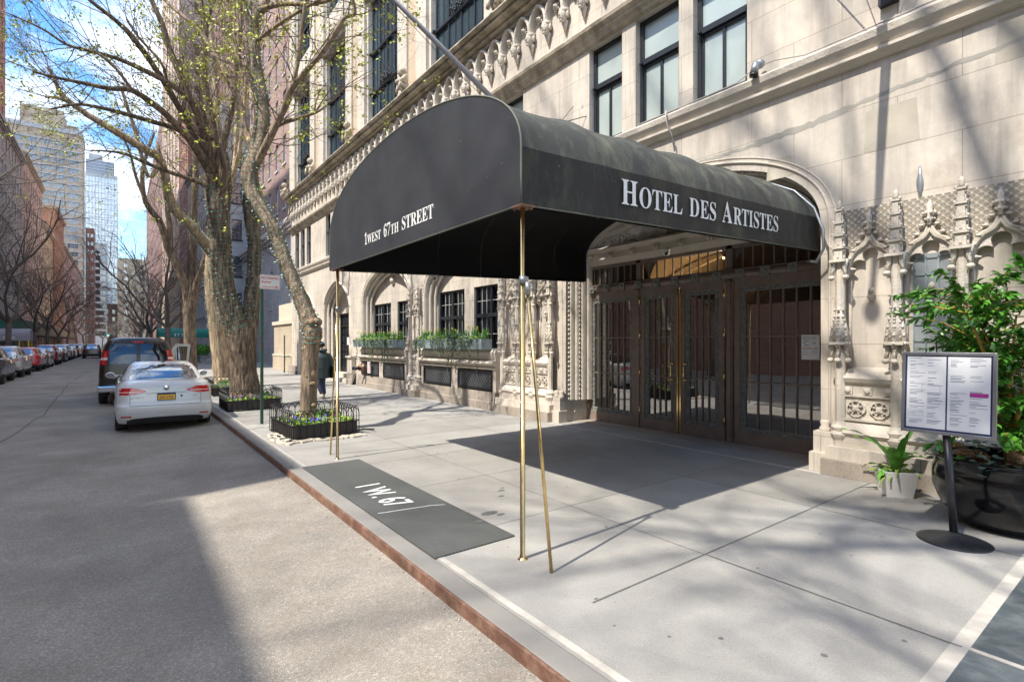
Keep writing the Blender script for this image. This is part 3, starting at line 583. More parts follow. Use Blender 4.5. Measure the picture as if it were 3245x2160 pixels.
for bi, (yc, hw, z0, zs, zc) in enumerate(bays):
    X = 8.1; wins = [(yc+.26, yc+1.82, 1.6, 3.47), (yc-1.82, yc-.26, 1.6, 3.47)]
    if bi == 1: wins = [(yc+.24, yc+1.92, 1.6, 3.38), (yc-1.9, yc-.32, 1.6, 3.38)]
    m = MB(); m.poly([(yc-hw-.05,z0-.15),(yc-hw-.05,5),(yc+hw+.05,5),(yc+hw+.05,z0-.15)], [rect(*w_) for w_ in wins], lambda a, b: (X, a, b))
    for w_ in wins:
        h_ = rect(*w_)
        for i in range(4): a, b = h_[i], h_[(i+1)%4]; m.quad((X,*a),(X,*b),(X+.16,*b),(X+.16,*a))
    hp(m, 'window_bay_wall', MATS['limestone'])
    for w_ in wins: leaded(*w_)
    # mouldings round the arch
    m = MB(); A = arch(yc, hw, z0, zs, zc, n=32)
    for off, d0, r_ in ((.05, -.03, .05), (.17, -.045, .035), (-.08, .10, .04), (-.20, .22, .04)):
        m.sweep([(a, b) for a, b in A], [(off-r_, FX+.02+max(0,d0)), (off-r_*.7, FX+d0-r_*.6), (off, FX+d0-r_), (off+r_*.7, FX+d0-r_*.6), (off+r_, FX+.02+max(0,d0))], F3, smooth=True)
    hp(m, 'arch_moulding', MATS['carved'])
    m = MB(); rr = random.Random(bi); L = 0 # running vine in the hollow of the moulding
    for i in range(len(A)-1):
        a = Vector(A[i]); b = Vector(A[i+1]); n_ = max(1, int((b-a).length/.06)); t_ = (b-a).normalized()
        for k in range(n_):
            p = a+(b-a)*(k+.5)/n_ ; s_ = 1 if (L % 2) else -1; L += 1
            m.ball((FX-.055, p.x - t_.y*(.11+.018*s_), p.y + t_.x*(.11+.018*s_)), .024+rr.random()*.008, 5, .8, 1, 1.25)
    hp(m, 'vine_carving', MATS['carved'])
    m = MB(); m.lathe([(.16,-.05),(.17,.0),(.12,.03),(.14,.06),(.05,.12)], (0,0,0), 12); m.ball((0,0,.05), .09, 8)
    m.xf(Matrix.Translation((X-.02, yc, 4.18)) @ Matrix.Rotation(R(-90), 4, 'Y')); hp(m, 'shield_boss', MATS['carved'])
    # sill, ledge mouldings
    m = MB(); run(m, [(8.12,1.72),(7.62,1.70),(7.56,1.62),(7.60,1.42),(7.50,1.40),(7.46,1.34),(7.52,1.30),(7.60,1.27),(7.60,1.24),(7.55,1.22),(7.57,1.18),(FX+.01,1.16)], yc-hw-.05, yc+hw+.05)
    hp(m, 'window_sill', MATS['carved'])
    for q, r_ in ((yc, .17), (yc-hw+.03, .07), (yc+hw-.03, .07)): hp(MB().box(7.605, FX+.005, q-r_, q+r_, .60, 1.18), 'grille_pier', MATS['limestone'])
    for a, b in ((yc-hw+.12, yc-.19), (yc+.19, yc+hw-.12)):
        m = MB(); x = 7.62; m.box(x-.03, x+.02, a, b, .64, .70); m.box(x-.03, x+.02, a, b, 1.09, 1.14); m.box(x-.03, x+.02, a, a+.05, .70, 1.09); m.box(x-.03, x+.02, b-.05, b, .70, 1.09)
        fo = hp(m, 'basement_grille', MATS['iron']); MB().box(x, x+.012, a+.05, b-.05, .70, 1.09).build('pierced_panel', MATS['grille_iron'], fo)
# door arch on the left and the far arch
X = 8.38
m = MB(); m.poly([(21.5,.1),(21.5,5),(25.3,5),(25.3,.1)], [rect(23.2,24.72,.5,3.25)], lambda a, b: (X, a, b)); m.poly([(26.5,.1),(26.5,5),(29.7,5),(29.7,.1)], [rect(26.75,28.1,1.5,2.9)], lambda a, b: (X, a, b))
m.box(7.75, 8.45, 21.62, 25.08, .12, .32); m.box(7.95, 8.45, 21.62, 25.08, .32, .5)
hp(m, 'arch_back_wall', MATS['limestone'])
m = MB()
for A in (arch(23.35,1.75,.15,3.3,4.6,n=28), arch(28.1,1.45,.15,3.2,4.5,n=28)):
    for off, d0, r_ in ((.06,-.03,.05),(-.10,.14,.04),(-.22,.30,.05)): m.sweep(A, [(off-r_,FX+.02+max(0,d0)),(off,FX+d0-r_),(off+r_,FX+.02+max(0,d0))], F3, smooth=True)
    L = 0
    for i in range(len(A)-1):
        a = Vector(A[i]); b = Vector(A[i+1]); n_ = max(1, int((b-a).length/.10)); t_ = (b-a).normalized()
        for k in range(n_):
            p = a+(b-a)*(k+.5)/n_; L += 1; s_ = 1 if L % 2 else -1; m.ball((FX+.24, p.x + t_.y*(.02), p.y - t_.x*.02 if p.y > 3.2 else p.y), .05, 5, 1.6, .8, .8)
hp(m, 'arch_moulding', MATS['carved'])
m = MB(); x = 8.42
for a, b, c, d in ((23.2,23.28,.5,3.25),(24.64,24.72,.5,3.25),(23.28,24.64,3.17,3.25),(23.28,24.64,2.62,2.72),(23.28,24.64,.5,.75)): m.box(x, x+.1, a, b, c, d)
for i in range(1, 6): y = 23.28+1.36*i/6; m.box(x+.03, x+.06, y-.012, y+.012, .75, 3.17)
for z in (1.1,1.5,1.9,2.3): m.box(x+.03, x+.06, 23.28, 24.64, z-.012, z+.012)
side_door = hp(m, 'side_door', MATS['iron']); MB().box(x+.07, x+.08, 23.28, 24.64, .75, 3.17).build('pane', MATS['glass_far'], side_door)
m = MB(); m.box(x-.01, x+.0, 23.62, 23.86, 1.78, 2.12); n1 = m.build('notice_sheet', MATS['paper'], side_door); m = MB(); m.box(x-.011, x-.001, 23.36, 23.54, 1.80, 2.12); m.build('notice_sheet', MATS['petal_yellow'], side_door)
m = MB()
for y in (26.75, 27.43, 28.04): m.box(8.40, 8.5, y, y+.06, 1.5, 2.9)
fo = hp(m, 'arch_window', MATS['window_frame']); MB().box(8.46,8.47,26.8,28.05,1.5,2.9).build('pane', MATS['glass_far'], fo)
# low pier blocks either side of the door arch
m = MB()
for y in (21.25, 25.45): m.box(7.58, FX+.01, y-.28, y+.28, .6, 1.25); m.box(7.52, FX+.01, y-.33, y+.33, 1.25, 1.33)
hp(m, 'door_pier', MATS['limestone'])
# carved niches: colonnettes, canopies, ogee arches, rosette panels
def colonnette():
    m = MB(); P = [(.10,.0),(.10,.26),(.085,.28),(.085,.45),(.11,.50),(.12,.53),(.10,.57),(.115,.62),(.08,.66),(.062,.70),(.062,1.42)]
    m.lathe(P, (0,0,0), 8, False, a0=.39)
    m.lathe([(.062,1.42),(.055,3.32)], (0,0,0), 8, False, a0=.39)
    def canopy(zb, n, tiers, spire):
        for k in range(n):
            a = math.pi/2 + math.pi*(k+.5)/n if n > 1 else math.pi
            px, py = .095*math.cos(a), .12*math.sin(a)
            m.ball((px, py, zb), .042, 8, 1, 1, .85); m.lathe([(.012,0),(.03,.10),(.05,.20)], (px*.8, py*.8, zb+.04), 5)
            m.tube([(px*.6,py*.6,zb+.18),(px*1.0,py*1.0,zb+.03)], [.03,.018], 5)
            q = [(px*.95, py*.95, zb+.16), (px*.7, py*.7, zb+.42), (px*.35, py*.35, zb+.62)]
            if spire:
                m.tube(q, [.034,.028,.010], 5)
                for j in range(4): t = j/4; m.ball((px*(.98-t*.5)-.022, py*(.98-t*.5), zb+.22+t*.4), .021, 5)
        m.cbox((-.04,0,zb+.22), (.16,.19,.035)); zz = zb+.25
        for j in range(tiers):
            s_ = 1-.13*j; m.cbox((-.03,0,zz+.06), (.105*s_,.10*s_,.13)); m.cbox((-.03,0,zz+.06), (.04*s_,.135*s_,.10)); m.cbox((-.03,0,zz+.14), (.15*s_,.155*s_,.026)); m.cbox((-.085*s_,0,zz+.05),(.02,.03,.07))
            for e_ in (-1, 1): m.ball((-.095*s_, e_*.075*s_, zz+.155), .020, 5); m.ball((-.075*s_, e_*.06*s_, zz+.10), .016, 5)
            zz += .165
        return zz
    canopy(1.50, 3, 0, True)
    m.lathe([(.08,1.70),(.075,1.95),(.03,2.25)], (-.02,0,0), 6)
    for k in range(5):
        for e_ in (-1,0,1): m.ball((-.085+abs(e_)*.03, e_*.05, 1.80+.09*k), .02, 5)
    z1 = canopy(2.58, 2, 4, False); m.lathe([(.035,0),(.022,.03),(.034,.06),(.008,.11)], (-.03,0,z1), 6)
    return m.mesh('colonnette', MATS['carved'])
M_col = colonnette()
def ogee(hw, h): # from springer to point
    P = []
    for i in range(9): t = i/8; a = t*math.pi/2*.82; P.append((-hw*math.cos(a)**.78, h*.70*math.sin(a)))
    x0, z0 = P[-1]
    for i in range(1, 6): t = i/5; P.append((x0*(1-t)**1.3, z0 + (h-z0)*(t**1.7)))
    return P + [(-a, b) for a, b in P[-2::-1]]
def niche(w_, leaded_=False):
    hw = w_/2-.05; m = MB(); f3 = lambda u, v, d: (d, u, v)
    m.sweep(ogee(hw, .52), [(-.035,-.02),(-.03,-.085),(-.012,-.105),(.0,-.09),(.014,-.11),(.03,-.085),(.034,-.02)], lambda u, v, d: (d, u, 2.62+v), smooth=True)
    og = ogee(hw-.015, .50); n_ = 8 # cusped trefoil plate set back inside the arch
    def lobe(cy, cz, r_, a0, a1): return [(cy+r_*math.cos(a0+(a1-a0)*k/n_), cz+r_*math.sin(a0+(a1-a0)*k/n_)) for k in range(n_+1)]
    inner = lobe(-hw*.50, .10, hw*.34, math.pi*1.05, math.pi*.28) + lobe(0, .24, hw*.34, math.pi*1.12, -math.pi*.12) + lobe(hw*.50, .10, hw*.34, math.pi*.72, -math.pi*.05)
    m.prism([(a, 2.62+b) for a, b in og] + [(a, 2.62+b) for a, b in inner[::-1]], lambda u, v, d: (d, u, v), -.055, .02, back=False)
    for s_ in (-1, 1): # cusps and jamb shafts
        m.tube([(-.02,s_*hw*.98,2.60),(-.05,s_*hw*.80,2.70),(-.06,s_*hw*.62,2.685)], [.028,.026,.012], 6)
        m.lathe([(.026,1.40),(.026,2.64)], (.02, s_*hw*.98, 0), 6)
        for t in (.25,.45,.65,.85): m.ball((-.10, s_*(hw*(1-t)*1.0+.035), 2.70+.5*t), .024, 5, 1, 1.5, .8)
    m.lathe([(.035,0),(.022,.04),(.05,.07),(.035,.10),(.055,.14),(.03,.18),(.038,.22),(.012,.28)], (-.09,0,3.12), 7)
    for k in range(7): a = k*.9; m.ball((-.09+.055*math.cos(a), .06*math.sin(a), 3.26), .020, 5); m.ball((-.09+.045*math.cos(a+.4), .045*math.sin(a+.4), 3.19), .015, 5)
    m.ball((-.01,0,2.36), .055, 6, .5, .8, 1.8); m.ball((-.03,.0,2.40), .035, 6); m.ball((-.03,.02,2.32), .03, 5)
    # sloping sill and band with square flowers
    s0 = len(m.v); V = [(.05,-hw,1.42),(.05,hw,1.42),(-.16,hw,1.30),(-.16,-hw,1.30),(-.19,hw,1.27),(-.19,-hw,1.27),(-.17,hw,1.22),(-.17,-hw,1.22),(-.13,hw,1.19),(-.13,-hw,1.19),(-.13,hw,.62),(-.13,-hw,.62)]
    m.add(V, [(0,1,2,3),(3,2,4,5),(5,4,6,7),(7,6,8,9),(9,8,10,11)], False)
    for y in (-hw*.85, 0, hw*.85): m.ball((-.15,y,1.11), .045, 6, .6, 1, 1); m.cbox((-.14,y,1.11), (.03,.10,.10))
    m.box(-.16,-.12,-hw,hw,1.03,1.05)
    for y in (-hw*.5, hw*.5): # quatrefoil with rose
        r_ = hw*.40
        for k in range(4):
            a = k*math.pi/2; c = (y+r_*.42*math.cos(a), .88+r_*.42*math.sin(a))
            m.sweep([(c[0]+r_*.58*math.cos(b+a), c[1]+r_*.58*math.sin(b+a)) for b in [math.pi*(-.62+1.24*i/8) for i in range(9)]], [(-.012,-.13),(-.012,-.16),(.012,-.16),(.012,-.13)], lambda u, v, d: (d, u, v))
            m.ball((-.145, y+r_*.3*math.cos(a+.78), .88+r_*.3*math.sin(a+.78)), .028, 5)
        m.ball((-.15,y,.88), .04, 8, .6, 1, 1)
    m.box(-.17,-.12,-hw,hw,.72,.75)
    V = [(-.13,-hw,.72),(-.13,hw,.72),(-.22,hw,.60),(-.22,-hw,.60),(-.24,hw,.56),(-.24,-hw,.56),(-.20,hw,.52),(-.20,-hw,.52),(-.20,hw,.36),(-.20,-hw,.36)]
    m.add(V, [(0,1,2,3),(3,2,4,5),(5,4,6,7),(7,6,8,9)], False)
    return m.mesh('niche', MATS['carved'])
def block(cols, side):
    for y in cols: hl('colonnette', M_col, (7.58, y, .15))
    me = niche(abs(cols[0]-cols[1])); w_ = abs(cols[0]-cols[1])/2-.002; q = MB(); q.prism([(-w_,2.62),(-w_,3.47),(w_,3.47),(w_,2.62)]+[(a, 2.62+b) for a, b in ogee(w_-.048, .52)[::-1]], lambda u, v, d: (d, u, v), -.07, .028, back=False); dp_ = q.mesh('diaper_panel', MATS['diaper_stone'])
    for a, b in zip(cols, cols[1:]): hl('niche', me, (7.72, (a+b)/2, .15)); hl('diaper_panel', dp_, (7.72, (a+b)/2, .15))
    lo, hi = min(cols), max(cols)
    m = MB(); m.box(7.36, FX+.004, lo-.16, hi+.16, .10, .36); hp(m, 'plinth', MATS['granite'])
    m = MB(); m.box(7.44, FX+.004, lo-.13, hi+.13, .36, .52); hp(m, 'base_course', MATS['limestone'])
    pass
block([2.83, 2.21, 1.59, .97, .35, -.27], 'r'); block([8.62, 9.21, 9.81, 10.41], 'l'); block([14.98, 15.56], 'p')
# patched repair line across the wall
m = MB(); rr = random.Random(6); M('repair_mortar', (.33,.31,.27), .9); P = []
L_ = [(5.95,4.42),(4.95,4.55),(4.15,4.72),(3.35,4.95),(2.75,5.05)]
L_ = [(6.0,4.86),(5.1,4.90),(4.2,4.90),(3.3,4.95),(2.4,5.05),(1.7,5.10),(.6,5.2)]
for a, b in zip(L_, L_[1:]):
    for k in range(14): t = k/14; P.append((a[0]+(b[0]-a[0])*t, a[1]+(b[1]-a[1])*t+rr.gauss(0,.008)))
V = []; 
for i, p in enumerate(P): h_ = .018+.014*rr.random()+(.02 if 30 < i < 50 else 0); V += [(FX-.0025, p[0], p[1]-h_), (FX-.0025, p[0], p[1]+h_)]
m.add(V, [(2*i,2*i+2,2*i+3,2*i+1) for i in range(len(P)-1)], False); hp(m, 'repair_line', MATS['repair_mortar'])
M('stone_patch', (.42,.38,.31), .88, var=.15, vs=3)
for a, b, c, d in ((2.02,2.62,4.35,4.88),(.9,1.35,4.96,5.45),(3.5,3.9,4.3,4.6)): hp(MB().quad((FX-.002,a,c),(FX-.002,b,c),(FX-.002,b-.03,d),(FX-.002,a+.04,d)), 'stone_patch', MATS['stone_patch'])
# leaded lancet in the second niche
m = MB(); m.box(7.738, 7.744, 1.72, 2.08, 1.66, 2.95); lanc = hp(m, 'leaded_lancet', MATS['glass_far_pale'])
m = MB()
for k in range(7): z = 1.7+.2*k; m.box(7.725, 7.738, 1.72, 2.08, z-.008, z+.008)
for y in (1.72, 1.84, 1.96, 2.08): m.box(7.725, 7.738, y-.008, y+.008, 1.66, 2.95)
m.build('lead_line', MATS['zinc'], lanc)
# entrance surround
m = MB(); A = [(a, b) for a, b in arch(EC, 2.58, .62, 3.5, 4.72, 'basket', 56)]
A = A[:1] + A[1:-1] + A[-1:]
for off, xo, r_ in ((.19,FX+.0,.018),(.12,FX-.005,.03),(.035,FX+.03,.035),(-.02,FX+.13,.03),(-.06,FX+.26,.035),(-.10,FX+.40,.035),(-.13,FX+.55,.045)):
    m.sweep(A, [(off-r_,xo+.10),(off-r_*.8,xo),(off-.2*r_,xo-r_*.8),(off+.4*r_,xo-r_*.7),(off+r_,xo+.10)], F3, smooth=True)
hp(m, 'arch_moulding', MATS['carved'])
m = MB(); L = 0
for i in range(len(A)-1):
    a = Vector(A[i]); b = Vector(A[i+1]); n_ = max(1, int((b-a).length/.05)); t_ = (b-a).normalized()
    for k in range(n_):
        p = a+(b-a)*(k+.5)/n_; L += 1; s_ = 1 if L % 2 else -1
        m.ball((FX+.085, p.x - t_.y*(.005+.012*s_), p.y + t_.x*(.005+.012*s_)), .024, 5, .9, 1, 1.2)
        m.ball((FX+.33, p.x - t_.y*(-.075+.012*s_), p.y + t_.x*(-.075+.012*s_)), .026, 5, .9, 1, 1.2)
hp(m, 'vine_carving', MATS['carved'])
for s_ in (-1, 1): # splayed feet of the arch mouldings and inner jamb
    m = MB(); y = EC+s_*2.72; m.box(7.50, FX+.003, min(y-.19,y+.19), max(y-.19,y+.19), .10, .40); m.box(7.56, FX+.003, min(y-.16,y+.16), max(y-.16,y+.16), .40, .68)
    for q in (-.1, .05): m.lathe([(.07,0),(.075,.06),(.05,.09),(.065,.14),(.05,.17)], (7.66, y+q, .66), 8)
    hp(m, 'jamb_base', MATS['limestone'])
for s_ in (-1, 1):
    m = MB(); y = EC+s_*2.575; e = -s_*.02
    for z0, z1 in ((.35,.75),(.80,1.15),(1.2,1.35),(1.5,2.75),(2.85,3.1)): m.box(8.0, 8.36, min(y,y+e), max(y,y+e), z0, z1)
    for z, q in ((.97,.09),(2.35,.10),(3.02,.09)): m.ball((8.18, y+e, z), q, 8, 1, .25, 1)
    hp(m, 'jamb_panel', MATS['carved'])
# stone lintel and tympanum over the doors
m = MB(); T_ = arch(EC, 2.56, 3.86, 3.9, 4.70, 'basket', 40)
m.poly([(a, b) for a, b in T_], [], lambda a, b: (8.36, a, b)); hp(m, 'tympanum', MATS['carved'])
m = MB(); run(m, [(8.40,3.92),(8.16,3.90),(8.12,3.86),(8.18,3.82),(8.26,3.79),(8.24,3.66),(8.30,3.60),(8.34,3.56),(8.46,3.56)], EC-2.57, EC+2.57); hp(m, 'door_lintel', MATS['carved'])
for k in range(9): m = MB(); m.cbox((8.24, EC-2.3+k*.575, 3.725), (.06,.13,.10)); m.ball((8.205, EC-2.3+k*.575, 3.725), .045, 7, .7, 1, 1); hp(m, 'lintel_flower', MATS['carved'])
m = MB(); rr = random.Random(9)
for s_ in (-1, 1): # foliage, banner and lozenge relief
    Pb = [(EC+s_*(.5+1.9*t), 4.02+.42*(1-t)**.7+.05*math.sin(t*9)) for t in [i/14 for i in range(15)]]
    m.sweep(Pb, [(-.06,8.35),(-.05,8.31),(.05,8.31),(.06,8.35)], F3)
    for i in range(90):
        t = rr.random(); y = EC+s_*(.35+2.0*t); z = 4.0+rr.random()*(.66*(1-t)**.75); m.ball((8.345, y, z), rr.uniform(.02,.05), 5, .7, 1.3, 1)
for k in range(5):
    for j in range(2):
        y = EC-.28+k*.14; m.sweep([(y-.07,4.03+j*.14),(y,4.10+j*.14),(y+.07,4.03+j*.14),(y,3.96+j*.14)], [(-.012,8.35),(0,8.32),(.012,8.35)], F3, closed=True)
m.box(8.30,8.355,EC-.40,EC-.36,3.95,4.6); m.box(8.30,8.355,EC+.36,EC+.40,3.95,4.6)
hp(m, 'tympanum_relief', MATS['carved'])
# bronze doors, fixed screens, transom
def door_panel(name, y0, y1, z0, z1, nb, frame=.10, orn=.085, label=None):
    x = 8.42; m = MB()
    for a, b, c, d in ((y0,y0+frame,z0,z1),(y1-frame,y1,z0,z1),(y0+frame,y1-frame,z0,z0+frame*2.1),(y0+frame,y1-frame,z1-frame,z1)): m.box(x-.02, x+.06, a, b, c, d)
    a0, a1, c0, c1 = y0+frame, y1-frame, z0+frame*2.1, z1-frame
    fo = hp(m, name, MATS['bronze'], label)
    m = MB(); q = orn
    for a, b, c, d in ((a0,a0+q,c0,c1),(a1-q,a1,c0,c1),(a0+q,a1-q,c0,c0+q),(a0+q,a1-q,c1-q,c1)): m.box(x+.0, x+.05, a, b, c, d)
    rr = random.Random(int(y0*100)); L = 0 # scrolling leaf relief
    for (pa, pb) in (((a0+q/2,c0+q/2),(a0+q/2,c1-q/2)),((a1-q/2,c0+q/2),(a1-q/2,c1-q/2)),((a0+q,c0+q/2),(a1-q,c0+q/2)),((a0+q,c1-q/2),(a1-q,c1-q/2))):
        ln = math.hypot(pb[0]-pa[0], pb[1]-pa[1]); k = max(2, int(ln/.055)); hz = abs(pb[0]-pa[0]) > abs(pb[1]-pa[1])
        for i in range(k):
            t = (i+.5)/k; y = pa[0]+(pb[0]-pa[0])*t; z = pa[1]+(pb[1]-pa[1])*t; s_ = .017*(1 if L % 2 else -1); L += 1
            m.ball((x-.002, y+(0 if hz else s_), z+(s_ if hz else 0)), .022, 5, .7, 1.2 if hz else .8, .8 if hz else 1.2)
    m.build('leaf_border', MATS['verdigris'], fo)
    g0, g1, h0, h1 = a0+q, a1-q, c0+q, c1-q
    m = MB()
    for i in range(1, nb+1): y = g0+(g1-g0)*i/(nb+1); m.box(x+.005, x+.025, y-.010, y+.010, h0, h1)
    for t in (1/3, 2/3): z = h0+(h1-h0)*t; m.box(x+.003, x+.022, g0, g1, z-.011, z+.011)
    m.build('bars', MATS['bronze'], fo)
    MB().box(x+.032, x+.038, g0, g1, h0, h1).build('pane', MATS['glass_door'], fo)
    return fo
zt = 2.93
p = door_panel('door_screen', 6.90, 8.27, .16, zt, 5)
d1 = door_panel('door', 5.895, 6.79, .16, zt, 3)
d2 = door_panel('door', 4.97, 5.865, .16, zt, 3)
p2 = door_panel('door_screen', 3.17, 4.78, .16, zt, 5)
for d_, ys in ((d1, (5.895, 5.925)), (d2, (5.835, 5.865))):
    MB().box(8.385, 8.40, ys[0], ys[1], .18, 2.9).build('brass_strip', MATS['brass'], d_)
    y = 6.02 if d_ is d1 else 5.74; m = MB()
    m.tube([(8.40,y,1.20),(8.345,y,1.20),(8.33,y,1.24),(8.33,y,1.42),(8.345,y,1.46),(8.40,y,1.46)], .013, 8); m.ball((8.37,y,1.18), .035, 10, .6, 1, 1); m.ball((8.37,y,1.48), .035, 10, .6, 1, 1)
    m.build('handle', MATS['brass'], d_)
    yh = 6.80 if d_ is d1 else 4.96
    for z in (.42, 1.2, 1.95, 2.65): MB().lathe([(.016,0),(.016,.17)], (8.385,yh,z), 8).build('hinge', MATS['brass'], d_)
for z in (.42, 1.2, 1.95, 2.65): MB().lathe([(.014,0),(.014,.15)], (8.385,8.245,z), 8).build('hinge', MATS['brass'], p)
sh_ = MB().box(8.395, 8.400, 3.42, 3.68, 1.62, 2.00).build('energy_notice', MATS['paper'], p2)
xx = 8.393; rt = (0,-1,0); up = (0,0,1)
text_mesh('notice_text', [('Building Energy', .022, 1)], MATS['ink'], (xx,3.66,1.962), rt, up, sh_, .0006, .19); text_mesh('notice_text', [('Efficiency Rating', .022, 1)], MATS['ink'], (xx,3.66,1.932), rt, up, sh_, .0006, .2)
text_mesh('notice_text', [('C', .08, 1)], MATS['ink'], (xx,3.64,1.835), rt, up, sh_, .0006); text_mesh('notice_text', [('56', .04, 1)], MATS['ink'], (xx,3.52,1.855), rt, up, sh_, .0006)
m = MB()
for i, c in enumerate(('sign_red','light_amber','petal_yellow','leaf_green')): m.cm = i; m.quad((xx,3.66-.055*i,1.80),(xx,3.66-.055*(i+1)+.002,1.80),(xx,3.66-.055*(i+1)+.002,1.808),(xx,3.66-.055*i,1.808))
m.build('rating_bar', [MATS[c] for c in ('sign_red','light_amber','petal_yellow','leaf_green')], sh_)
m = MB(); m.box(xx,xx+.001,3.44,3.66,1.778,1.784)
for k in range(4): m.box(xx,xx+.001,3.45,3.53,1.755-.014*k,1.758-.014*k); m.box(xx,xx+.001,3.58,3.66,1.755-.02*k,1.757-.02*k)
m.build('notice_line', MATS['ink'], sh_)
m = MB() # frame posts, round beam, transom
for y in (6.845, 4.875): m.box(8.40, 8.50, y-.055, y+.055, .14, 3.56); m.box(8.375, 8.40, y-.03, y+.03, .16, 2.95)
m.box(8.40, 8.50, 3.14, 8.3, 2.93, 2.99); m.tube([(8.395,3.14,3.045),(8.395,8.3,3.045)], .07, 12); m.box(8.40,8.50,3.14,8.3,3.10,3.15); m.box(8.36,8.50,3.14,8.3,3.115,3.135); m.box(8.40,8.50,3.14,8.3,3.50,3.57); m.box(8.40,8.5,3.14,3.24,3.1,3.56)
for a, b in ((3.24,4.82),(4.93,6.79),(6.90,8.27)):
    k = int((b-a)/.17)
    for i in range(1, k): y = a+(b-a)*i/k; m.box(8.43, 8.455, y-.011, y+.011, 3.15, 3.50)
hp(m, 'door_surround', MATS['bronze'])
for i in range(12): y = 3.35+i*.43; m = MB(); m.cbox((8.335,y,3.045), (.05,.15,.15)); m.ball((8.31,y,3.045), .04, 7, .6, 1, 1); hp(m, 'beam_flower', MATS['verdigris'])
hp(MB().box(8.465, 8.47, 3.2, 8.27, 3.13, 3.54), 'transom_pane', MATS['glass_clear'])
M('vault_plaster', (.34,.23,.11), .9, var=.1); m = MB() # lobby vault seen through the transom
for yc in (4.05, 5.85, 7.6, 9.4, 11.2):
    P = [(yc+.88*math.cos(math.pi*i/16), 3.05+.72*math.sin(math.pi*i/16)) for i in range(17)]
    m.add([(x, a, b) for x in (8.6, 13.5) for a, b in P], [(i,i+1,18+i,17+i) for i in range(16)], True)
    for s_ in (-1, 1): m.tube([(8.9, yc+s_*.88, 3.05), (10.0, yc, 3.72), (11.4, yc-s_*.88, 3.05)], .03, 6)
m.quad((13.5,2.5,2.9),(13.5,13,2.9),(13.5,13,4.2),(13.5,2.5,4.2)); hp(m, 'lobby_vault', MATS['vault_plaster'])
M('lamp_glow', (1,.72,.35), .5, emit=9); lb = hp(MB().ball((8.75,5.18,3.42), .022, 8), 'lobby_lamp', MATS['lamp_glow'])
pl = bpy.data.lights.new('lobby_light', 'POINT'); pl.energy = 22; pl.color = (1,.80,.56); pl.shadow_soft_size = .05; po = bpy.data.objects.new('lobby_light', pl); C.objects.link(po); po.location = (9.3,5.4,3.1)
hp(MB().box(8.05, 8.5, 3.15, 8.3, .1, .158), 'threshold', MATS['granite'])
# lanterns and wall fittings
def lantern(y, lab):
    o = thing('wall_lantern', lab, 'lantern', (8.1, y, 3.2), group='lanterns in the door arch')
    m = MB(); m.tube([(.26,0,.45),(.1,0,.52),(0,0,.47),(0,0,.36)], .018, 6); m.cbox((.27,0,.45),(.03,.12,.18)); m.lathe([(.02,.36),(.11,.30),(.10,.28)], (0,0,0), 6); m.lathe([(.05,-.04),(.07,0)], (0,0,0), 6); m.build('bracket', MATS['iron'], o)
    for k in range(6): a = k*math.pi/3; m = None
    g = MB(); g.lathe([(.065,0),(.09,.28)], (0,0,0), 6, False); g.build('lantern_glass', MATS['glass_clear'], o)
    b = MB()
    for k in range(6): a = k*math.pi/3; b.tube([(.067*math.cos(a),.067*math.sin(a),0),(.093*math.cos(a),.093*math.sin(a),.28)], .007, 4)
    b.build('lantern_bars', MATS['iron'], o)
lantern(22.85, 'iron lantern on its bracket in the door arch, nearer the window boxes'); lantern(24.95, 'iron lantern in the door arch, on the side nearer the church-like wall')
# window boxes
def leaf_quads(mb, n, box, s0, s1, rnd, fold=.35, asp=1.7):
    for i in range(n):
        p = Vector((rnd.uniform(*box[0]), rnd.uniform(*box[1]), rnd.uniform(*box[2]))); s_ = rnd.uniform(s0, s1)
        d = Vector((rnd.gauss(0,1), rnd.gauss(0,1), rnd.gauss(0,.7))).normalized(); e = d.cross(Vector((rnd.gauss(0,1), rnd.gauss(0,1), rnd.gauss(0,1)))).normalized(); u = d.cross(e)
        mb.add([p-d*s_*asp*.5, p+e*s_*.5+u*s_*fold*.3, p+d*s_*asp*.5, p-e*s_*.5+u*s_*fold*.3], [(0,1,2),(0,2,3)], False)
def blade(mb, p, h, w_, lean, az, n=5):
    V = []; dx, dy = math.cos(az), math.sin(az)
    for i in range(n+1):
        t = i/n; c = lean*t*t*h; q = w_*(1-t**2.2)*(.55+.9*t if t < .5 else 1)*.5
        x = p[0]+dx*c; y = p[1]+dy*c; z = p[2]+h*t*(1-.25*lean*t*t)
        V += [(x-dy*q, y+dx*q, z), (x+dy*q, y-dx*q, z)]
    mb.add(V, [(2*i,2*i+1,2*i+3,2*i+2) for i in range(n)], True)
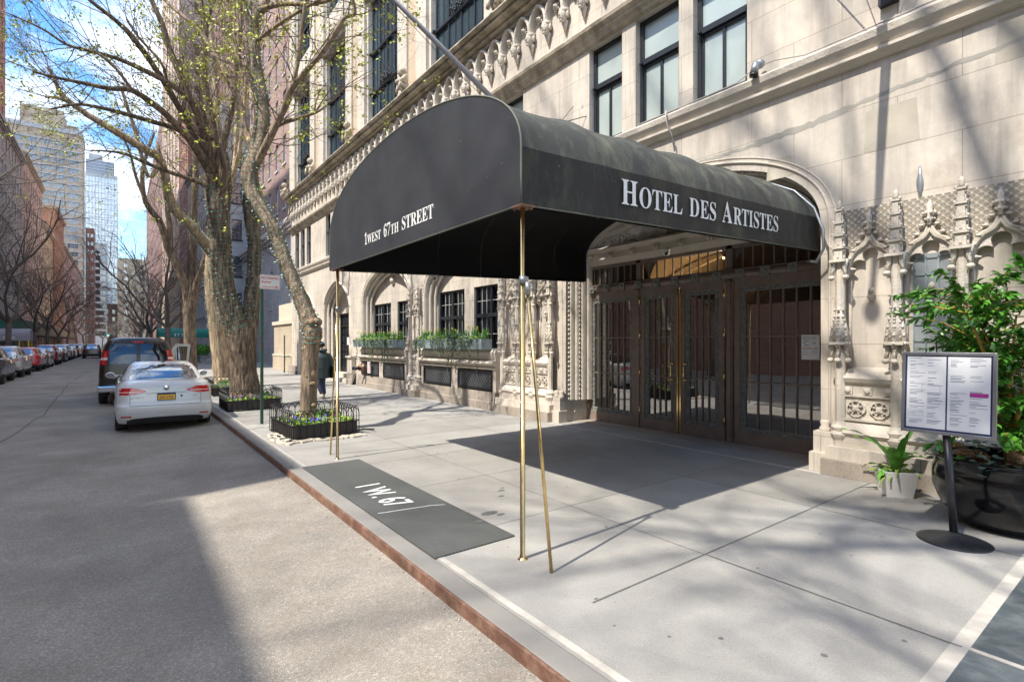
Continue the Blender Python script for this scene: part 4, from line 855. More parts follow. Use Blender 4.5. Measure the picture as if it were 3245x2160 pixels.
def window_box(y0, y1, lab):
    o = thing('window_box', lab, 'planter box', (7.5, (y0+y1)/2, 1.71), group='planter boxes under the windows'); L = (y1-y0)/2; rn = random.Random(int(y0*7))
    m = MB(); T0 = .26
    for x0, x1, a, b in ((-.22,-.205,-L,L),(.10,.115,-L,L)): m.box(x0,x1,a,b,0,T0)
    m.box(-.205,.10,-L,-L+.015,0,T0); m.box(-.205,.10,L-.015,L,0,T0); m.box(-.205,.10,-L+.015,L-.015,0,.02); m.box(-.228,-.22,-L-.01,L+.01,T0-.03,T0+.004)
    m.build('trough', MATS['zinc'], o); MB().box(-.204,.099,-L+.016,L-.016,.02,T0-.03).build('soil', MATS['soil'], o)
    g = MB(); lime = MB(); iv = MB(); bl = MB(); ye = MB(); pu = MB()
    for k in range(int(L*170)): # daffodil and tulip blades in tufts
        c = rn.choice([i for i in range(int(L*4)+1)])/ (L*4+.01); y = -L+.1 + c*(2*L-.2) + rn.gauss(0,.09); y = max(-L+.05, min(L-.05, y))
        blade(g, (rn.uniform(-.12,.05), y, T0-.03), rn.uniform(.20,.40), .028, rn.uniform(0,.5), rn.uniform(0,6.28), 4)
    leaf_quads(lime, int(L*330), ((-.23,.08),(-L,L),(T0-.03,T0+.10)), .025,.05, rn)
    for k in range(int(L*26)): # trailing ivy
        y = rn.uniform(-L,L); ln = abs(rn.gauss(0,.3))+.08; x = -.235; n_ = int(ln/.028)
        if rn.random() < .18: ln *= 2.1; n_ = int(ln/.028)
        for j in range(n_):
            z = T0-.0 - j*.028; y += rn.gauss(0,.012); xx_ = x + (.0 if z > -.02 else min(.04, -z*.3))-.01
            leaf_quads(iv, 2, ((xx_-.03,xx_),(y-.025,y+.025),(z-.02,z+.02)), .02,.042, rn)
    for k in range(int(L*36)): bl.ball((rn.uniform(-.22,.02), rn.uniform(-L,L), T0+rn.uniform(.04,.12)), .014, 5, 1,1,.6)
    for k in range(int(L*7)): x, y, z = rn.uniform(-.12,.0), rn.uniform(-L+.1,L-.1), T0+rn.uniform(.24,.34); ye.ball((x,y,z), .022, 6, .5,1.2,1.2); ye.lathe([(.012,0),(.016,.03)], (x-.02,y,z), 6)
    for k in range(int(L*14)): pu.ball((rn.uniform(-.22,.0), rn.uniform(-L,L), T0+rn.uniform(.03,.08)), .014, 5)
    g.build('daffodil_leaves', MATS['leaf_green'], o); lime.build('foliage', MATS['leaf_lime'], o); iv.build('ivy', MATS['leaf_ivy'], o)
    bl.build('blue_flowers', MATS['petal_blue'], o); ye.build('daffodil_flowers', MATS['petal_yellow'], o); pu.build('purple_flowers', MATS['petal_purple'], o)
window_box(10.92, 14.72, 'zinc planter box of daffodils and ivy under the window nearest the entrance')
window_box(16.0, 19.95, 'zinc planter box of daffodils and ivy under the farther window, above the fire hose connection')
o = thing('fire_hose_connection', 'brown and black twin fire hose connection in front of the basement grille', 'fire hose connection', (7.5, 19.55, .9))
m = MB(); m.lathe([(.20,0),(.21,.02),(.12,.04),(.10,.16)], (0,0,0), 16); m.xf(Matrix.Rotation(R(-90), 4, 'Y')); m.build('back_plate', MATS['valve_brown'], o)
m = MB()
for y in (-.09,.09): m.tube([(-.1,y*.5,0),(-.2,y*1.3,0),(-.30,y*1.6,-.01)], [.05,.055,.06], 10); m.tube([(-.30,y*1.6,-.01),(-.36,y*1.75,-.012)], .07, 8)
m.build('inlet', MATS['iron'], o)
s_ = tag(MB().box(7.47, 7.48, 18.72, 18.98, .74, 1.16).build('hose_notice', MATS['sign_white']), 'white notice with red printing beside the fire hose connection', 'notice')
m = MB()
for k in range(4): m.box(7.466, 7.4698, 18.75, 18.84, .78+.09*k, .83+.09*k); m.box(7.466, 7.4698, 18.87, 18.96, .78+.09*k, .81+.09*k)
m.build('printing', MATS['sign_red'], s_)

# ------------------------------------------------------------------ the canopy
can = thing('entrance_canopy', 'black canvas arched entrance canopy on brass poles, lettered in white', 'canopy', (2.53, 5.57, .15))
CB = Vector((2.53, 5.57, .15))
def cp(mb, name, mats, parent=None, label=None):
    o = mb.build(name, mats, parent or can, label=label)
    if parent is None: o.matrix_parent_inverse = Matrix.Translation(-CB)
    return o
CY, HW = 5.57, 2.345
def cprof(n=40):
    P = [(-HW, 0), (-HW, .24), (-HW, .47)]
    for i in range(1, n): a = math.pi*i/n; P.append((-HW*math.copysign(abs(math.cos(a))**.93, math.cos(a)), .47+.88*math.sin(a)**.93))
    return P + [(HW, .47), (HW, .24), (HW, 0)]
CPF = cprof(); XA, XB = 2.53, 7.92
def zb(x): return 2.97 + .039*(x-XA)
ribs = 6; NS = ribs*10
def shell(off, name, mats, lo=0, hi=None, sag=.032, par=None):
    m = MB(); V = []; P = CPF[lo:hi]; n = len(P); cols = []
    for i in range(NS+1):
        x = XA + (XB-XA)*i/NS; ph = (i % 10)/10; s_ = sag*(1-abs(2*ph-1)**2.4) if 0 < ph else 0
        rn = math.sin(x*5.1)*.006
        for k, (u, v) in enumerate(P):
            q = 1 if v > .47 else (v/.47)**2*.5+ (.15 if v > 0 else 0); L_ = math.hypot(u/HW, (v-.2)/1.1)
            du = -(u/HW)/L_*(s_*q+off) + (rn if v < .3 else 0); dv = -((v-.2)/1.1)/L_*(s_*q+off) if v > .3 else 0
            V.append((x, CY+u+du, zb(x)+v+dv))
    m.add(V, [(i*n+k, i*n+k+1, (i+1)*n+k+1, (i+1)*n+k) for i in range(NS) for k in range(n-1)], True)
    return cp(m, name, mats)
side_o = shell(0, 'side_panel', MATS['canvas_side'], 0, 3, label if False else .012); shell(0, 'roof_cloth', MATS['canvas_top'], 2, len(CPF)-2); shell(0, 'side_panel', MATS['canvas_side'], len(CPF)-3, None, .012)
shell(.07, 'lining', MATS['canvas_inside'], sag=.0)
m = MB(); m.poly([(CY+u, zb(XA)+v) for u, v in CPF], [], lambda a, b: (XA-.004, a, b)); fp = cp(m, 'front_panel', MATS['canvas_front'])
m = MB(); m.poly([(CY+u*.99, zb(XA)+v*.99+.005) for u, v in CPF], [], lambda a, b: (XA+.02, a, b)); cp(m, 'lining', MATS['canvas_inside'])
M('piping', (.14,.15,.12), .6)
m = MB(); m.tube([(XA-.002, CY+u*1.001, zb(XA)+v*1.001) for u, v in CPF], .009, 6); cp(m, 'piping', MATS['piping'])
m = MB(); M('hem', (.07,.075,.055), .7)
for s_ in (-1, 1): m.tube([(x_, CY+s_*HW, zb(x_)) for x_ in (XA, 4, 6, XB)], .007, 6)
m.tube([(XA, CY-HW, zb(XA)), (XA, CY+HW, zb(XA))], .008, 6); cp(m, 'hem', MATS['hem'])
m = MB() # galvanised frame under the cloth
for i in range(ribs+1):
    x_ = XA+.05+(XB-XA-.1)*i/ribs; m.tube([(x_, CY+u*.975, zb(x_)+v*.97) for u, v in CPF[::3]+[CPF[-1]]], .014, 6)
for s_ in (-1, 1): m.tube([(XA+.03, CY+s_*2.31, zb(XA)+.02),(XB-.02, CY+s_*2.31, zb(XB)+.02)], .014, 6)
cp(m, 'frame', MATS['iron'])
text_mesh('lettering', [(serif('1'), .15, .62), (serif('WEST'), .115, .80), (' ', .16, 1), (serif('67'), .15, .72), (serif('TH'), .115, .80), (' ', .16, 1), (serif('STREET'), .145, .80)], MATS['letter_white'], (XA-.004, 6.50, 3.145), (0,-1,0), (0,0,1), fp, .004, 1.86)
text_mesh('lettering', [(serif('H'), .24, .78), (serif('OTEL'), .20, .78), (' ', .22, 1), (serif('D'), .20, .78), (serif('ES'), .20, .78), (' ', .22, 1), (serif('A'), .24, .78), (serif('RTISTES'), .20, .78)], MATS['letter_silver'], (3.70, CY-HW-.012, 3.165), (1,0,.041), (-.0,0,1), can, .006, 3.0).matrix_parent_inverse = Matrix.Translation(-CB)
for y, by in ((3.25, 2.92), (7.69, 8.06)): # brass poles with slanting braces
    m = MB(); m.lathe([(.042,0),(.042,.005),(.025,.008),(.025,.03),(.0205,.034),(.0205,2.85)], (2.565, y, .15), 16); po_ = cp(m, 'pole', MATS['brass'])
    s_ = 1 if by > y else -1
    m = MB(); m.tube([(2.58, by, .15), (2.575, y+s_*.05, 2.32)], .0135, 12); cp(m, 'brace', MATS['brass'])
    m = MB(); m.lathe([(.027,-.03),(.028,.03)], (2.565,y,2.38), 10); m.lathe([(.021,-.05),(.021,.05)], (2.573,y+s_*.052,2.31), 10); m.cbox((2.57,y+s_*.03,2.39),(.02,.05,.025)); cp(m, 'clamp', MATS['steel_gray'])
    m = MB(); m.box(2.50, 2.64, y-.07, y+.07, zb(XA)-.012, zb(XA)+.0); m.ball((2.61,y-.05,zb(XA)-.02),.015,6); m.ball((2.52,y+.05,zb(XA)-.02),.015,6); cp(m, 'bracket', MATS['rust_steel'])
pts = [(7.62,4.13,4.30),(7.60,3.78,4.22),(7.58,3.42,4.02),(7.56,3.15,3.72),(7.55,3.03,3.40),(7.56,3.03,3.14),(7.60,3.14,2.98),(7.66,3.28,3.02)]
tag(MB().tube(pts, .018, 10).build('conduit_hose', MATS['galvanised'] if False else MATS['steel_gray']), 'grey conduit hose looping beside the wall end of the black canopy', 'hose')
# flagpoles
def flagpole(y, z, L, lab):
    o = thing('flagpole', lab, 'flagpole', (7.75, y, z), group='flagpoles over the entrance'); sl_ = .54
    m = MB(); m.tube([(0,0,0),(-L*.5,0,L*.5*sl_),(-L,0,L*sl_)], [.062,.052,.032], 12); m.build('pole', MATS['gray_paint'], o)
    m = MB(); m.ball((-L-.05,0,(L+.05)*sl_), .10, 12); m.build('ball_finial', MATS['brass'], o)
    m = MB(); m.cbox((-.05,0,-.02),(.10,.20,.30)); m.lathe([(.09,0),(.09,.12)], (-.06,0,-.05), 10); m.build('bracket', MATS['iron'], o)
    m = MB()
    for s_ in (-1, 1): m.tube([(-.9,0,.9*sl_),(0,s_*.9,.75)], .009, 5); m.tube([(-.9,0,.9*sl_),(-.35,s_*.25,.55),(0,s_*.5,1.1)], .006, 4)
    m.tube([(-.3,0.02,.1),(-L*.55,.03,L*.5*sl_-.02),(-L+.1,.04,L*sl_-.05)], .006, 4); m.build('stay', MATS['iron'], o)
flagpole(8.57, 5.85, 5.0, 'grey flagpole slanting up from the wall behind the canopy')
flagpole(2.33, 6.30, 4.75, 'grey flagpole high on the wall over the menu stand, mostly out of the picture')
# wall fittings
o = thing('floodlight', 'small grey floodlight with its cable on the moulding under the upper windows', 'floodlight', (7.62, 3.93, 5.98))
m = MB(); m.ball((0,0,.06), .07, 10); m.tube([(0,0,.06),(-.07,.03,.03),(-.10,.04,-.10)], [.055,.06,.062], 10); m.build('lamp_head', MATS['steel_gray'], o); MB().lathe([(.064,0),(.064,.04)], (-.10,.04,-.14), 10).build('lens_cap', MATS['iron'], o)
tag(MB().tube([(7.60,6.2,5.885),(7.60,4.9,5.885),(7.62,4.3,5.90),(7.63,4.0,6.02),(7.62,3.7,6.0),(7.61,3.3,5.89),(7.60,1.2,5.885),(7.60,-1,5.885)], .010, 6).build('electric_cable', MATS['cable_gray']), 'thin pale electric cable running along the moulding under the upper windows', 'cable')
tag(MB().tube([(7.55,5.55,5.90),(7.50,5.52,5.78),(7.52,5.5,5.6),(7.60,5.48,5.5),(7.68,5.46,5.2)], .013, 6).build('drop_cable', MATS['cable_gray']), 'short grey cable hanging over the moulding above the canopy roof', 'cable')
o = thing('wall_bracket', 'small grey metal bracket bolted above the pointed niches', 'bracket', (7.73, 2.02, 3.62)); m = MB(); m.lathe([(.012,0),(.02,.10),(.034,.16),(.034,.23),(.02,.29),(.012,.40)], (0,0,0), 8, sx=.4); m.build('plate', MATS['steel_gray'], o)
def dome(loc, lab, s_=1):
    o = thing('security_camera', lab, 'security camera', loc); m = MB(); m.lathe([(.055*s_,0),(.06*s_,-.03*s_)], (0,0,0), 14); m.ball((0,0,-.05*s_), .055*s_, 12); m.build('housing', MATS['white_plastic'], o); MB().ball((-.03*s_,-.025*s_,-.075*s_), .028*s_, 8).build('lens', MATS['iron'], o)
dome((8.10, 5.95, 3.62), 'white domed security camera under the stone lintel over the doors', 1.25); dome((4.3, 7.86, 3.03), 'small dark camera on the lower edge of the far canopy side', .8)
# mat
mat = tag(MB().box(2.0, 2.80, 3.66, 7.44, .151, .166).build('door_mat', MATS['rubber_mat']), 'long grey ribbed rubber mat along the kerb lettered in white', 'mat')
def ribbed():
    m = MATS['rubber_mat']; n = m.node_tree.nodes; l = m.node_tree.links; b = n['Principled BSDF']; src = b.inputs['Base Color'].links[0].from_socket
    t = n.new('ShaderNodeTexCoord'); v = n.new('ShaderNodeTexBrick'); v.offset = 0; v.inputs['Scale'].default_value = 1; v.inputs['Brick Width'].default_value = .035; v.inputs['Row Height'].default_value = .035; v.inputs['Mortar Size'].default_value = .006
    v.inputs['Color1'].default_value = (1,1,1,1); v.inputs['Color2'].default_value = (.92,.92,.92,1); v.inputs['Mortar'].default_value = (.70,.70,.70,1); l.new(t.outputs['Object'], v.inputs['Vector'])
    x = n.new('ShaderNodeMix'); x.data_type = 'RGBA'; x.blend_type = 'MULTIPLY'; x.inputs['Factor'].default_value = 1; l.new(src, x.inputs['A']); l.new(v.outputs['Color'], x.inputs['B']); l.new(x.outputs['Result'], b.inputs['Base Color'])
    bp = n.new('ShaderNodeBump'); bp.invert = True; bp.inputs['Strength'].default_value = .6; bp.inputs['Distance'].default_value = .004; l.new(v.outputs['Fac'], bp.inputs['Height']); l.new(bp.outputs[0], b.inputs['Normal'])
ribbed()
text_mesh('lettering', [('1 W. 67', .30, .62)], MATS['letter_white'], (2.22, 6.02, .1662), (0,-1,0), (1,0,0), mat, .0012, .98, bold=.012)
m = MB(); m.add([(2.06,4.95,.1667),(2.60,4.86,.1667),(2.74,4.80,.1667),(2.74,4.808,.1667),(2.60,4.872,.1667),(2.06,4.962,.1667)], [(0,1,4,5),(1,2,3,4)], False); m.build('white_scuff', MATS['letter_white'], mat)

# ------------------------------------------------------------------ menu stand, pots, ficus
o = thing('menu_stand', 'black pedestal menu stand with a framed two-page menu beside the planters', 'menu stand', (5.78, 1.27, .15))
m = MB(); m.lathe([(.26,0),(.262,.012),(.24,.022),(.12,.055),(.055,.075),(.04,.085)], (0,0,0), 36); bevel(m.build('base', MATS['stand_black'], o), .002)
MB().tube([(0,0,.07),(-.02,.045,.93)], .030, 20).build('post', MATS['stand_black'], o)
bd = bpy.data.objects.new('board', MB().box(-.012,.012,-.325,.325,0,.72).mesh('board', MATS['menu_frame'])); C.objects.link(bd); bd.parent = o; bd.location = (-.05,.04,.925); bd.rotation_euler = (R(0), R(4), R(-1)); bevel(bd, .004)
m = MB()
for a, b, c, d in ((-.325,-.30,0,.72),(.30,.325,0,.72),(-.30,.30,0,.028),(-.30,.30,.692,.72)): m.box(-.026,-.012,a,b,c,d)
bevel(m.build('rim', MATS['menu_frame'], bd), .003)
m = MB(); m.box(-.0165,-.0125,-.30,.30,.028,.692); m.build('board_back', MATS['plate_blue'], bd)
m = MB(); m.box(-.019,-.0168,-.287,-.006,.045,.680); m.box(-.019,-.0168,.006,.287,.045,.680); m.build('menu_page', MATS['paper'], bd)
m = MB(); rn = random.Random(12); xx = -.0196
for pg in (.145, -.145):
    for k in range(46):
        if rn.random() < .22: continue
        z = .665-.0134*k
        for c in (-1, 1):
            if rn.random() < .3: continue
            yc = pg+c*-.065; wd = rn.uniform(.03,.115); m.box(xx, xx+.0004, yc+.055-wd, yc+.055, z-.0022, z+ (.0018 if rn.random() < .7 else .004))
for z0, z1, a, b in ((.36,.43,-.10,.03),(.15,.20,.02,.13)):
    for p_, q_ in (((a,z0),(b,z0)),((a,z1),(b,z1)),((a,z0),(a,z1)),((b,z0),(b,z1))): m.box(xx,xx+.0004,.145+min(p_[0],q_[0])-.001,.145+max(p_[0],q_[0])+.001,min(p_[1],q_[1])-.001,max(p_[1],q_[1])+.001)
m.build('menu_printing', MATS['ink'], bd)['kind'] = 'stuff'; MB().box(xx-.0004, xx+.0002, -.275, -.155, .345, .378).build('menu_banner', MATS['ink_magenta'], bd)
MB().box(-.0128,.026,-.02,.02,.715,.73).tube([(0,.08,.72),(0,.085,.82),(-.03,.08,.85),(-.07,.05,.84)], .005, 6).build('picture_lamp', MATS['iron'], bd)
# white pot
o = thing('potted_plant', 'broad-leaved plant in a small white square pot against the wall', 'potted plant', (7.02, 2.06, .15), R(38))
m = MB(); q = .125; r_ = .165; V = [(sx*s_, sy*s_, z) for z, s_ in ((0,q),(.29,r_)) for sx, sy in ((-1,-1),(1,-1),(1,1),(-1,1))] + [(sx*s_, sy*s_, z) for z, s_ in ((.29,r_-.015),(.20,r_-.03)) for sx, sy in ((-1,-1),(1,-1),(1,1),(-1,1))]
m.add(V, [(3,2,1,0)]+[(i,(i+1)%4,4+(i+1)%4,4+i) for i in range(4)]+[(4+i,4+(i+1)%4,8+(i+1)%4,8+i) for i in range(4)]+[(8+i,8+(i+1)%4,12+(i+1)%4,12+i) for i in range(4)]+[(12,13,14,15)], False)
bevel(m.build('pot', MATS['pot_white'], o), .006)
def broad(mb, p, az, L, w_, up, droop, n=10):
    V = []; x, y, z = p; el = up
    for i in range(n+1):
        t = i/n; q = w_*math.sin(min(1, t*1.02+.02)*math.pi)**.8*(.6+.4*(1-t)); q = max(q, .006)
        sx, sy = -math.sin(az)*q, math.cos(az)*q; rf = .012*math.sin(i*2.1)
        V += [(x-sx, y-sy, z+q*.35+rf), (x, y, z), (x+sx, y+sy, z+q*.35-rf)]
        st = L/n; el -= droop/n; x += math.cos(az)*math.cos(el)*st; y += math.sin(az)*math.cos(el)*st; z += math.sin(el)*st
    mb.add(V, [(3*i+k, 3*i+k+1, 3*i+k+4, 3*i+k+3) for i in range(n) for k in (0,1)], True)
m = MB(); rn = random.Random(31)
for az, L, w_, up, dr, z0 in ((2.55,.75,.055,1.15,1.0,.35),(3.3,.42,.075,1.3,.9,.3),(5.2,.48,.10,1.35,.5,.42),(.6,.45,.07,1.2,1.4,.3),(1.6,.5,.06,1.3,1.3,.35),(4.3,.40,.08,1.25,1.3,.3),(6.0,.5,.05,1.1,1.6,.3),(3.9,.55,.055,1.4,.6,.3),(.2,.36,.045,.8,1.8,.25),(2.9,.34,.05,.8,1.9,.25)):
    a_ = az-R(38); broad(m, (.03*math.cos(a_), .03*math.sin(a_), z0), a_, L, w_, up, dr)
for k in range(7): a_ = rn.uniform(0,6.28); m.tube([(0,0,.18),(.02*math.cos(a_),.02*math.sin(a_),.36)], .008, 5)
m.build('leaves', MATS['leaf_dark'], o)
m = MB()
for k in range(16): a_ = rn.uniform(0,6.28); broad(m, (.05*math.cos(a_),.05*math.sin(a_),.25), a_, rn.uniform(.20,.34), .028, rn.uniform(.5,1.2), 1.9, 6)
m.build('lime_leaves', MATS['leaf_lime'], o)
# black bowl with ficus
BX, BY = 6.68, 1.03
o = thing('bowl_planter', 'large glossy black bowl planter with pine cones and eucalyptus beside the menu stand', 'planter', (BX, BY, .15))
m = MB(); m.lathe([(.26,0),(.40,.03),(.53,.16),(.60,.34),(.60,.50),(.575,.60),(.60,.625),(.61,.65),(.56,.655),(.54,.60),(.50,.56)], (0,0,0), 32); m.build('bowl', MATS['pot_black'], o)
MB().lathe([(.1,.56),(.53,.575)], (0,0,0), 16).build('soil', MATS['soil'], o)
m = MB(); rn = random.Random(5)
def cone(mb, c, az, L=.24, r0=.065):
    mt = Matrix.Translation(c) @ Matrix.Rotation(az, 4, 'Z') @ Matrix.Rotation(R(80), 4, 'Y'); s0 = len(mb.v)
    for i in range(13):
        t = i/12; rr_ = r0*(1-t*.75)*(.7+.5*math.sin(min(1,t*3)*1.57)); n_ = 9
        for k in range(n_): a = k*2*math.pi/n_+i*.35; c0 = (rr_*math.cos(a)*.55, rr_*math.sin(a)*.55, L*t); mb.add([c0,(rr_*math.cos(a-.3),rr_*math.sin(a-.3),L*t+.018),(rr_*1.12*math.cos(a),rr_*1.12*math.sin(a),L*t+.03),(rr_*math.cos(a+.3),rr_*math.sin(a+.3),L*t+.018)], [(0,1,2,3)], False)
    mb.lathe([(r0*.45,0),(.012,L)], (0,0,0), 7); mb.xf(mt, s0)
for x, y, az in ((-.30,.12,2.2),(-.10,.33,1.0),(-.15,-.30,2.7),(.05,-.42,3.4),(-.38,-.10,.4)): m = MB(); cone(m, (x,y,.66), az); m.build('pine_cone', MATS['cone_brown'], o)
m = MB()
for k in range(230):
    a = rn.uniform(0,6.28); q = rn.uniform(.30,.64); x, y, z = q*math.cos(a), q*math.sin(a), .62+rn.uniform(0,.10)-(.10*max(0,q-.56)/.08); r_ = rn.uniform(.022,.04); az = rn.uniform(0,6.28); tl = rn.uniform(-.6,.6)
    V = [(x+r_*math.cos(b)*math.cos(az)-r_*math.sin(b)*math.sin(az), y+r_*math.cos(b)*math.sin(az)+r_*math.sin(b)*math.cos(az), z+r_*math.cos(b)*math.sin(tl)) for b in [i*math.pi/4 for i in range(8)]]; m.add(V, [tuple(range(8))], False)
m.build('eucalyptus', MATS['leaf_grey'], o)['kind'] = 'stuff'
m = MB()
for az, L in ((2.6,.4),(3.6,.42),(4.6,.36),(1.8,.4),(5.2,.35)): broad(m, (.30*math.cos(az),.30*math.sin(az),.60), az, L, .05, .9, 1.7)
m.build('broad_leaves', MATS['leaf_dark'], o)
o = thing('ficus_tree', 'leafy glossy green ficus tree growing in the black bowl planter', 'tree', (BX, BY, .72))
m = MB(); st = []
for k in range(5):
    a = k*1.26; p0 = Vector((.05*math.cos(a),.05*math.sin(a),-.02)); p1 = p0+Vector((rn.gauss(0,.05),rn.gauss(0,.05),.45)); p2 = p1+Vector((.10*math.cos(a),.10*math.sin(a),.5)); p3 = p2+Vector((.22*math.cos(a),.22*math.sin(a),.5))
    m.tube([p0,p1,p2,p3], [.024,.02,.016,.008], 7); st += [p1,p2,p3]
brs = []
for k in range(150):
    p0 = rn.choice(st) + Vector((0,0,rn.uniform(-.15,.2))); a = rn.uniform(0,6.28); el = rn.uniform(-.15,1.0); L = rn.uniform(.40,.90)
    d = Vector((math.cos(a)*math.cos(el), math.sin(a)*math.cos(el), math.sin(el))); p1 = p0+d*L*.5; p2 = p1+(d+Vector((0,0,-.35))).normalized()*L*.5
    if p2.x+BX < 5.95 and p2.y+BY > .75 and p2.z+.72 < 1.95: continue
    m.tube([p0,p1,p2], [.007,.005,.002], 4, False); brs.append((p0,p1,p2))
m.build('stems', MATS['stem_yellow'], o)
m = MB()
def ficleaf(mb, p, d, s_, rn):
    d = d.normalized(); e = d.cross(Vector((rn.gauss(0,.35), rn.gauss(0,.35), 1))).normalized(); u = e.cross(d)
    q = s_*.22; mb.add([p, p+d*s_*.3+e*q*1.0+u*q*.35, p+d*s_*.68+e*q*.8+u*q*.2, p+d*s_-u*q*.5, p+d*s_*.68-e*q*.8+u*q*.2, p+d*s_*.3-e*q*1.0+u*q*.35, p+d*s_*.35, p+d*s_*.7], [(0,1,6),(1,2,7,6),(2,3,7),(3,4,7),(4,5,6,7),(5,0,6)], True)
for p0,p1,p2 in brs:
    for k in range(64):
        t = rn.uniform(.1,1.0); p = p0.lerp(p1, t*2) if t < .5 else p1.lerp(p2, (t-.5)*2)
        if p.x+BX < 6.02 and p.y+BY > .7 and p.z+.72 < 2.0: continue
        d = (p2-p0).normalized() + Vector((rn.gauss(0,.7), rn.gauss(0,.7), rn.gauss(-.45,.4))); ficleaf(m, p, d, rn.uniform(.06,.105), rn)
m.build('leaves', MATS['leaf_dark'], o)
# ------------------------------------------------------------------ trees
LIMB = {}
LIMB['A']=[[(2.89,10.36,0.39,0.151),(2.90,10.35,1.18,0.142),(2.93,10.32,1.73,0.151),(2.95,10.30,2.13,0.161),(2.81,10.54,2.71,0.128),(2.57,10.85,3.53,0.124),(2.43,11.08,4.11,0.116),(2.21,11.50,4.73,0.128),(2.14,11.67,5.08,0.155),(2.12,11.69,5.41,0.150),(2.32,11.66,6.03,0.115),(2.38,11.74,6.86,0.100),(2.28,11.95,7.67,0.106),(2.26,12.08,8.49,0.107),(2.30,12.05,8.93,0.091),(2.06,12.36,9.37,0.081),(1.74,12.85,10.19,0.066),(1.72,13.12,11.32,0.045)],
 [(2.23,11.60,5.54,0.078),(2.36,11.25,5.91,0.071),(2.59,10.83,6.54,0.065),(2.65,10.66,6.81,0.059),(2.85,10.26,7.11,0.048),(3.07,9.96,7.41,0.041),(3.34,9.64,7.95,0.033),(3.47,9.41,8.00,0.026),(3.32,9.40,8.52,0.021)],
 [(2.65,10.66,6.81,0.044),(2.77,10.70,7.33,0.042),(2.82,10.65,7.76,0.040),(2.89,10.60,8.49,0.032),(2.94,10.57,9.19,0.025)],
 [(2.39,11.73,6.26,0.053),(2.62,11.06,6.30,0.041),(2.98,10.28,6.31,0.027),(3.17,10.02,6.44,0.014)],
 [(2.30,12.05,8.93,0.054),(2.66,11.41,8.88,0.047),(3.09,10.57,8.62,0.038),(3.49,9.90,8.65,0.027),(3.80,9.41,8.91,0.019)],
 [(2.29,11.93,8.23,0.043),(2.51,11.39,8.33,0.039),(2.84,10.76,8.47,0.030),(3.20,10.12,8.59,0.022)],
 [(2.39,11.98,8.90,0.064),(2.61,11.82,9.57,0.054),(2.79,11.68,10.51,0.038)],
 [(2.34,11.77,7.05,0.040),(2.13,12.18,7.55,0.035),(1.96,12.56,8.27,0.030),(1.91,12.72,8.95,0.025),(1.95,12.82,9.85,0.019)],
 [(2.12,11.69,5.28,0.083),(2.21,11.99,5.97,0.074),(2.14,12.29,6.39,0.065),(2.07,12.60,7.12,0.061),(1.79,13.07,8.02,0.056),(1.40,13.61,8.94,0.049),(0.90,14.37,9.72,0.038),(0.52,14.91,10.41,0.027)]]
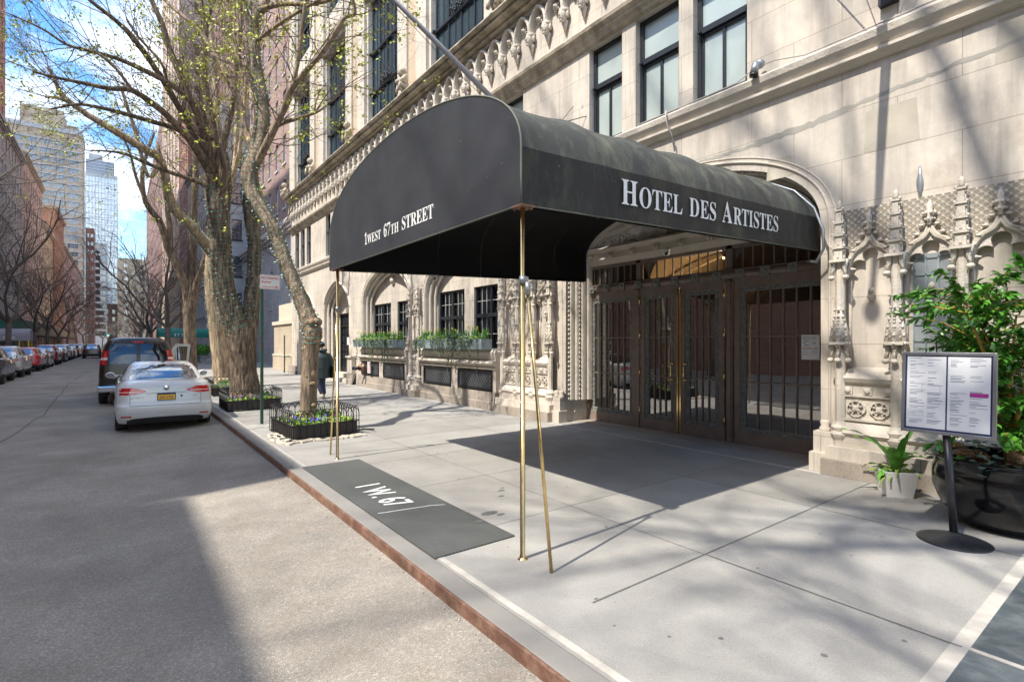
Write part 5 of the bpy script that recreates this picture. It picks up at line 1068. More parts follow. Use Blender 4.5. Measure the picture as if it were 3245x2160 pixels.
LIMB['B']=[[(2.63,15.19,0.40,0.365),(2.58,15.23,1.09,0.319),(2.55,15.25,1.92,0.319),(2.45,15.33,2.34,0.293),(2.24,15.35,3.00,0.239),(2.08,15.35,3.82,0.218),(2.06,15.37,4.56,0.225),(2.02,15.28,5.26,0.230),(1.89,15.38,5.85,0.191),(1.85,15.28,6.23,0.158)],
 [(2.65,15.30,1.97,0.263),(2.75,15.35,2.52,0.212),(2.82,15.29,3.20,0.179),(2.88,15.37,3.89,0.160),(2.88,15.37,4.60,0.153),(2.83,15.41,5.17,0.167),(2.78,15.45,5.68,0.167),(2.77,15.46,6.03,0.127),(2.86,15.51,7.09,0.094),(2.99,15.55,7.99,0.074),(2.92,15.84,9.22,0.062),(2.89,16.12,10.66,0.052),(2.79,16.45,12.22,0.039)],
 [(2.57,15.36,1.97,0.144),(2.48,15.93,2.62,0.122),(2.42,16.23,3.51,0.110),(2.38,16.38,4.58,0.104),(2.35,16.40,5.38,0.097),(2.41,16.48,6.20,0.090),(2.37,16.52,7.00,0.090),(2.25,16.60,7.36,0.083),(1.91,16.61,7.90,0.069),(1.79,16.58,8.73,0.061),(1.79,16.58,9.60,0.054),(1.89,16.50,10.65,0.044),(2.14,16.31,11.61,0.034)],
 [(1.85,15.28,6.23,0.114),(1.68,15.15,6.48,0.106),(1.33,14.79,6.84,0.090),(0.89,14.37,7.10,0.074),(0.67,14.17,7.19,0.067),(0.21,13.89,7.33,0.053),(-0.21,13.82,7.23,0.044),(-0.64,13.90,7.25,0.036),(-0.98,13.91,7.24,0.027),(-1.40,13.98,7.27,0.020)],
 [(1.64,15.19,6.56,0.075),(1.35,15.03,6.92,0.067),(1.05,14.88,7.05,0.059),(0.58,14.86,7.09,0.052),(0.00,14.79,7.12,0.045),(-0.46,14.77,7.12,0.036),(-0.76,14.74,7.08,0.030),(-1.20,14.83,6.89,0.016)],
 [(1.81,15.30,6.39,0.127),(1.70,15.14,7.04,0.100),(1.45,14.82,7.62,0.079),(1.27,14.72,7.82,0.071),(0.87,14.64,8.02,0.061),(0.39,14.63,8.16,0.051),(-0.03,14.57,8.23,0.041),(-0.46,14.51,8.22,0.035),(-0.91,14.60,8.26,0.029),(-1.34,14.68,8.50,0.021),(-1.89,14.84,8.70,0.013)],
 [(1.84,15.28,6.47,0.120),(1.70,15.51,7.31,0.102),(1.45,15.70,8.10,0.089),(1.21,15.89,8.87,0.080),(1.02,16.03,9.44,0.070),(0.85,16.15,10.12,0.061),(0.63,16.32,10.75,0.051),(0.37,16.52,11.41,0.038)],
 [(1.89,15.38,6.17,0.128),(1.95,15.45,7.20,0.103),(1.83,15.66,8.06,0.094),(1.75,15.85,9.03,0.088),(1.79,15.95,9.92,0.072),(1.73,16.00,10.77,0.059),(1.59,16.10,11.69,0.043)],
 [(2.00,15.29,5.52,0.108),(2.14,15.05,6.14,0.082),(2.08,15.10,6.79,0.076),(2.17,15.16,7.32,0.070),(2.33,15.16,8.10,0.064),(2.40,15.24,8.89,0.058),(2.53,15.39,9.92,0.053),(2.60,15.58,10.98,0.043),(2.64,15.56,11.92,0.030)],
 [(1.90,15.36,5.93,0.096),(1.66,15.42,6.79,0.070),(1.10,15.21,7.78,0.067),(0.71,15.01,8.35,0.065),(0.27,14.84,8.87,0.057),(-0.07,14.72,9.13,0.047),(-0.52,14.68,9.39,0.038),(-0.83,14.67,9.64,0.027)],
 [(2.00,15.29,5.52,0.070),(1.75,15.23,5.87,0.057),(1.09,15.10,6.00,0.048),(0.52,14.91,6.09,0.041),(0.10,14.72,6.17,0.034),(-0.24,14.60,6.13,0.022),(-0.62,14.64,6.08,0.013)],
 [(0.87,14.64,8.02,0.035),(0.75,14.60,8.42,0.032),(0.33,14.79,8.95,0.026),(0.10,14.85,9.32,0.020)],
 [(0.21,13.89,7.33,0.032),(-0.12,14.01,7.81,0.029),(-0.39,14.09,8.02,0.024),(-0.71,14.33,8.16,0.018)]]
LIMB['C']=[[(3.10,22.48,0.19,0.298),(3.01,22.55,1.46,0.266),(2.90,22.63,2.67,0.245),(2.80,22.70,3.88,0.245),(2.79,22.72,4.72,0.234),(2.82,22.69,5.33,0.223),(2.96,22.59,6.53,0.191),(2.93,22.73,8.26,0.160),(2.99,22.82,10.00,0.129),(2.89,22.89,12.07,0.097),(2.79,22.96,13.90,0.070),(2.70,23.04,15.61,0.054)],
 [(2.82,22.69,5.27,0.181),(2.40,22.26,5.69,0.165),(1.98,21.95,6.16,0.151),(1.52,21.67,6.52,0.147),(1.28,21.47,7.18,0.135),(1.08,21.12,8.02,0.127),(0.72,20.89,8.20,0.124),(0.31,20.83,8.39,0.117),(-0.10,20.77,8.58,0.106),(-0.46,20.66,8.73,0.096),(-0.80,20.67,8.91,0.086),(-1.12,20.66,9.11,0.076),(-1.43,20.64,9.35,0.063),(-1.59,20.64,9.79,0.050),(-1.75,20.63,10.06,0.033)],
 [(1.08,21.12,8.02,0.075),(0.73,21.01,7.39,0.060),(0.39,21.02,8.78,0.055),(0.14,20.96,9.62,0.050),(0.02,20.93,10.09,0.040)],
 [(3.06,22.51,7.50,0.096),(3.36,22.03,8.16,0.089),(3.58,21.74,9.20,0.073),(3.70,21.52,10.58,0.062),(3.75,21.49,12.36,0.047)],
 [(-1.12,20.66,9.11,0.059),(-1.46,20.67,9.24,0.050),(-1.81,20.80,9.24,0.033)],
 [(2.96,22.59,6.53,0.117),(3.25,22.37,7.26,0.106),(3.52,22.41,8.78,0.091),(3.57,22.37,10.49,0.075),(3.52,22.41,12.68,0.059)]]
LIMB['D']=[[(2.69,29.31,0.51,0.272),(2.67,29.33,1.96,0.246),(2.64,29.35,3.18,0.259),(2.67,29.33,3.79,0.272),(2.71,29.29,5.01,0.194),(2.76,29.26,6.84,0.169),(2.81,29.22,8.52,0.143),(2.88,29.16,10.50,0.117),(2.64,29.35,12.64,0.084),(2.52,29.44,15.38,0.065)],
 [(2.62,29.37,3.56,0.207),(2.44,29.25,4.68,0.180),(2.12,29.24,5.56,0.166),(1.82,29.22,6.17,0.152),(1.66,29.09,6.80,0.138),(1.43,29.01,7.52,0.131),(1.10,29.01,7.95,0.111),(0.87,28.93,8.39,0.098),(0.77,28.88,9.41,0.079),(0.90,28.78,10.27,0.061),(1.22,28.54,11.42,0.043)],
 [(1.82,29.22,6.13,0.139),(1.84,29.20,7.02,0.127),(1.75,29.27,8.21,0.108),(1.63,29.36,9.70,0.089),(1.39,29.54,11.19,0.063)],
 [(2.74,29.27,3.79,0.169),(2.91,29.15,4.71,0.156),(3.13,28.98,5.47,0.143),(3.31,28.84,6.38,0.123),(3.40,28.78,7.76,0.104),(3.43,28.75,9.89,0.078),(3.37,28.80,12.33,0.058)],
 [(0.87,28.93,8.39,0.067),(0.54,28.93,9.38,0.061),(0.31,28.86,10.45,0.048),(-0.03,28.86,11.22,0.036)]]
def catmull(P, k=4):
    out = []; n = len(P)
    for i in range(n-1):
        p0, p1, p2, p3 = P[max(i-1,0)], P[i], P[i+1], P[min(i+2,n-1)]
        for j in range(k):
            t = j/k; out.append(tuple(.5*((2*p1[c])+(-p0[c]+p2[c])*t+(2*p0[c]-5*p1[c]+4*p2[c]-p3[c])*t*t+(-p0[c]+3*p1[c]-3*p2[c]+p3[c])*t**3) for c in range(len(p1))))
    out.append(P[-1]); return out
def rough_tube(mb, P, rad, n, rnd, amt=.07):
    s0 = len(mb.v); mb.tube(P, rad, n)
    for i in range(len(P)):
        c = Vector(P[i])
        for j in range(n):
            q = s0+i*n+j; v = Vector(mb.v[q]); mb.v[q] = tuple(c+(v-c)*(1+rnd.gauss(0,amt*.6)+(.055 if (j+i//9) % 2 else -.045)+.05*math.sin(j*.7+i*.23)))
def grow(mb, p, d, L, r, lev, rnd, tips, maxlev, up=.12, wig=.16, bend=0.0):
    n = 5 if lev < 2 else 4; P = [Vector(p)]; rad = [r]; d = d.normalized()
    for i in range(n):
        d = (d + Vector((rnd.gauss(0,wig), rnd.gauss(0,wig), rnd.gauss(0,wig)+up))).normalized()
        P.append(P[-1] + d*L/n); rad.append(r*(1-.72*(i+1)/n))
    mb.tube(P, rad, 6 if lev == 0 else (5 if lev == 1 else (4 if lev == 2 else 3)), False, True)
    if lev >= maxlev: tips.append((P, d)); return
    k = rnd.randint(3, 5) if lev < 2 else rnd.randint(3, 5)
    for j in range(k):
        t = rnd.uniform(.28, 1.0); i = min(int(t*n), n-1); q = P[i].lerp(P[i+1], t*n-i); dd = (P[i+1]-P[i]).normalized()
        side = dd.cross(Vector((rnd.gauss(0,1), rnd.gauss(0,1), rnd.gauss(0,1)))).normalized(); a = rnd.uniform(.45, 1.0)
        grow(mb, q, dd*math.cos(a)+side*math.sin(a), L*rnd.uniform(.42,.68), max(rad[i]*.55, .0022), lev+1, rnd, tips, maxlev, up, wig)
def buds(tips, rnd, n, s0, s1, keep=lambda p: True):
    m = MB(); L = [t for t in tips]
    for _ in range(n):
        P, d = rnd.choice(L); c = rnd.choice(P[1:])
        if not keep(c): continue
        for k in range(rnd.randint(4, 9)):
            q = c + Vector((rnd.gauss(0,.06), rnd.gauss(0,.06), rnd.gauss(0,.05))); leaf_quads(m, 1, ((q.x,q.x),(q.y,q.y),(q.z,q.z)), s0, s1, rnd, asp=1.3)
    return m
def street_tree(key, lab, seed, twn, leaves, light_to=None, ls=(.03,.06), twr=.011, twl=(.8,2.1), bark='bark', keep=None):
    rnd = random.Random(seed); Ls = LIMB[key]; b = Ls[0][0]
    o = thing('street_tree', lab, 'tree', (b[0], b[1], .35)); inv = Matrix.Translation((-b[0], -b[1], -.35))
    m = MB(); tips = []; src = []
    for li, l in enumerate(Ls):
        P = catmull(l, 5 if li == 0 else 4); rough_tube(m, [p[:3] for p in P], [p[3] for p in P], 28 if l[0][3] > .15 else (18 if l[0][3] > .1 else 10), rnd, .05 if l[0][3] > .1 else .03)
        st_ = 0
        for i, p in enumerate(P):
            if i > 0 and p[2] > 3.2 and p[3] < .14: src.append((Vector(p[:3]), (Vector(p[:3])-Vector(P[i-1][:3])).normalized(), p[3]))
    base = Ls[0][0]; # root flare
    m.tube([(base[0],base[1],.20),(base[0],base[1],.55)], [base[3]*1.15, base[3]*.98], 14)
    tr = m.build('trunk', MATS[bark], o); tr.matrix_parent_inverse = inv
    t = MB()
    for _ in range(twn):
        p, d, r_ = rnd.choice(src); side = d.cross(Vector((rnd.gauss(0,1), rnd.gauss(0,1), rnd.gauss(0,1)))).normalized(); a = rnd.uniform(.4, 1.15)
        grow(t, p, d*math.cos(a)+side*math.sin(a)+Vector((0,0,.1)), rnd.uniform(*twl), min(twr, r_*.5), 1, rnd, tips, 3, .06, .2)
    q = t.build('branches', MATS['twig'], o); q.matrix_parent_inverse = inv
    lf = buds(tips, rnd, leaves, ls[0], ls[1], keep or (lambda p: True)).build('young_leaves', MATS['leaf_young'], o); lf.matrix_parent_inverse = inv
    return o
street_tree('A', 'crooked burled street tree leaning over the railed flower bed nearest the canopy', 11, 120, 650, keep=lambda p: p.z < 9.5 or p.x > 1)
street_tree('B', 'largest street tree, trunk forking low, wrapped in string lights', 12, 215, 620)
street_tree('C', 'pale sunlit tree trunk wrapped in string lights behind the forking tree', 13, 100, 600, ls=(.03,.06), bark='bark_pale')
street_tree('D', 'bare forked tree beyond the string-lit trees by the green awning', 14, 110, 60)
m = MB(); rnd = random.Random(3) # burls on the crooked trunk
for k in range(46): z = rnd.uniform(.5, 2.5); a = rnd.uniform(0,6.28); m.ball((2.92+.10*math.cos(a), 10.33+.10*math.sin(a), z), rnd.uniform(.045,.075), 9, 1, 1, rnd.uniform(.7,1.6))
for k in range(22): a = rnd.uniform(0,6.28); m.ball((2.95+.11*math.cos(a), 10.30+.11*math.sin(a), rnd.uniform(1.9,2.3)), rnd.uniform(.06,.09), 9)
tA = [o for o in C.objects if o.name == 'street_tree'][0]; bo = m.build('burls', MATS['bark_burl'], tA); bo['kind'] = 'stuff'; bo.matrix_parent_inverse = Matrix.Translation((-LIMB['A'][0][0][0], -LIMB['A'][0][0][1], -.35))
[c for c in tA.children if c.name.startswith('trunk')][0].data.materials[0] = MATS['bark_tan']
def wrap_lights(limbs, lab, pitch, rnd):
    m = MB(); b = MB()
    for key, li, z0, z1 in limbs:
        P = catmull(LIMB[key][li], 10); a = rnd.uniform(0,6.28); path = []
        for i in range(len(P)-1):
            p, q = P[i], P[i+1]
            if not (z0 <= p[2] <= z1): 
                if len(path) > 2: m.tube(path, .0055, 4, False)
                path = []; continue
            pv, qv = Vector(p[:3]), Vector(q[:3]); t = (qv-pv); L = t.length; t.normalize(); u = t.orthogonal().normalized(); w_ = t.cross(u); n = max(3, int(L/pitch*10))
            for k in range(n):
                f = k/n; a += 2*math.pi*L/pitch/n; r_ = (p[3]+(q[3]-p[3])*f)*1.10+.012+abs(rnd.gauss(0,.006)); c = pv.lerp(qv, f)+t*rnd.gauss(0,pitch*.12)
                path.append(c+(u*math.cos(a)+w_*math.sin(a))*r_)
                if rnd.random() < .38: pt = path[-1]; o_ = (pt-c).normalized(); b.tube([pt, pt+o_*.035+t*rnd.uniform(-.02,.02)], [.010,.007], 4)
        if len(path) > 2: m.tube(path, .0055, 4, False)
    o = thing('string_lights', lab, 'string lights', tuple(LIMB[limbs[0][0]][0][0][:2])+(1.8,), group='string lights wound on the trunks'); inv = Matrix.Translation(-Vector(o.location))
    x = m.build('wire', MATS['wire_green'], o); x.matrix_parent_inverse = inv; y = b.build('bulbs', MATS['bulb'], o); y.matrix_parent_inverse = inv; y['kind'] = 'stuff'
rnd = random.Random(8)
wrap_lights([('A',0,1.85,9.6)], 'green string lights wound round the crooked burled tree', .10, rnd)
wrap_lights([('B',0,2.1,6.0),('B',1,2.4,6.5),('B',2,2.6,7.2)], 'green string lights wound round the largest forking tree', .12, rnd)
wrap_lights([('C',0,2.3,6.5),('C',1,4.2,7.8)], 'green string lights wound round the pale tree behind the forking one', .13, rnd)
# generic bare trees along both kerbs
def bare_tree(seed, h=15, fork=3.4, lv=3, nl=5, spread=.6, lr=.115):
    rnd = random.Random(seed); m = MB(); tips = []
    P = [Vector((0,0,-.05)), Vector((.03,.02,fork*.5)), Vector((rnd.gauss(0,.12),rnd.gauss(0,.12),fork))]; q_ = .82*min(1,lr/.09); m.tube(P, [.27*q_,.215*q_,.235*q_], 12)
    tw = MB()
    for k in range(nl):
        a = k*2*math.pi/nl + rnd.uniform(-.3,.3); el = rnd.uniform(.75,1.15); d = Vector((math.cos(a)*spread, math.sin(a)*spread, math.sin(el)*.9)); L = h*rnd.uniform(.45,.62)
        n = 7; Q = [P[-1]-Vector((0,0,.15))]; rad = [lr]; dd = d.normalized()
        for i in range(n):
            dd = (dd+Vector((rnd.gauss(0,.16),rnd.gauss(0,.16),.05+rnd.gauss(0,.08)))).normalized(); Q.append(Q[-1]+dd*L/n); rad.append(lr*(1-.8*(i+1)/n))
        m.tube(Q, rad, 8, False)
        for j in range(10):
            i = rnd.randint(2, n-1); q = Q[i].lerp(Q[i+1] if i < n else Q[i], rnd.random()); side = dd.cross(Vector((rnd.gauss(0,1),rnd.gauss(0,1),rnd.gauss(0,1)))).normalized(); a_ = rnd.uniform(.4,1)
            grow(tw, q, (Q[i]-Q[i-1]).normalized()*math.cos(a_)+side*math.sin(a_), L*rnd.uniform(.28,.5), rad[i]*.5, 0, rnd, tips, lv, .04, .17)
    return m, tw
def tree_proto(seed, lab, **k):
    m, tw = bare_tree(seed, **k); o = thing('bare_tree', lab, 'tree', (0,0,.15), group='bare street trees down the block'); b_ = MATS['bark_far_lit' if k.get('lv') == 2 else 'bark_far']; m.build('trunk', b_, o); tw.build('branches', b_, o); return o
T1 = tree_proto(21, 'x'); T2 = tree_proto(22, 'x', h=14, fork=2.9, nl=4); T3 = tree_proto(23, 'x', h=13, fork=3.6, nl=5, spread=.8, lv=2); T4 = tree_proto(24, 'x', h=15, fork=3.8, nl=5, lv=2)
spots = [(-7.3,58,T1,.3,'bare dark tree in front of the grey awning'),(-7.3,74,T2,1.5,'bare dark tree leaning past the end of the green scaffold shed'),(-7.3,86,T1,4.0,'thick black bare tree before the pink brick wall'),(-7.3,101,T2,2.2,'bare tree in front of the sunlit cream wall across the street'),(-7.3,116,T3,0.4,'slim bare tree beside the orange brick building'),(-7.3,140,T4,5,'small bare tree left of the traffic light mast'),(-7.3,166,T3,3,'far bare tree at the traffic light on the left kerb'),(-7.3,200,T4,1,'farthest bare tree on the left kerb'),
 (2.7,44,T2,2.9,'bare tree leaning over the green awning'),(2.7,57,T4,2.6,'dark bare tree beyond the green awning'),(2.7,70,T2,4.4,'bare tree midway down the right kerb'),(2.7,86,T3,.2,'bare tree before the cream facade on the right'),(2.7,104,T4,3.7,'thin bare tree above the black van roof'),(2.7,126,T3,1.1,'far pale bare tree on the right kerb'),(2.7,152,T4,2.2,'far small bare tree right of the traffic light'),(2.7,185,T3,5.1,'farthest bare tree on the right kerb')]
used = set()
for x, y, T_, rz, lab in spots:
    if T_.name in used: copy_tree(T_, (x,y,.15), rz, lab)
    else: used.add(T_.name); T_.location = (x,y,.15); T_.rotation_euler = (0,0,rz); T_['label'] = lab
# trees outside the frame whose branches throw the shadows
TT = tree_proto(29, 'very tall bare tree across the street whose high branches shade the carved wall', h=25, fork=19.5, nl=12, spread=.85, lr=.12); TT.location = (-7.4, -.5, .15); TU = tree_proto(37, 'tall wide bare tree across the street next to the tallest one', h=20, fork=12, nl=7, spread=1.05, lr=.10); TU.location = (-7.4, -4.6, .15); copy_tree(T2, (-7.3,-9,.15), .4, 'bare tree across the street past the very tall one'); copy_tree(T1, (-7.3,15,.15), 2.4, 'bare tree across the street opposite the white car'); copy_tree(T2, (-7.3,26,.15), 5, 'bare tree across the street before the parked dark car'); copy_tree(T1, (-7.3,42,.15), 3.3, 'bare tree behind the row of parked cars, nearest the picture edge')
# railed beds round the trunks
def tree_bed(x0, x1, y0, y1, lab, seed, lean=0):
    o = thing('tree_guard', lab, 'tree guard', ((x0+x1)/2, (y0+y1)/2, .15), lean, group='railed flower beds round the street trees'); a, b = (x1-x0)/2, (y1-y0)/2; rn = random.Random(seed)
    r = MB(); H_ = .44
    def side(p, q, n):
        P = [Vector((p[0]+(q[0]-p[0])*i/n, p[1]+(q[1]-p[1])*i/n, 0)) for i in range(n+1)]
        for c in P: r.tube([c+Vector((0,0,.02)), c+Vector((0,0,H_-.02))], .009, 5)
        for i in range(n-1):
            A_, B_ = P[i], P[i+2]; cc = (A_+B_)/2; h_ = (B_-A_)/2
            r.tube([cc - h_*math.cos(math.pi*j/10) + Vector((0,0,H_-.04+.13*math.sin(math.pi*j/10))) for j in range(11)], .008, 5)
        for z in (.03, .27): r.tube([P[0]+Vector((0,0,z)), P[-1]+Vector((0,0,z))], .010, 5)
    nx, ny = max(4,int(2*a/.115)), max(4,int(2*b/.115))
    side((-a,-b),(a,-b),nx); side((a,-b),(a,b),ny); side((a,b),(-a,b),nx); side((-a,b),(-a,-b),ny); r.build('railing', MATS['iron'], o)
    w_ = MB()
    for x_, y_, dx, dy in ((0,-b+.035,a-.03,.012),(0,b-.035,a-.03,.012),(-a+.035,0,.012,b-.03),(a-.035,0,.012,b-.03)): w_.box(x_-dx,x_+dx,y_-dy,y_+dy,.0,.26)
    M_ = MATS.get('bed_board') or M('bed_board', (.035,.03,.028), .7, var=.25, vs=6, bump=.3, bs=40); w_.build('board', M_, o)
    MB().box(-a+.05,a-.05,-b+.05,b-.05,.0,.215).build('soil', MATS['soil'], o)
    g = MB(); li = MB(); bl = MB(); pu = MB(); ye = MB()
    leaf_quads(li, int(420*a*b*4), ((-a+.08,a-.08),(-b+.08,b-.08),(.20,.31)), .04,.08, rn)
    for k in range(int(130*a*b*4)): blade(g, (rn.uniform(-a*.3,a-.1), rn.uniform(-b*.2,b-.1), .2), rn.uniform(.15,.32), .03, rn.uniform(.3,1), rn.uniform(0,6.28), 4)
    for k in range(int(60*a*b*4)): (bl if rn.random() < .55 else pu).ball((rn.uniform(-a+.1,a-.1), rn.uniform(-b+.1,b-.1), rn.uniform(.28,.36)), .022, 6, 1,1,.6)
    for k in range(6): ye.ball((rn.uniform(-a+.1,a-.1), rn.uniform(-b+.1,b-.1), rn.uniform(.32,.42)), .022, 6)
    g.build('grassy_leaves', MATS['leaf_green'], o); li.build('foliage', MATS['leaf_lime'], o); bl.build('blue_flowers', MATS['petal_blue'], o); pu.build('purple_flowers', MATS['petal_purple'], o); ye.build('yellow_flowers', MATS['petal_yellow'], o)
    return o
tree_bed(2.36, 3.55, 9.5, 10.95, 'railed flower bed round the crooked tree, nearest the canopy', 1, R(3))
tree_bed(2.10, 3.38, 14.5, 15.75, 'railed flower bed round the forking tree by the white car', 2)
tree_bed(2.35, 3.45, 18.9, 20.9, 'railed flower bed round the pale tree, farthest from the canopy', 3)
m = MB(); rn = random.Random(2); M('mortar_bed', (.40,.36,.29), .9)
for k in range(34): # paving setts along the near bed
    if k < 16: x, y = 2.10+rn.uniform(0,.22), 9.28+k*.075
    else: x, y = 2.30+(k-16)*.075, 9.30+rn.uniform(-.02,.10)
    m.cbox((x, y, .165), (rn.uniform(.12,.24), rn.uniform(.08,.13), .05), rn.uniform(-.5,.5)+(1.2 if k < 16 else 0))
tag(bevel(m.build('stone_edging', MATS['cobble']), .012), 'pale rough stone setts laid along the edge of the nearest flower bed', 'stone edging')
tag(MB().tube([(3.66,9.95,.17),(3.85,9.9,.175),(4.0,9.80,.17)], .014, 6).build('chain', MATS['iron']), 'short iron chain lying on the pavement by the nearest flower bed', 'chain')
# no parking sign
o = thing('parking_sign', 'white and red no parking sign on a rusty green steel post', 'road sign', (2.39, 11.99, .15))
m = MB(); m.box(-.03,.03,-.006,.006,0,3.02); m.box(-.03,-.022,-.03,-.006,0,3.02); m.box(.022,.03,-.03,-.006,0,3.02); m.build('post', MATS['sign_green_steel'], o)
pl_ = MB().box(-.04,.36,-.042,-.036,2.87,3.17).build('plate', MATS['sign_white'], o); bevel(pl_, .004)
rt, up = (1,0,0), (0,0,1)
text_mesh('sign_text', [('NO PARKING', .05, 1)], MATS['sign_red'], (-.02,-.0425,3.085), rt, up, pl_, .0012, .34, bold=.02); text_mesh('sign_text', [('Anytime', .045, 1)], MATS['sign_red'], (-.02,-.0425,3.005), rt, up, pl_, .0012, .20, bold=.02)
m = MB(); m.box(-.01,.28,-.0445,-.0435,2.915,2.925); m.add([(.27,-.0445,2.90),(.33,-.0445,2.92),(.27,-.0445,2.94)], [(0,1,2)], False)
for a, b, c, d in ((-.03,.35,2.882,2.886),(-.03,.35,3.154,3.158),(-.03,-.026,2.886,3.154),(.346,.35,2.886,3.154)): m.box(a,b,-.0445,-.0435,c,d)
m.build('arrow', MATS['sign_red'], pl_)
# ------------------------------------------------------------------ vehicles
def bowx(y, hw, hl, yc): return hw*(1-.045*abs((y-yc)/hl)**3)
def se(hw, hl, yc, e, n=64): # rounded plan with softly bowed sides; e sets the corner radius
    r = min(1.25/e, hw*.6, hl*.6); Q = []
    for k in range(9): a = math.pi/2*k/8; Q.append((hw-r+r*math.cos(a), hl-r+r*math.sin(a)))
    S_ = [(hw, (hl-r)*k/4) for k in range(4)]; T_ = [((hw-r)*(1-k/4), hl) for k in range(1, 4)]
    q1 = S_ + Q + T_  # 16 points from +x axis to just before +y axis
    P = q1 + [(-a, b) for a, b in [(0,hl)]+q1[:0:-1]] + [(-a, -b) for a, b in q1] + [(a, -b) for a, b in [(0,hl)]+q1[:0:-1]]
    return [(bowx(yc+b, a, hl, yc), yc+b - math.copysign(.05*(a/hw)**2, b)*(1 if abs(b) > hl*.5 else 0)) for a, b in P]
class Stack:
    """car body as stacked rounded plans: levels (z, halfwidth, y_rear, y_front, exponent)"""
    def __init__(s, lv, drop=None): s.lv = lv; s.drop = drop or (lambda y, z: z)
    def at(s, z):
        L = s.lv
        if z <= L[0][0]: return L[0][1:]
        for a, b in zip(L, L[1:]):
            if a[0] <= z <= b[0]: t = (z-a[0])/(b[0]-a[0]); return tuple(a[i]+(b[i]-a[i])*t for i in range(1, 5))
        return L[-1][1:]
    def rear(s, x, z, off=0):
        hw, yr, yf, e = s.at(z); hl = (yf-yr)/2; r = min(1.25/e, hw*.6, hl*.6); xx = min(abs(x)/.955, hw)
        y = yr + .05*(xx/hw)**2 + (0 if xx < hw-r else r-math.sqrt(max(0, r*r-(xx-hw+r)**2))); return (x, y - off, z)
    def side(s, y, z, sg, off=0):
        hw, yr, yf, e = s.at(z); hl = (yf-yr)/2; yc = (yr+yf)/2; r = min(1.25/e, hw*.6, hl*.6); d = min(abs(y-yc), hl)
        x = hw if d < hl-r else hw-r+math.sqrt(max(0, r*r-(d-hl+r)**2)); return (sg*(bowx(y, x, hl, yc)+off), y, s.drop(y, z))
    def body(s, z0=None, z1=None, top=True, sub=3, sel=None):
        m = MB(); n = 64; zs = []
        for a, b in zip(s.lv, s.lv[1:]): zs += [a[0]+(b[0]-a[0])*k/sub for k in range(sub)]
        zs.append(s.lv[-1][0]); zs = [z for z in zs if (z0 is None or z >= z0-1e-6) and (z1 is None or z <= z1+1e-6)]
        V = []
        for z in zs:
            hw, yr, yf, e = s.at(z); V += [(x, y, s.drop(y, z)) for x, y in se(hw, (yf-yr)/2, (yr+yf)/2, e, n)]
        k = len(zs)
        if top:
            for q, dz in ((.93,.012),(.8,.022),(.5,.03),(.02,.033)):
                hw, yr, yf, e = s.at(zs[-1]); V += [(x, y, s.drop(y, zs[-1])+dz) for x, y in se(hw*q, (yf-yr)/2*q, (yr+yf)/2, e, n)]
            k += 4
        F = [(i*n+j, i*n+(j+1)%n, (i+1)*n+(j+1)%n, (i+1)*n+j) for i in range(k-1) for j in range(n) if sel is None or sel(2*math.pi*(j+.5)/n, i)]
        m.add(V, F, True)
        return m
    def patch(s, kind, a0, a1, z0, z1, off, sg=1, na=10, nz=4, edge=None):
        m = MB(); V = []
        for i in range(na+1):
            a = a0+(a1-a0)*i/na
            for j in range(nz+1):
                lo, hi = (z0, z1) if edge is None else edge(i/na)
                z = lo+(hi-lo)*j/nz; V.append(s.rear(a*(s.at(z)[0] if kind == 'rf' else 1), z, off) if kind in ('r', 'rf') else s.side(a, z, sg, off))
        n = nz+1; m.add(V, [(i*n+j, (i+1)*n+j, (i+1)*n+j+1, i*n+j+1) for i in range(na) for j in range(nz)], True); return m
def wheel_meshes(r=.33, w_=.21):
    m = MB(); m.lathe([(r*.62,-w_/2),(r*.93,-w_/2),(r,-w_/2+.035),(r,w_/2-.035),(r*.93,w_/2),(r*.62,w_/2)], (0,0,0), 28); m.xf(Matrix.Rotation(R(90), 4, 'Y'))
    q = MB(); q.lathe([(r*.62,-.07),(r*.64,.08),(r*.55,.07),(r*.5,.03)], (0,0,0), 24)
    for k in range(5): a = k*2*math.pi/5; s0 = len(q.v); q.box(-.02,.02,.0,r*.58,.05,.075); q.xf(Matrix.Rotation(a, 4, 'Z'), s0)
    q.lathe([(.06,.04),(.05,.09)], (0,0,0), 12); q.xf(Matrix.Rotation(R(90), 4, 'Y'))
    return m.mesh('tyre', MATS['tyre']), q.mesh('rim', MATS['rim'])
WM = wheel_meshes()
def wheels(o, hw, ys, r=.33):
    for y in ys:
        for sg in (-1, 1):
            t = link('wheel', WM[0], o, (sg*(hw-.13), y, r), 0 if sg > 0 else math.pi, (1,r/.33,r/.33)); link('rim', WM[1], t)
def arches(o, hw, ys, r):
    m = MB()
    for y in ys:
        for sg in (-1, 1): s0 = len(m.v); m.lathe([(r+.03,0),(r+.035,.20)], (0,0,0), 24); m.xf(Matrix.Translation((sg*(hw-.235),y,r+.03)) @ Matrix.Rotation(R(90)*sg, 4, 'Y'), s0)
    m.build('wheel_arch', MATS['black_plastic'], o)
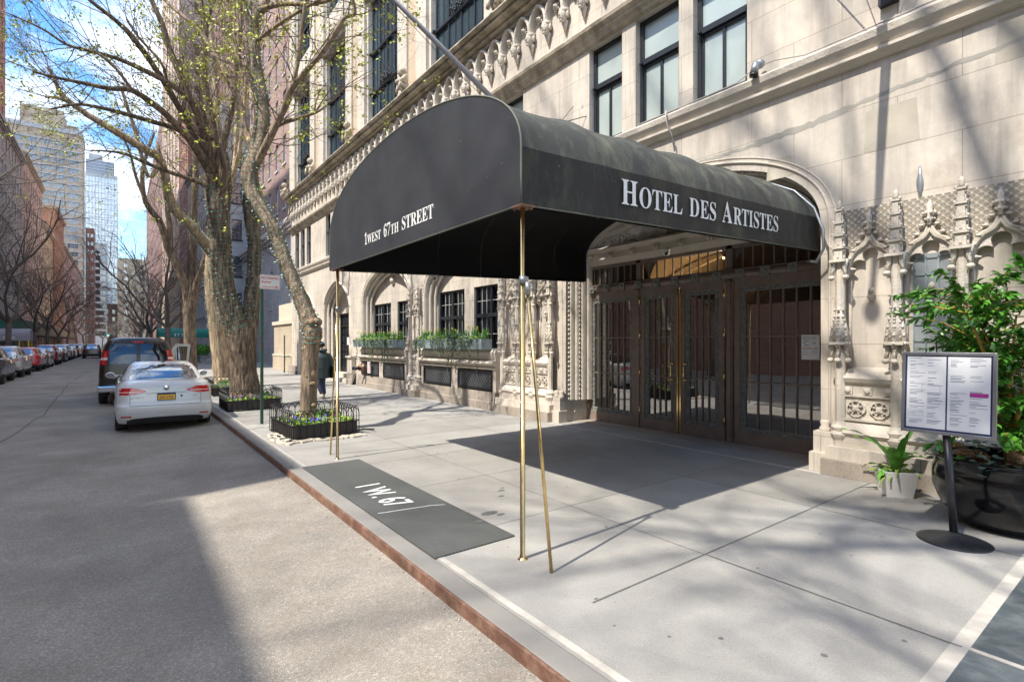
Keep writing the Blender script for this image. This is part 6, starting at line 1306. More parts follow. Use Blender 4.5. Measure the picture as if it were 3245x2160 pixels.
def car(kind, pt, loc, lab, rz=0, plate=None, group='cars parked along the far kerb', glass='glass_car'):
    o = thing('parked_car', lab, 'car', (*loc, 0), rz, group); P = MATS[pt]
    if kind == 'sedan':
        S = Stack([(.20,.85,.14,4.50,6),(.30,.885,.05,4.58,6.5),(.45,.895,.0,4.62,6.5),(.57,.90,.0,4.63,6.5),(.60,.885,.035,4.60,6.5),(.80,.89,.06,4.55,6),(.93,.875,.075,4.50,5.5),(1.02,.83,.10,4.44,5),(1.06,.76,.17,4.30,4.5)], lambda y, z: z - (max(0, y-3.1)**1.5*.13 if z > .6 else 0)*(z-.55)/.5)
        K = Stack([(1.03,.765,.62,3.45,8),(1.15,.735,.86,3.20,8),(1.28,.68,1.14,2.90,8),(1.37,.62,1.38,2.66,7),(1.41,.55,1.52,2.5,5)])
        belt, gl0, gl1 = 1.06, 1.05, 1.375; ws = (.86, 3.55); H = 1.44; L_ = 4.63
    else: # suv
        q = .12 if kind == 'suv' else 0
        S = Stack([(.26,.80,.12,4.48,6),(.36,.90,.03,4.58,6),(.55,.925,.0,4.62,6),(.72,.93,.03,4.60,6),(.90,.925,.05,4.55,6),(1.04+q*.4,.90,.08,4.45,5.5),(1.12+q*.4,.84,.14,4.30,5)], lambda y, z: z - (max(0, y-3.0)**1.4*.11 if z > .7 else 0)*(z-.65)/.5)
        K = Stack([(1.08+q*.4,.82,.14,3.50,5),(1.25+q,.76,.28,3.15,5),(1.42+q,.70,.42,2.85,5),(1.52+q,.63,.55,2.68,4.5),(1.56+q,.57,.66,2.55,4)])
        gl0, gl1 = 1.10+q*.4, 1.46+q; ws = (.88, 3.60); H = 1.6+q; L_ = 4.62
    S.body().build('body', P, o); arches(o, .90, ws, .33 if kind == 'sedan' else .36); wheels(o, .90 if kind == 'sedan' else .925, ws, .33 if kind == 'sedan' else .36)
    S.body(z1=.33 if kind == 'sedan' else .46, top=False).xf(Matrix.Translation((0,2.3,0)) @ Matrix.Diagonal((1.006,1.003,1,1)) @ Matrix.Translation((0,-2.3,0))).build('lower_trim', MATS['black_plastic'], o) if kind != 'sedan' else None
    K.body(z0=K.lv[0][0]).build('roof', P, o)
    hwm, yr, yf, e = K.at(gl0+.05)
    K.patch('rf', -.84, .84, gl0+.02, gl1, .006, nz=6, na=20).build('rear_window', MATS[glass], o)
    for sg in (-1, 1):
        for a, b in ((1.62 if kind == 'sedan' else .75, 1.98), (2.03, 2.72)): K.patch('s', a, b, gl0+.03, gl1-.05, .005, sg, nz=4).build('side_window', MATS['glass_car_dark'], o)
    if kind == 'sedan':
        for sg in (-1, 1):
            l_ = S.patch('r', sg*.36, sg*.84, .80, .94, .007, nz=5, na=12, edge=lambda t: (.848-.05*min(1,t/.45), .878+.062*min(1,t/.4))).build('tail_light', MATS['light_red'], o)
            S.patch('r', sg*.44, sg*.82, .845, .86, .010, nz=1, na=12).build('light_bar', MATS['light_pale'], l_)
            S.patch('r', sg*.60, sg*.78, .335, .365, .006, nz=1, na=6).build('reflector', MATS['light_red'], o)
        S.patch('r', -.68, .68, .20, .325, .010, nz=3, na=14, edge=lambda t: (.19, .27+.05*math.sin(math.pi*t)**.3)).build('diffuser', MATS['black_plastic'], o)
        for x in (-.42,-.33): MB().tube([S.rear(x,.255,-.02), S.rear(x,.255,.045)], .035, 14, False).build('exhaust_pipe', MATS['chrome'], o)
        for a, b, c, d in ((-.63,.63,.565,.572),): S.patch('r', a, b, c, d, .004, nz=1, na=16).build('boot_seam', MATS['black_plastic'], o)
        for sg in (-1, 1): S.patch('r', sg*.625, sg*.632, .57, 1.04, .004, nz=10, na=1, edge=lambda t: (.57, .80)).build('boot_seam', MATS['black_plastic'], o)
        S.patch('r', -.36, .36, .815, .822, .004, nz=1, na=12).build('boot_seam', MATS['black_plastic'], o)
        bd_ = MB(); bd_.lathe([(.052,0),(.055,.012),(.045,.016)], (0,0,0), 24); bd_.xf(Matrix.Translation(S.rear(0,.925,.0)) @ Matrix.Rotation(R(90), 4, 'X')); em = bd_.build('emblem', MATS['chrome'], o)
        y_ = S.rear(0,.925,.018)[1]; m = MB(); m.cs = False
        for P_ in ([(-.030,.034),(-.012,-.004),(0,.018),(.012,-.004),(.030,.034)], [(-.041,.020),(-.020,-.036),(0,.002),(.020,-.036),(.041,.020)]):
            m.sweep([(a, .925+b) for a, b in P_], [(-.0045,y_),(.0045,y_)], lambda u, v, d: (u, d, v))
        m.build('emblem_letters', MATS['plate_blue'], em)
    else:
        for sg in (-1, 1):
            if pt in ('paint_silver', 'paint_maroon', 'paint_beige'): S.patch('r', sg*.40, sg*.88, .93, .99, .008, na=8, nz=2).build('tail_light', MATS['light_red'], o)
            else: S.patch('r', sg*.62, sg*.89, .82, 1.0, .008, na=8, nz=3).build('tail_light', MATS['light_red'], o)
            S.patch('r', sg*.55, sg*.80, .50, .54, .012, na=5, nz=1).build('reflector', MATS['light_red'], o)
    y0 = S.rear(0, .73, .012)[1]; zc = .73 if kind == 'sedan' else .78
    if plate:
        p_ = MB().box(-.165,.165,y0-.012,y0,zc-.07,zc+.085).build('licence_plate', MATS['plate_blue'], o)
        MB().box(-.15,.15,y0-.016,y0-.012,zc-.055,zc+.052).build('plate_panel', MATS['plate_yellow'], p_)
        if plate != '-': text_mesh('plate_text', [(plate, .062, .8)], MATS['plate_blue'], (-.125, y0-.0165, zc-.035), (1,0,0), (0,0,1), p_, .0006, .25)
    else: MB().box(-.155,.155,y0-.01,y0,zc-.055,zc+.06).build('licence_plate', MATS['plate_yellow' if len(lab) % 2 else 'sign_white'], o)
    for sg in (-1, 1): m = MB(); m.ball((sg*(.985 if kind == 'sedan' else 1.01), 2.95, gl0+.03), .105, 12, .95, .55, .72); m.tube([(sg*.84,2.98,gl0),(sg*.96,2.95,gl0)], .025, 6); mi = m.build('mirror', P, o); g = MB(); g.lathe([(.0,0),(.075,.002)], (0,0,0), 14, False, 1.05, .72); g.xf(Matrix.Translation((sg*.985, 2.888, gl0+.03)) @ Matrix.Rotation(R(90), 4, 'X')); g.build('mirror_glass', MATS['glass_car'], mi)
    return o, S, K
wc, S_, K_ = car('sedan', 'paint_white', (.775, 13.15), 'white sedan parked at the near kerb behind the black van', plate='JAH 2760', group='vehicles parked at the near kerb')
text_mesh('badge', [('JETTA SE', .035, 1)], MATS['chrome'], S_.rear(-.62,.715,.006), (1,-.03,0), (0,0,1), wc, .001, .24); text_mesh('badge', [('TSI', .03, 1)], MATS['chrome'], S_.rear(.47,.72,.006), (1,.03,0), (0,0,1), wc, .001, .08)
m = MB(); m.ball((.27, S_.rear(.27,.74,.006)[1], .74), .022, 8, 1, .2, 1.2); m.build('sticker', MATS['sign_green_steel'], wc)
m = MB(); m.ball((.02,1.45,1.44), .045, 8, 1, 1.4, .4); m.tube([(.02,1.45,1.45),(.02,1.41,1.62)], .004, 5); m.build('antenna', MATS['black_plastic'], wc)
glassmat('glass_van', (.012,.012,.014), .06, .3, .01, (.8,.88,1))
# the black van
vn = thing('parked_van', 'black passenger van with chrome bumper in front of the white sedan, its side door open', 'van', (.43, 19.45, 0), 0, 'vehicles parked at the near kerb')
V_ = Stack([(.42,.93,.06,5.4,9),(.55,.98,.02,5.5,9),(.85,.99,.0,5.55,9),(1.22,.97,.02,5.3,8.5),(1.55,.91,.07,4.9,8),(1.82,.83,.13,4.6,7.5),(1.95,.76,.18,4.4,6.5),(2.02,.62,.28,4.2,5)])
V_.body().build('body', MATS['paint_brownblack'], vn); wheels(vn, 1.0, (1.0, 4.45), .37); arches(vn, .99, (1.0,4.45), .39)
m = MB(); m.box(-.98,.98,-.17,.08,.42,.60); bevel(m.build('rear_bumper', MATS['chrome'], vn), .03, 3)
for sg in (-1, 1):
    V_.patch('r', sg*.05, sg*.70, 1.24, 1.84, .006, na=8, nz=6).build('rear_window', MATS['glass_van'], vn)
    V_.patch('r', sg*.03, sg*.035, .60, 1.88, .006, na=1, nz=12).build('door_seam', MATS['black_plastic'], vn)
    l_ = MB()
    for z0, z1, mi in ((1.22,1.36,0),(1.36,1.43,1),(1.43,1.64,0)):
        hx = .90; V = []
        for z in (z0, z1):
            hw_ = V_.at(z)[0]
            V += [V_.rear(sg*(hw_*.80), z, .014), V_.rear(sg*hw_*.90, z, .022), (sg*(hw_*.955+.012), V_.rear(0, z)[1]+.17, z)]
        l_.cm = mi; l_.add(V, [(0,1,4,3),(1,2,5,4)], False)
    l_.build('tail_light', [MATS['light_red'], MATS['light_pale']], vn)
    for a, b in ((1.2,2.5),(3.55,4.2)) + (((2.6,3.45),) if sg < 0 else ()): V_.patch('s', a, b, 1.28, 1.72, .006, sg, nz=4).build('side_window', MATS['glass_car_dark'], vn)
V_.patch('r', -.13, .13, 1.87, 1.92, .01, na=4, nz=1).build('brake_light', MATS['light_red'], vn)
text_mesh('badge', [('402', .07, 1)], MATS['chrome'], V_.rear(-.66,.80,.006), (1,0,0), (0,0,1), vn, .002, .2); MB().box(-.72,-.40,-.012,-.004,.90,.925).build('badge', MATS['chrome'], vn)
dr = MB(); x0, x1, y = 1.02, 1.62, 2.9
OUT = [(x0,.5),(x0,1.5),(x0+.06,1.72),(x0+.16,1.84),(x1-.05,1.84),(x1,1.80),(x1-.06,1.25),(x1-.05,.5)]; HOL = [(x0+.10,1.22),(x0+.13,1.62),(x0+.20,1.74),(x1-.08,1.74),(x1-.13,1.22)]
dr.prism(OUT, lambda u, v, d: (u, d, v), y, y+.06, [HOL]); do = dr.build('side_door', MATS['paint_beige'], vn); g = MB(); g.poly(HOL, [], lambda a, b: (a, y+.03, b)); g.build('door_glass', MATS['glass_car'], do)
# row on the far side, centre x about -5.15
XL = -5.12
far = [('suv','paint_black',31.7,'black hatchback with red tail lights, nearest car at the left picture edge'),('suv','paint_silver',37.7,'silver sport utility car parked between the black and the bright red cars'),('sedan2','paint_red',45.2,'bright red car parked beyond the silver one'),('sedan','paint_gray',50.6,'dark grey sedan tucked between the red and maroon cars'),('suv','paint_maroon',57.5,'maroon sport utility car parked midway down the far kerb'),('sedan','paint_black',65.0,'black sedan parked just past the maroon car'),('suv','paint_silver',71.5,'light silver car second past the maroon car'),('sedan','paint_gray',78.5,'grey sedan in the far row beside the moving black car'),('suv','paint_black',85.5,'black car in the far row beyond the grey sedan'),('sedan','paint_white',93,'small white car near the end of the far row'),('suv','paint_gray',101,'small grey car near the end of the far row'),('sedan','paint_silver',110,'tiny silver car at the far end of the row')]
for k, pt, y, lab in far: car(k, pt, (XL, y), lab)
mv, _, _ = car('suv', 'paint_black', (-2.75, 79), 'black sport utility car driving away down the middle of the street', plate='-', group='cars driving down the street'); mv.name = 'driven_car'
car('suv', 'paint_white', (-2.3, 150), 'tiny pale car far down the street near the traffic light', group='cars driving down the street')[0].name = 'driven_car'
for y, pt, lab in ((27.5,'paint_gray','grey car hidden ahead of the black van'),(34,'paint_silver','silver car two ahead of the black van'),): car('sedan', pt, (.8, y), lab, group='vehicles parked at the near kerb')

# ------------------------------------------------------------------ neighbouring buildings
def facade(bo, face, a0, a1, z0, z1, pos, mat, ww, wh, bay, floor, first, glass='glass_far', trim='light_trim', depth=.22, off=.0, arr=None, maxp=0, sill=True, mull=1):
    """wall plane with real window recesses. face 'x-','x+' (a = Y) or 'y-' (a = X). Returns window placements."""
    def f(a, z, d): return {'x-': (pos+d, a, z), 'x+': (pos-d, a, z), 'y-': (a, pos+d, z)}[face]
    m = MB(); nb = max(1, int((a1-a0)/bay)); mg = (a1-a0-nb*bay)/2; cols = [(a0+mg+bay*(i+.5)-ww/2, a0+mg+bay*(i+.5)+ww/2) for i in range(nb)]
    rows = []; z = first
    while z+wh < z1-.5: rows.append((z, z+wh)); z += floor
    def q(b0, b1, c0, c1):
        if b1-b0 > 1e-4 and c1-c0 > 1e-4: m.quad(f(b0,c0,0), f(b1,c0,0), f(b1,c1,0), f(b0,c1,0))
    zc = z0
    for r0, r1 in rows:
        q(a0, a1, zc, r0); pc = a0
        for c0, c1 in cols:
            q(pc, c0, r0, r1); pc = c1
            m.quad(f(c0,r0,0),f(c0,r1,0),f(c0,r1,depth),f(c0,r0,depth)); m.quad(f(c1,r0,0),f(c1,r1,0),f(c1,r1,depth),f(c1,r0,depth)); m.quad(f(c0,r0,0),f(c1,r0,0),f(c1,r0,depth),f(c0,r0,depth)); m.quad(f(c0,r1,0),f(c1,r1,0),f(c1,r1,depth),f(c0,r1,depth))
        q(pc, a1, r0, r1); zc = r1
    q(a0, a1, zc, z1); w_o = m.build('wall', MATS[mat], bo)
    def win(mb, mg_, c0, c1, r0, r1):
        fr = .05
        def bx(b0, b1, e0, e1, d0, d1): 
            p = f(b0, e0, d0); r_ = f(b1, e1, d1); mb.box(min(p[0],r_[0]),max(p[0],r_[0]),min(p[1],r_[1]),max(p[1],r_[1]),min(p[2],r_[2]),max(p[2],r_[2]))
        bx(c0,c0+fr,r0,r1,depth-.08,depth-.02); bx(c1-fr,c1,r0,r1,depth-.08,depth-.02); bx(c0+fr,c1-fr,r1-fr,r1,depth-.08,depth-.02); bx(c0+fr,c1-fr,r0,r0+fr,depth-.08,depth-.02); mm_ = (r0+r1)/2; bx(c0+fr,c1-fr,mm_-.03,mm_+.03,depth-.09,depth-.02)
        for k in range(1, mull): cc = c0+(c1-c0)*k/mull; bx(cc-.03,cc+.03,r0+fr,r1-fr,depth-.085,depth-.03)
        if sill: bx(c0-.08,c1+.08,r0-.14,r0-.001,-.08,depth-.01)
        mb.cm = 1; mb.quad(f(c0,r0,depth-.03),f(c1,r0,depth-.03),f(c1,r1,depth-.03),f(c0,r1,depth-.03)); mb.cm = 0
    allw = [(c, r_) for r_ in rows for c in cols]; mats = [MATS[trim], MATS[glass]]
    if face != 'y-': allw.sort(key=lambda t: t[0][0]*1.0 + t[1][0]*.7)
    else: allw.sort(key=lambda t: -t[1][0])
    for (c, r_) in allw[:maxp]: mb = MB(); win(mb, None, *c, *r_); mb.build('window', mats, bo)
    rest = allw[maxp:]
    if rest:
        mb = MB()
        for c, r_ in rest: win(mb, None, *c, *r_)
        x = mb.build('upper_windows', mats, bo); x['kind'] = 'stuff'
    return w_o
def block_shell(bo, x0, x1, y0, y1, z1, mat, skip=(), z0=.05):
    m = MB()
    if 'x-' not in skip: m.quad((x0,y0,z0),(x0,y1,z0),(x0,y1,z1),(x0,y0,z1))
    if 'x+' not in skip: m.quad((x1,y0,z0),(x1,y1,z0),(x1,y1,z1),(x1,y0,z1))
    if 'y-' not in skip: m.quad((x0,y0,z0),(x1,y0,z0),(x1,y0,z1),(x0,y0,z1))
    m.quad((x0,y1,z0),(x1,y1,z0),(x1,y1,z1),(x0,y1,z1)); m.quad((x0,y0,z1),(x1,y0,z1),(x1,y1,z1),(x0,y1,z1))
    if z0 > 1: m.quad((x0,y0,z0),(x1,y0,z0),(x1,y1,z0),(x0,y1,z0))
    m.build('outer_walls', MATS[mat], bo)
def cornice(bo, face, a0, a1, z, pos, mat, p=.5, h=.8):
    m = MB(); 
    for k, (pp, hh) in enumerate(((.35,.3),(.7,.3),(1,.4))):
        za = z + h*sum(x for x in (.3,.3,.4)[:k]); zb_ = za+h*hh-.003
        if face == 'x-': m.box(pos-p*pp, pos+.02+.003*k, a0, a1, za, zb_)
        elif face == 'x+': m.box(pos-.02-.003*k, pos+p*pp, a0, a1, za, zb_)
        else: m.box(a0, a1, pos-p*pp, pos+.02, za, zb_)
    m.build('cornice', MATS[mat], bo)
def bld(lab, x0, x1, y0, y1, z1, mat, faces, cor=None, name='building', z0=.05, **kw):
    o = thing(name, lab, 'building', ((x0+x1)/2, (y0+y1)/2, .0)); c0 = len(bpy.data.objects)
    inv = Matrix.Translation(-Vector(o.location))
    block_shell(o, x0, x1, y0, y1, z1, mat, faces, z0)
    for f_ in faces:
        k = dict(ww=1.1, wh=1.9, bay=2.6, floor=3.4, first=5.2, maxp=40); k.update(kw)
        if f_ == 'y-': facade(o, f_, x0, x1, z0, z1, y0, mat, **k)
        else: facade(o, f_, y0, y1, z0, z1, x0 if f_ == 'x-' else x1, mat, **k)
        if cor: cornice(o, f_, *( (x0,x1) if f_ == 'y-' else (y0,y1)), z1-.8 if cor is True else cor, y0 if f_ == 'y-' else (x0 if f_ == 'x-' else x1), 'limestone_small' if mat != 'gray_stone' else 'gray_stone')
    for c in o.children: c.matrix_parent_inverse = inv
    return o
# across the street, beside and behind the camera (seen in the door glass, and what shades the road)
bld('low orange brick row building across the street opposite the entrance', -24, -11.5, -30, 6.9, 16.05, 'pink_brick', ('x+',), True, maxp=20)
bld('brick row building across the street opposite the white sedan', -24, -11.5, 6.905, 37.9, 18.05, 'brown_brick', ('x+',), True, maxp=20)
bld('tall pale stone apartment building across the street behind the nearest parked cars', -24, -11.5, 38, 85.9, 28.4, 'gray_stone', ('x+',), True, maxp=20)
bld('tall red brick tower at the left picture edge, set back above the row', -30, -15, 60, 117, 58, 'red_brick', ('x+','y-'), None, z0=28.5, first=30.5, bay=3.2, maxp=40)
bld('brick tower block set back across the street out of the picture', -34, -15.2, 38, 59.8, 50, 'brown_brick', ('x+',), None, z0=28.5, first=30.5, maxp=5)
bld('grey stone row building at the left edge with a red cornice', -20, -11.5, 86, 103.9, 28.6, 'gray_stone', ('x+',), True, ww=1.2, bay=2.4, maxp=40)
bld('pink brick apartment building beyond the grey stone one on the left', -20, -11.5, 104, 127.9, 30, 'pink_brick', ('x+','y-'), True, maxp=40)
bld('cream stone building on the left beyond the pink brick one', -20, -11.5, 128, 145.9, 24, 'cream_stone', ('x+','y-'), True, maxp=30)
bld('bright orange brick building on the left past the cream one', -20, -11.2, 146, 168, 31, 'orange_brick', ('x+','y-'), True, maxp=30)
bld('far pink brick row building at the left end of the block', -20, -11.4, 168.2, 250, 26, 'pink_brick', ('x+','y-'), True, maxp=30)
# right side
o = thing('garden_wall', 'low sunlit limestone wall beside the end of the carved building', 'wall', (8.5, 34, 0)); inv = Matrix.Translation((-8.5,-34,0))
m = MB(); m.box(8.0,10.2,31.02,36.4,.1,3.0); m.box(7.93,10.2,31.02,36.45,.1,1.05); m.build('wall', MATS['beige_brick'], o).matrix_parent_inverse = inv
M('limestone_slab', (.56,.49,.39), .85, var=.08); m = MB(); m.box(7.9,10.3,31.01,36.5,3.0,3.22); m.box(8.25,10.3,31.01,36.2,3.22,4.3); m.box(7.9,8.0,31.02,36.45,1.05,1.15); m.build('coping', MATS['limestone_slab'], o).matrix_parent_inverse = inv
m = MB(); m.tube([(7.55,31.9,.15),(7.6,31.9,1.1),(8.0,32.0,1.1)], .03, 8); m.box(7.5,7.56,31.7,31.76,.15,2.3); tag(m.build('handrail', MATS['sign_green_steel']), 'green metal handrail at the foot of the low limestone wall', 'handrail')
bld('tall building of patterned purple-brown brick rising behind the street trees', 10.2, 30, 36.6, 56.8, 64, 'patterned_brick', ('x-','y-'), None, ww=.9, wh=2.2, bay=2.5, floor=3.5, first=12.4, maxp=48, trim='light_trim')
o2 = bld('pale stone base with corbelled cornice under the purple-brown brick building', 9.7, 10.19, 36.6, 56.8, 10.6, 'gray_stone', ('x-',), 9.8, ww=1.0, wh=3.0, bay=3.2, floor=4.2, first=4.6, maxp=10)
bld('blue-grey stone apartment building behind the green awning', 7.75, 22, 57, 87.9, 25, 'gray_stone', ('x-','y-'), True, ww=.9, wh=2.0, bay=2.3, floor=3.6, first=1.2, maxp=60, trim='window_frame')
bld('dark brown brick upper tower set back above the blue-grey building', 11, 26, 60, 87, 70, 'brown_brick', ('x-','y-'), None, z0=25.1, first=27, maxp=50)
bld('maroon brick building beyond the blue-grey one', 7.75, 20, 88, 99.9, 38, 'red_brick', ('x-','y-'), True, maxp=50)
bld('very tall cream and pink tower on the right against the sky', 7.7, 22, 100, 141.9, 84, 'pink_brick', ('x-','y-'), None, ww=1.3, bay=3.0, maxp=60, trim='cream_stone')
o3 = bld('sunlit cream stone front at the foot of the very tall tower', 7.2, 7.69, 100, 141.9, 13, 'cream_stone', ('x-',), True, ww=1.2, wh=2.4, bay=2.6, floor=3.8, first=4.4, maxp=20)
m = MB()
for y in (100.5, 108, 115, 122, 129, 136, 141): m.box(7.55, 7.695, y-.6, y+.6, 13.9, 84)
m.build('stone_band', MATS['cream_stone'], o3).matrix_parent_inverse = Matrix.Translation(-Vector(o3.location))
bld('brown far building on the right with a green roofline', 7.75, 20, 142, 240, 57, 'brown_brick', ('x-','y-'), None, ww=1.3, bay=3.4, maxp=40)
bld('beige brick building closing the end of the street', -1.2, 40, 300, 318, 41, 'beige_brick', ('y-',), None, ww=1.4, wh=1.5, bay=3.2, floor=3.1, first=6, maxp=80)
bld('long brown building closing the view below the towers', -30, -1.3, 306, 320, 20, 'brown_brick', ('y-',), None, maxp=30)
bld('narrow red brick building below the slender glass tower', -11.1, -8.4, 263, 275, 47, 'red_brick', ('y-',), None, ww=.9, wh=1.4, bay=1.3, floor=3.2, first=5, maxp=30)
bld('dark tower with white slab edges in front of the glass tower', -9.9, -5.1, 300, 312, 47, 'gray_stone', ('y-',), None, ww=4.2, wh=2.1, bay=4.5, floor=3.1, first=5, maxp=20, glass='glass_car_dark', trim='window_frame', mull=3, sill=False)
tw = bld('broad pale high-rise with rows of dark windows on the left', -46, -11.2, 245, 262, 77, 'beige_brick', ('y-','x+'), None, ww=3.0, wh=1.75, bay=3.7, floor=3.0, first=6, maxp=60, glass='glass_tower_dark', trim='light_trim', mull=3, sill=False)
M('concrete_pale', (.42,.44,.46), .8, var=.08, vs=.4); m = MB()
for z in range(5, 77, 3): m.box(-46.2,-11.0,244.8,244.99,z-.45,z-.02)
m.box(-46.3,-11,244.6,262,77.0,78.6)
m.build('slab_edges', MATS['concrete_pale'], tw).matrix_parent_inverse = Matrix.Translation(-Vector(tw.location))
m = MB(); m.box(-28,-16.4,246,260,78.61,85); m.box(-16.39,-12.5,248,260,78.61,81); m.build('penthouse', MATS['beige_brick'], tw).matrix_parent_inverse = Matrix.Translation(-Vector(tw.location))
gt = bld('slender pale glass tower with a dark louvred top', -17, -1.5, 400, 418, 104, 'concrete_pale', ('y-',), None, ww=1.35, wh=2.9, bay=1.5, floor=3.2, first=6, maxp=60, glass='glass_tower', trim='concrete_pale', sill=False, depth=.12)
m = MB(); m.box(-16.5,-3.5,400.2,417,104.01,112); m.build('louvre_floor', MATS['glass_car_dark'], gt).matrix_parent_inverse = Matrix.Translation(-Vector(gt.location))
m = MB()
for z in (104.2,106,107.8,109.6,111.4): m.box(-16.8,-3.2,399.9,417.2,z,z+.5)
m.box(-15.5,-9,402,415,112,116); m.build('louvre', MATS['concrete_pale'], gt).matrix_parent_inverse = Matrix.Translation(-Vector(gt.location))
for i, (x, y, T_, rz) in enumerate([(-6,268,T3,0),(-2,271,T4,1),(2,268,T3,2),(6,272,T4,3),(-10,274,T3,4),(0,282,T4,5),(-5,286,T3,.6),(5,284,T3,2.7)]): copy_tree(T_, (x,y,.1), rz, 'hazy bare tree among those closing the far end of the street')
# awnings
def awning(lab, y, x0, x1, zt, zb_, mat, txt, tm, tx, th, tw_, poles, pm):
    o = thing('street_awning', lab, 'awning', (x0, y, 0)); inv = Matrix.Translation((-x0,-y,0)); m = MB(); D = 2.2; h = zt-zb_
    for sgn in (0,):
        prof = [(0,zb_),(0,zb_+h*.42)] + [(D/2-D/2*math.cos(math.pi*i/12), zb_+h*.42+h*.58*math.sin(math.pi*i/12)) for i in range(1,12)] + [(D,zb_+h*.42),(D,zb_)]
    n = len(prof); V = [(x, y+a, z) for x in (x0, x1) for a, z in prof]; m.add(V, [(i,i+1,n+i+1,n+i) for i in range(n-1)], True); m.poly([(a, z) for a, z in prof], [], lambda a, b: (x0 if poles[0] < (x0+x1)/2 else x1, y+a, b))
    c = m.build('cloth', MATS[mat], o); c.matrix_parent_inverse = inv
    t = text_mesh('lettering', [(txt, th, 1)], MATS[tm], (tx, y-.01, zb_+h*.10), (1,0,0), (0,0,1), o, .01, tw_, bold=.01); t.matrix_parent_inverse = inv
    m = MB()
    for x in poles: m.tube([(x,y+.03,.15),(x,y+.03,zb_)], .05, 8); m.tube([(x,y+D,.15),(x,y+D,zb_)], .05, 8)
    q = m.build('pole', MATS[pm], o); q.matrix_parent_inverse = inv
awning('green awning reaching to the kerb on the right, lettered in white', 52, 2.5, 7.7, 3.12, 2.34, 'awning_green', serif('17 WEST'), 'letter_white', 3.55, .22, 1.7, (2.6, 5.0), 'brass')
awning('grey awning at the left picture edge, lettered in white', 64, -11.4, -6.6, 3.15, 2.05, 'awning_gray', 'FOR', 'letter_white', -8.35, .26, .85, (-6.7, -7.3), 'yellow_paint')
# pavement shed on the left
o = thing('scaffold_shed', 'long green and wood pavement shed on posts against the left buildings', 'scaffold', (-9.5, 90, 0)); inv = Matrix.Translation((9.5,-90,0)); m = MB(); m.box(-8.5,-8.38,66,90,3.05,4.35); m.box(-11.3,-8.5,65.9,66,3.05,4.35); m.build('parapet', MATS['shed_green'], o).matrix_parent_inverse = inv
m = MB(); m.box(-8.5,-8.38,90.01,162,3.05,4.35); m.build('parapet', MATS['shed_wood'], o, label='weathered wooden parapet').matrix_parent_inverse = inv
MB().box(-11.4,-8.3,65.8,162.2,2.8,3.04).build('deck', MATS['iron'], o).matrix_parent_inverse = inv
m = MB(); 
for i in range(33): y = 66+3*i; m.tube([(-8.45,y,.15),(-8.45,y,2.8)], .045, 6); m.tube([(-8.45,y,1.9),(-8.45,y+.8,2.8)], .03, 5)
m.build('pole', MATS['galvanised'], o).matrix_parent_inverse = inv
# topiary in stone urns, far door pier
for y, lab in ((50.6, 'clipped round bush in a stone urn before the green awning'), (54.6, 'clipped round bush in a stone urn just past the green awning')):
    o = thing('topiary_urn', lab, 'potted bush', (5.6, y, .15), group='urns by the green awning'); m = MB(); m.lathe([(.22,0),(.22,.08),(.10,.14),(.12,.22),(.26,.40),(.34,.62),(.38,.66),(.30,.66)], (0,0,0), 14); m.build('urn', MATS['gray_stone'], o)
    m = MB(); rn = random.Random(int(y)); 
    for k in range(520):
        a = rn.uniform(0,6.28); b = rn.uniform(-1,1); q = .46*rn.uniform(.75,1.05); p = (q*math.cos(a)*(1-b*b)**.5, q*math.sin(a)*(1-b*b)**.5, 1.12+q*b); leaf_quads(m, 1, ((p[0],p[0]),(p[1],p[1]),(p[2],p[2])), .07,.12, rn)
    m.ball((0,0,1.12), .34, 8); m.build('bush', MATS['leaf_dark'], o)
o = thing('stone_gate_pier', 'pale stone door pier standing out from the blue-grey building', 'pier', (7.0, 50, .15)); m = MB(); m.box(-.5,.9,-1.2,1.2,0,.9); m.box(-.35,.9,-1.0,1.0,.9,3.2); m.box(-.5,.9,-1.2,1.2,3.2,3.5); m.add([(-.35,-1,3.5),(-.35,1,3.5),(.9,1,4.6),(.9,-1,4.6),(.9,-1,3.5),(.9,1,3.5)],[(0,1,2,3),(0,3,4),(1,2,5)],False); m.build('pier', MATS['limestone_slab'], o)
# traffic light
o = thing('traffic_light', 'far green traffic light on a long mast arm over the street end', 'traffic light', (-10.2, 252, .1)); m = MB(); m.tube([(0,0,0),(0,0,5.6)], .13, 8); m.tube([(0,0,5.0),(6.4,0,5.9)], .09, 6); m.tube([(0,0,3.2),(2.4,0,4.6)], .06, 6); m.build('mast', MATS['traffic_green_paint'], o)
h_ = MB().box(6.1,6.6,-.2,.2,4.2,5.6).build('signal_head', MATS['traffic_green_paint'], o); MB().ball((6.35,-.22,4.5), .2, 10, 1, .3, 1).build('green_lamp', MATS['green_lamp'], h_)

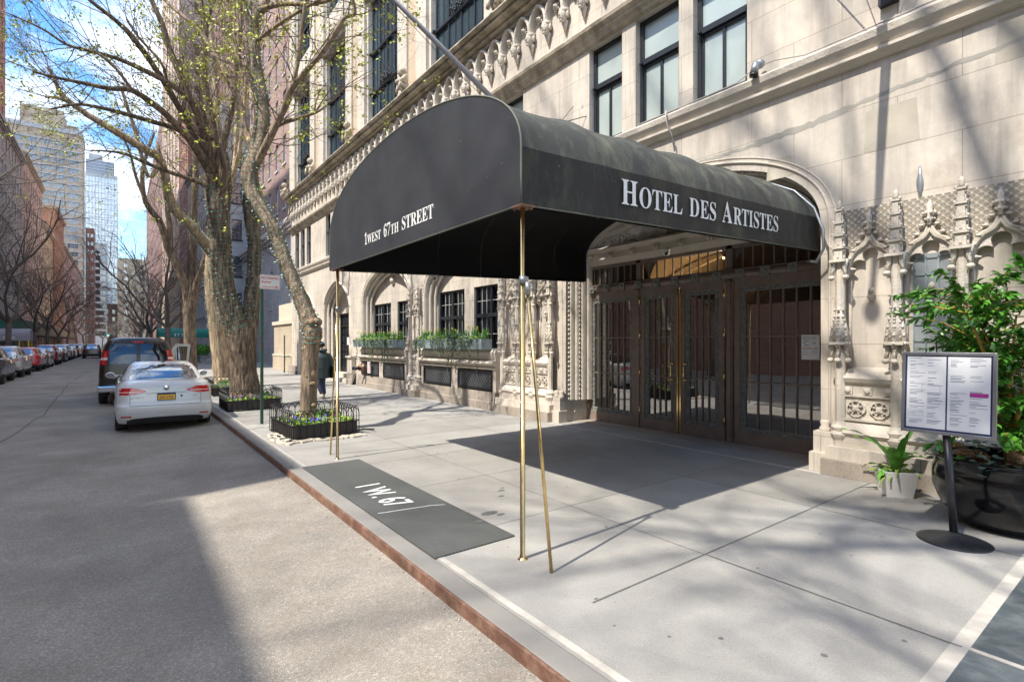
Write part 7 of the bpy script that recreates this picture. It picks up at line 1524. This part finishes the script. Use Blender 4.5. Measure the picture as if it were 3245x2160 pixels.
# ------------------------------------------------------------------ people
def ring_body(rings, n=20): # rings: (cx, cy, z, rx, ry)
    m = MB(); V = []
    for cx, cy, z, rx, ry in rings: V += [(cx+rx*math.cos(2*math.pi*j/n), cy+ry*math.sin(2*math.pi*j/n), z) for j in range(n)]
    k = len(rings); m.add(V, [(i*n+j, i*n+(j+1)%n, (i+1)*n+(j+1)%n, (i+1)*n+j) for i in range(k-1) for j in range(n)] + [tuple(range(n-1,-1,-1)), tuple((k-1)*n+j for j in range(n))], True); return m
def person(lab, loc, rz, coat, coat_len, hat, bag, group='people walking on the pavement'):
    o = thing('person', lab, 'person', loc, rz, group)
    # one skinned body: feet, legs, torso, arms, neck, head (facing +y)
    J = [((0,0,.92),.13),((0,.01,1.15),.13),((0,.0,1.36),.14),((0,.01,1.46),.055),((0,.03,1.55),.07),((0,.04,1.64),.085),
         ((.10,.02,.86),.095),((.11,.16,.50),.062),((.11,.05,.12),.042),((.11,.17,.05),.035),
         ((-.10,-.02,.86),.095),((-.11,.02,.48),.062),((-.11,-.26,.17),.042),((-.11,-.20,.06),.035),
         ((.19,0,1.37),.06),((.24,-.04,1.12),.045),((.23,.08,.90),.035),((.22,.12,.83),.030),
         ((-.19,0,1.37),.06),((-.24,-.02,1.12),.045),((-.23,.10,.92),.035),((-.22,.13,.85),.030)]
    E_ = [(0,1),(1,2),(2,3),(3,4),(4,5),(0,6),(6,7),(7,8),(8,9),(0,10),(10,11),(11,12),(12,13),(2,14),(14,15),(15,16),(16,17),(2,18),(18,19),(19,20),(20,21)]
    for sg, b in ((1,17),(-1,21)):
        h = J[b][0]
        for k in range(4): J.append(((h[0]+.0, h[1]-.025+.017*k, h[2]-.07-.01*(1-abs(k-1.5))), .009)); E_.append((b, len(J)-1))
        J.append(((h[0]-sg*.03, h[1]+.035, h[2]-.02), .010)); E_.append((b, len(J)-1))
    me = bpy.data.meshes.new('body'); me.from_pydata([j[0] for j in J], E_, []); b = bpy.data.objects.new('body', me); C.objects.link(b); b.parent = o; me.materials.append(MATS['skin'])
    sk = b.modifiers.new('skin', 'SKIN'); 
    for i, j in enumerate(J): me.skin_vertices[0].data[i].radius = (j[1], j[1])
    me.skin_vertices[0].data[0].use_root = True; sk.use_smooth_shade = True; subd(b, 1)
    m = MB(); m.ball((0,.125,1.625), .016, 6, .8, 1.2, 1.4); m.ball((.092,.035,1.62), .022, 6, .5,1,1.4); m.ball((-.092,.035,1.62), .022, 6, .5,1,1.4); m.build('nose_and_ears', MATS['skin'], b)
    for x in (-.032,.032): MB().ball((x,.112,1.65), .011, 6).build('eye', MATS['hair'], b)
    MB().ball((0,.118,1.585), .018, 6, 1.3,.4,.4).build('mouth', MATS['petal_purple'], b)
    R_ = []; n = int((1.47-coat_len)/.055)
    for i in range(n+1):
        for t in (0, .5):
            z = coat_len + (i+t)*.055
            if z > 1.47: break
            w_ = .235+.015*math.sin((z-.6)*3); w_ = w_ if z < 1.30 else .235-(z-1.30)*.75; puff = .018*(1 if t else 0); R_.append((0, .0+(.02 if z < .9 else 0), z, w_+puff, w_*.78+puff))
    R_.append((0,.01,1.48,.075,.075)); m = ring_body(R_)
    for sg, sw in ((1,.05),(-1,.07)):
        P = [(sg*.20,0,1.36),(sg*.27,-.03,1.22),(sg*.29,-.05,1.08),(sg*.27,sw,.96),(sg*.24,sw+.06,.88)]; Q = catmull(P, 4); m.tube(Q, [.082+.012*(k % 2) - .0018*k for k in range(len(Q))], 10)
    m.build('coat', MATS[coat], o)
    m = MB(); m.tube([(.10,.02,.90),(.11,.16,.50),(.11,.06,.13)], [.10,.075,.06], 10); m.tube([(-.10,-.02,.90),(-.11,.02,.48),(-.11,-.25,.18)], [.10,.075,.06], 10); m.build('trousers', MATS['denim'], o)
    m = MB(); m.ball((.11,.13,.05), .055, 10, .85, 2.4, .85); m.build('shoe', MATS['shoe'], o); m = MB(); m.ball((-.11,-.24,.10), .055, 10, .85, 2.0, 1.0); m.build('shoe', MATS['shoe'], o)
    if hat: m = MB(); m.ball((0,.03,1.68), .108, 14, 1, 1.05, .85); m.lathe([(.112,0),(.114,.05),(.108,.055)], (0,.03,1.64), 16); m.build('hat', MATS['cloth_black'], o); m = MB(); m.lathe([(.09,0),(.15,.02),(.16,.07),(.13,.10),(.09,.09)], (0,-.03,1.44), 16); m.build('hood', MATS[coat], o); m = MB(); m.lathe([(.12,.06),(.165,.09),(.13,.13)], (0,-.02,1.42), 16); m.build('fur_trim', MATS['fur'], o)
    else: MB().ball((0,.01,1.67), .10, 12, 1, 1.1, 1).build('hair', MATS['hair'], o)
    if bag: m = MB(); m.box(.27,.33,-.17,.20,.62,.98); m.tube([(.30,-.12,.97),(.26,-.05,1.40),(.30,.12,.97)], .012, 6); bevel(m.build('bag', MATS['cloth_black'], o), .02)
    return o
person('person in black hat and dark teal padded coat walking away with a shoulder bag', (4.98, 16.4, .15), R(8), 'coat_teal', .62, True, True)
p_ = person('person in an orange jacket half hidden behind the pale string-lit tree', (3.72, 24.5, .15), R(60), 'coat_orange', .75, False, False)
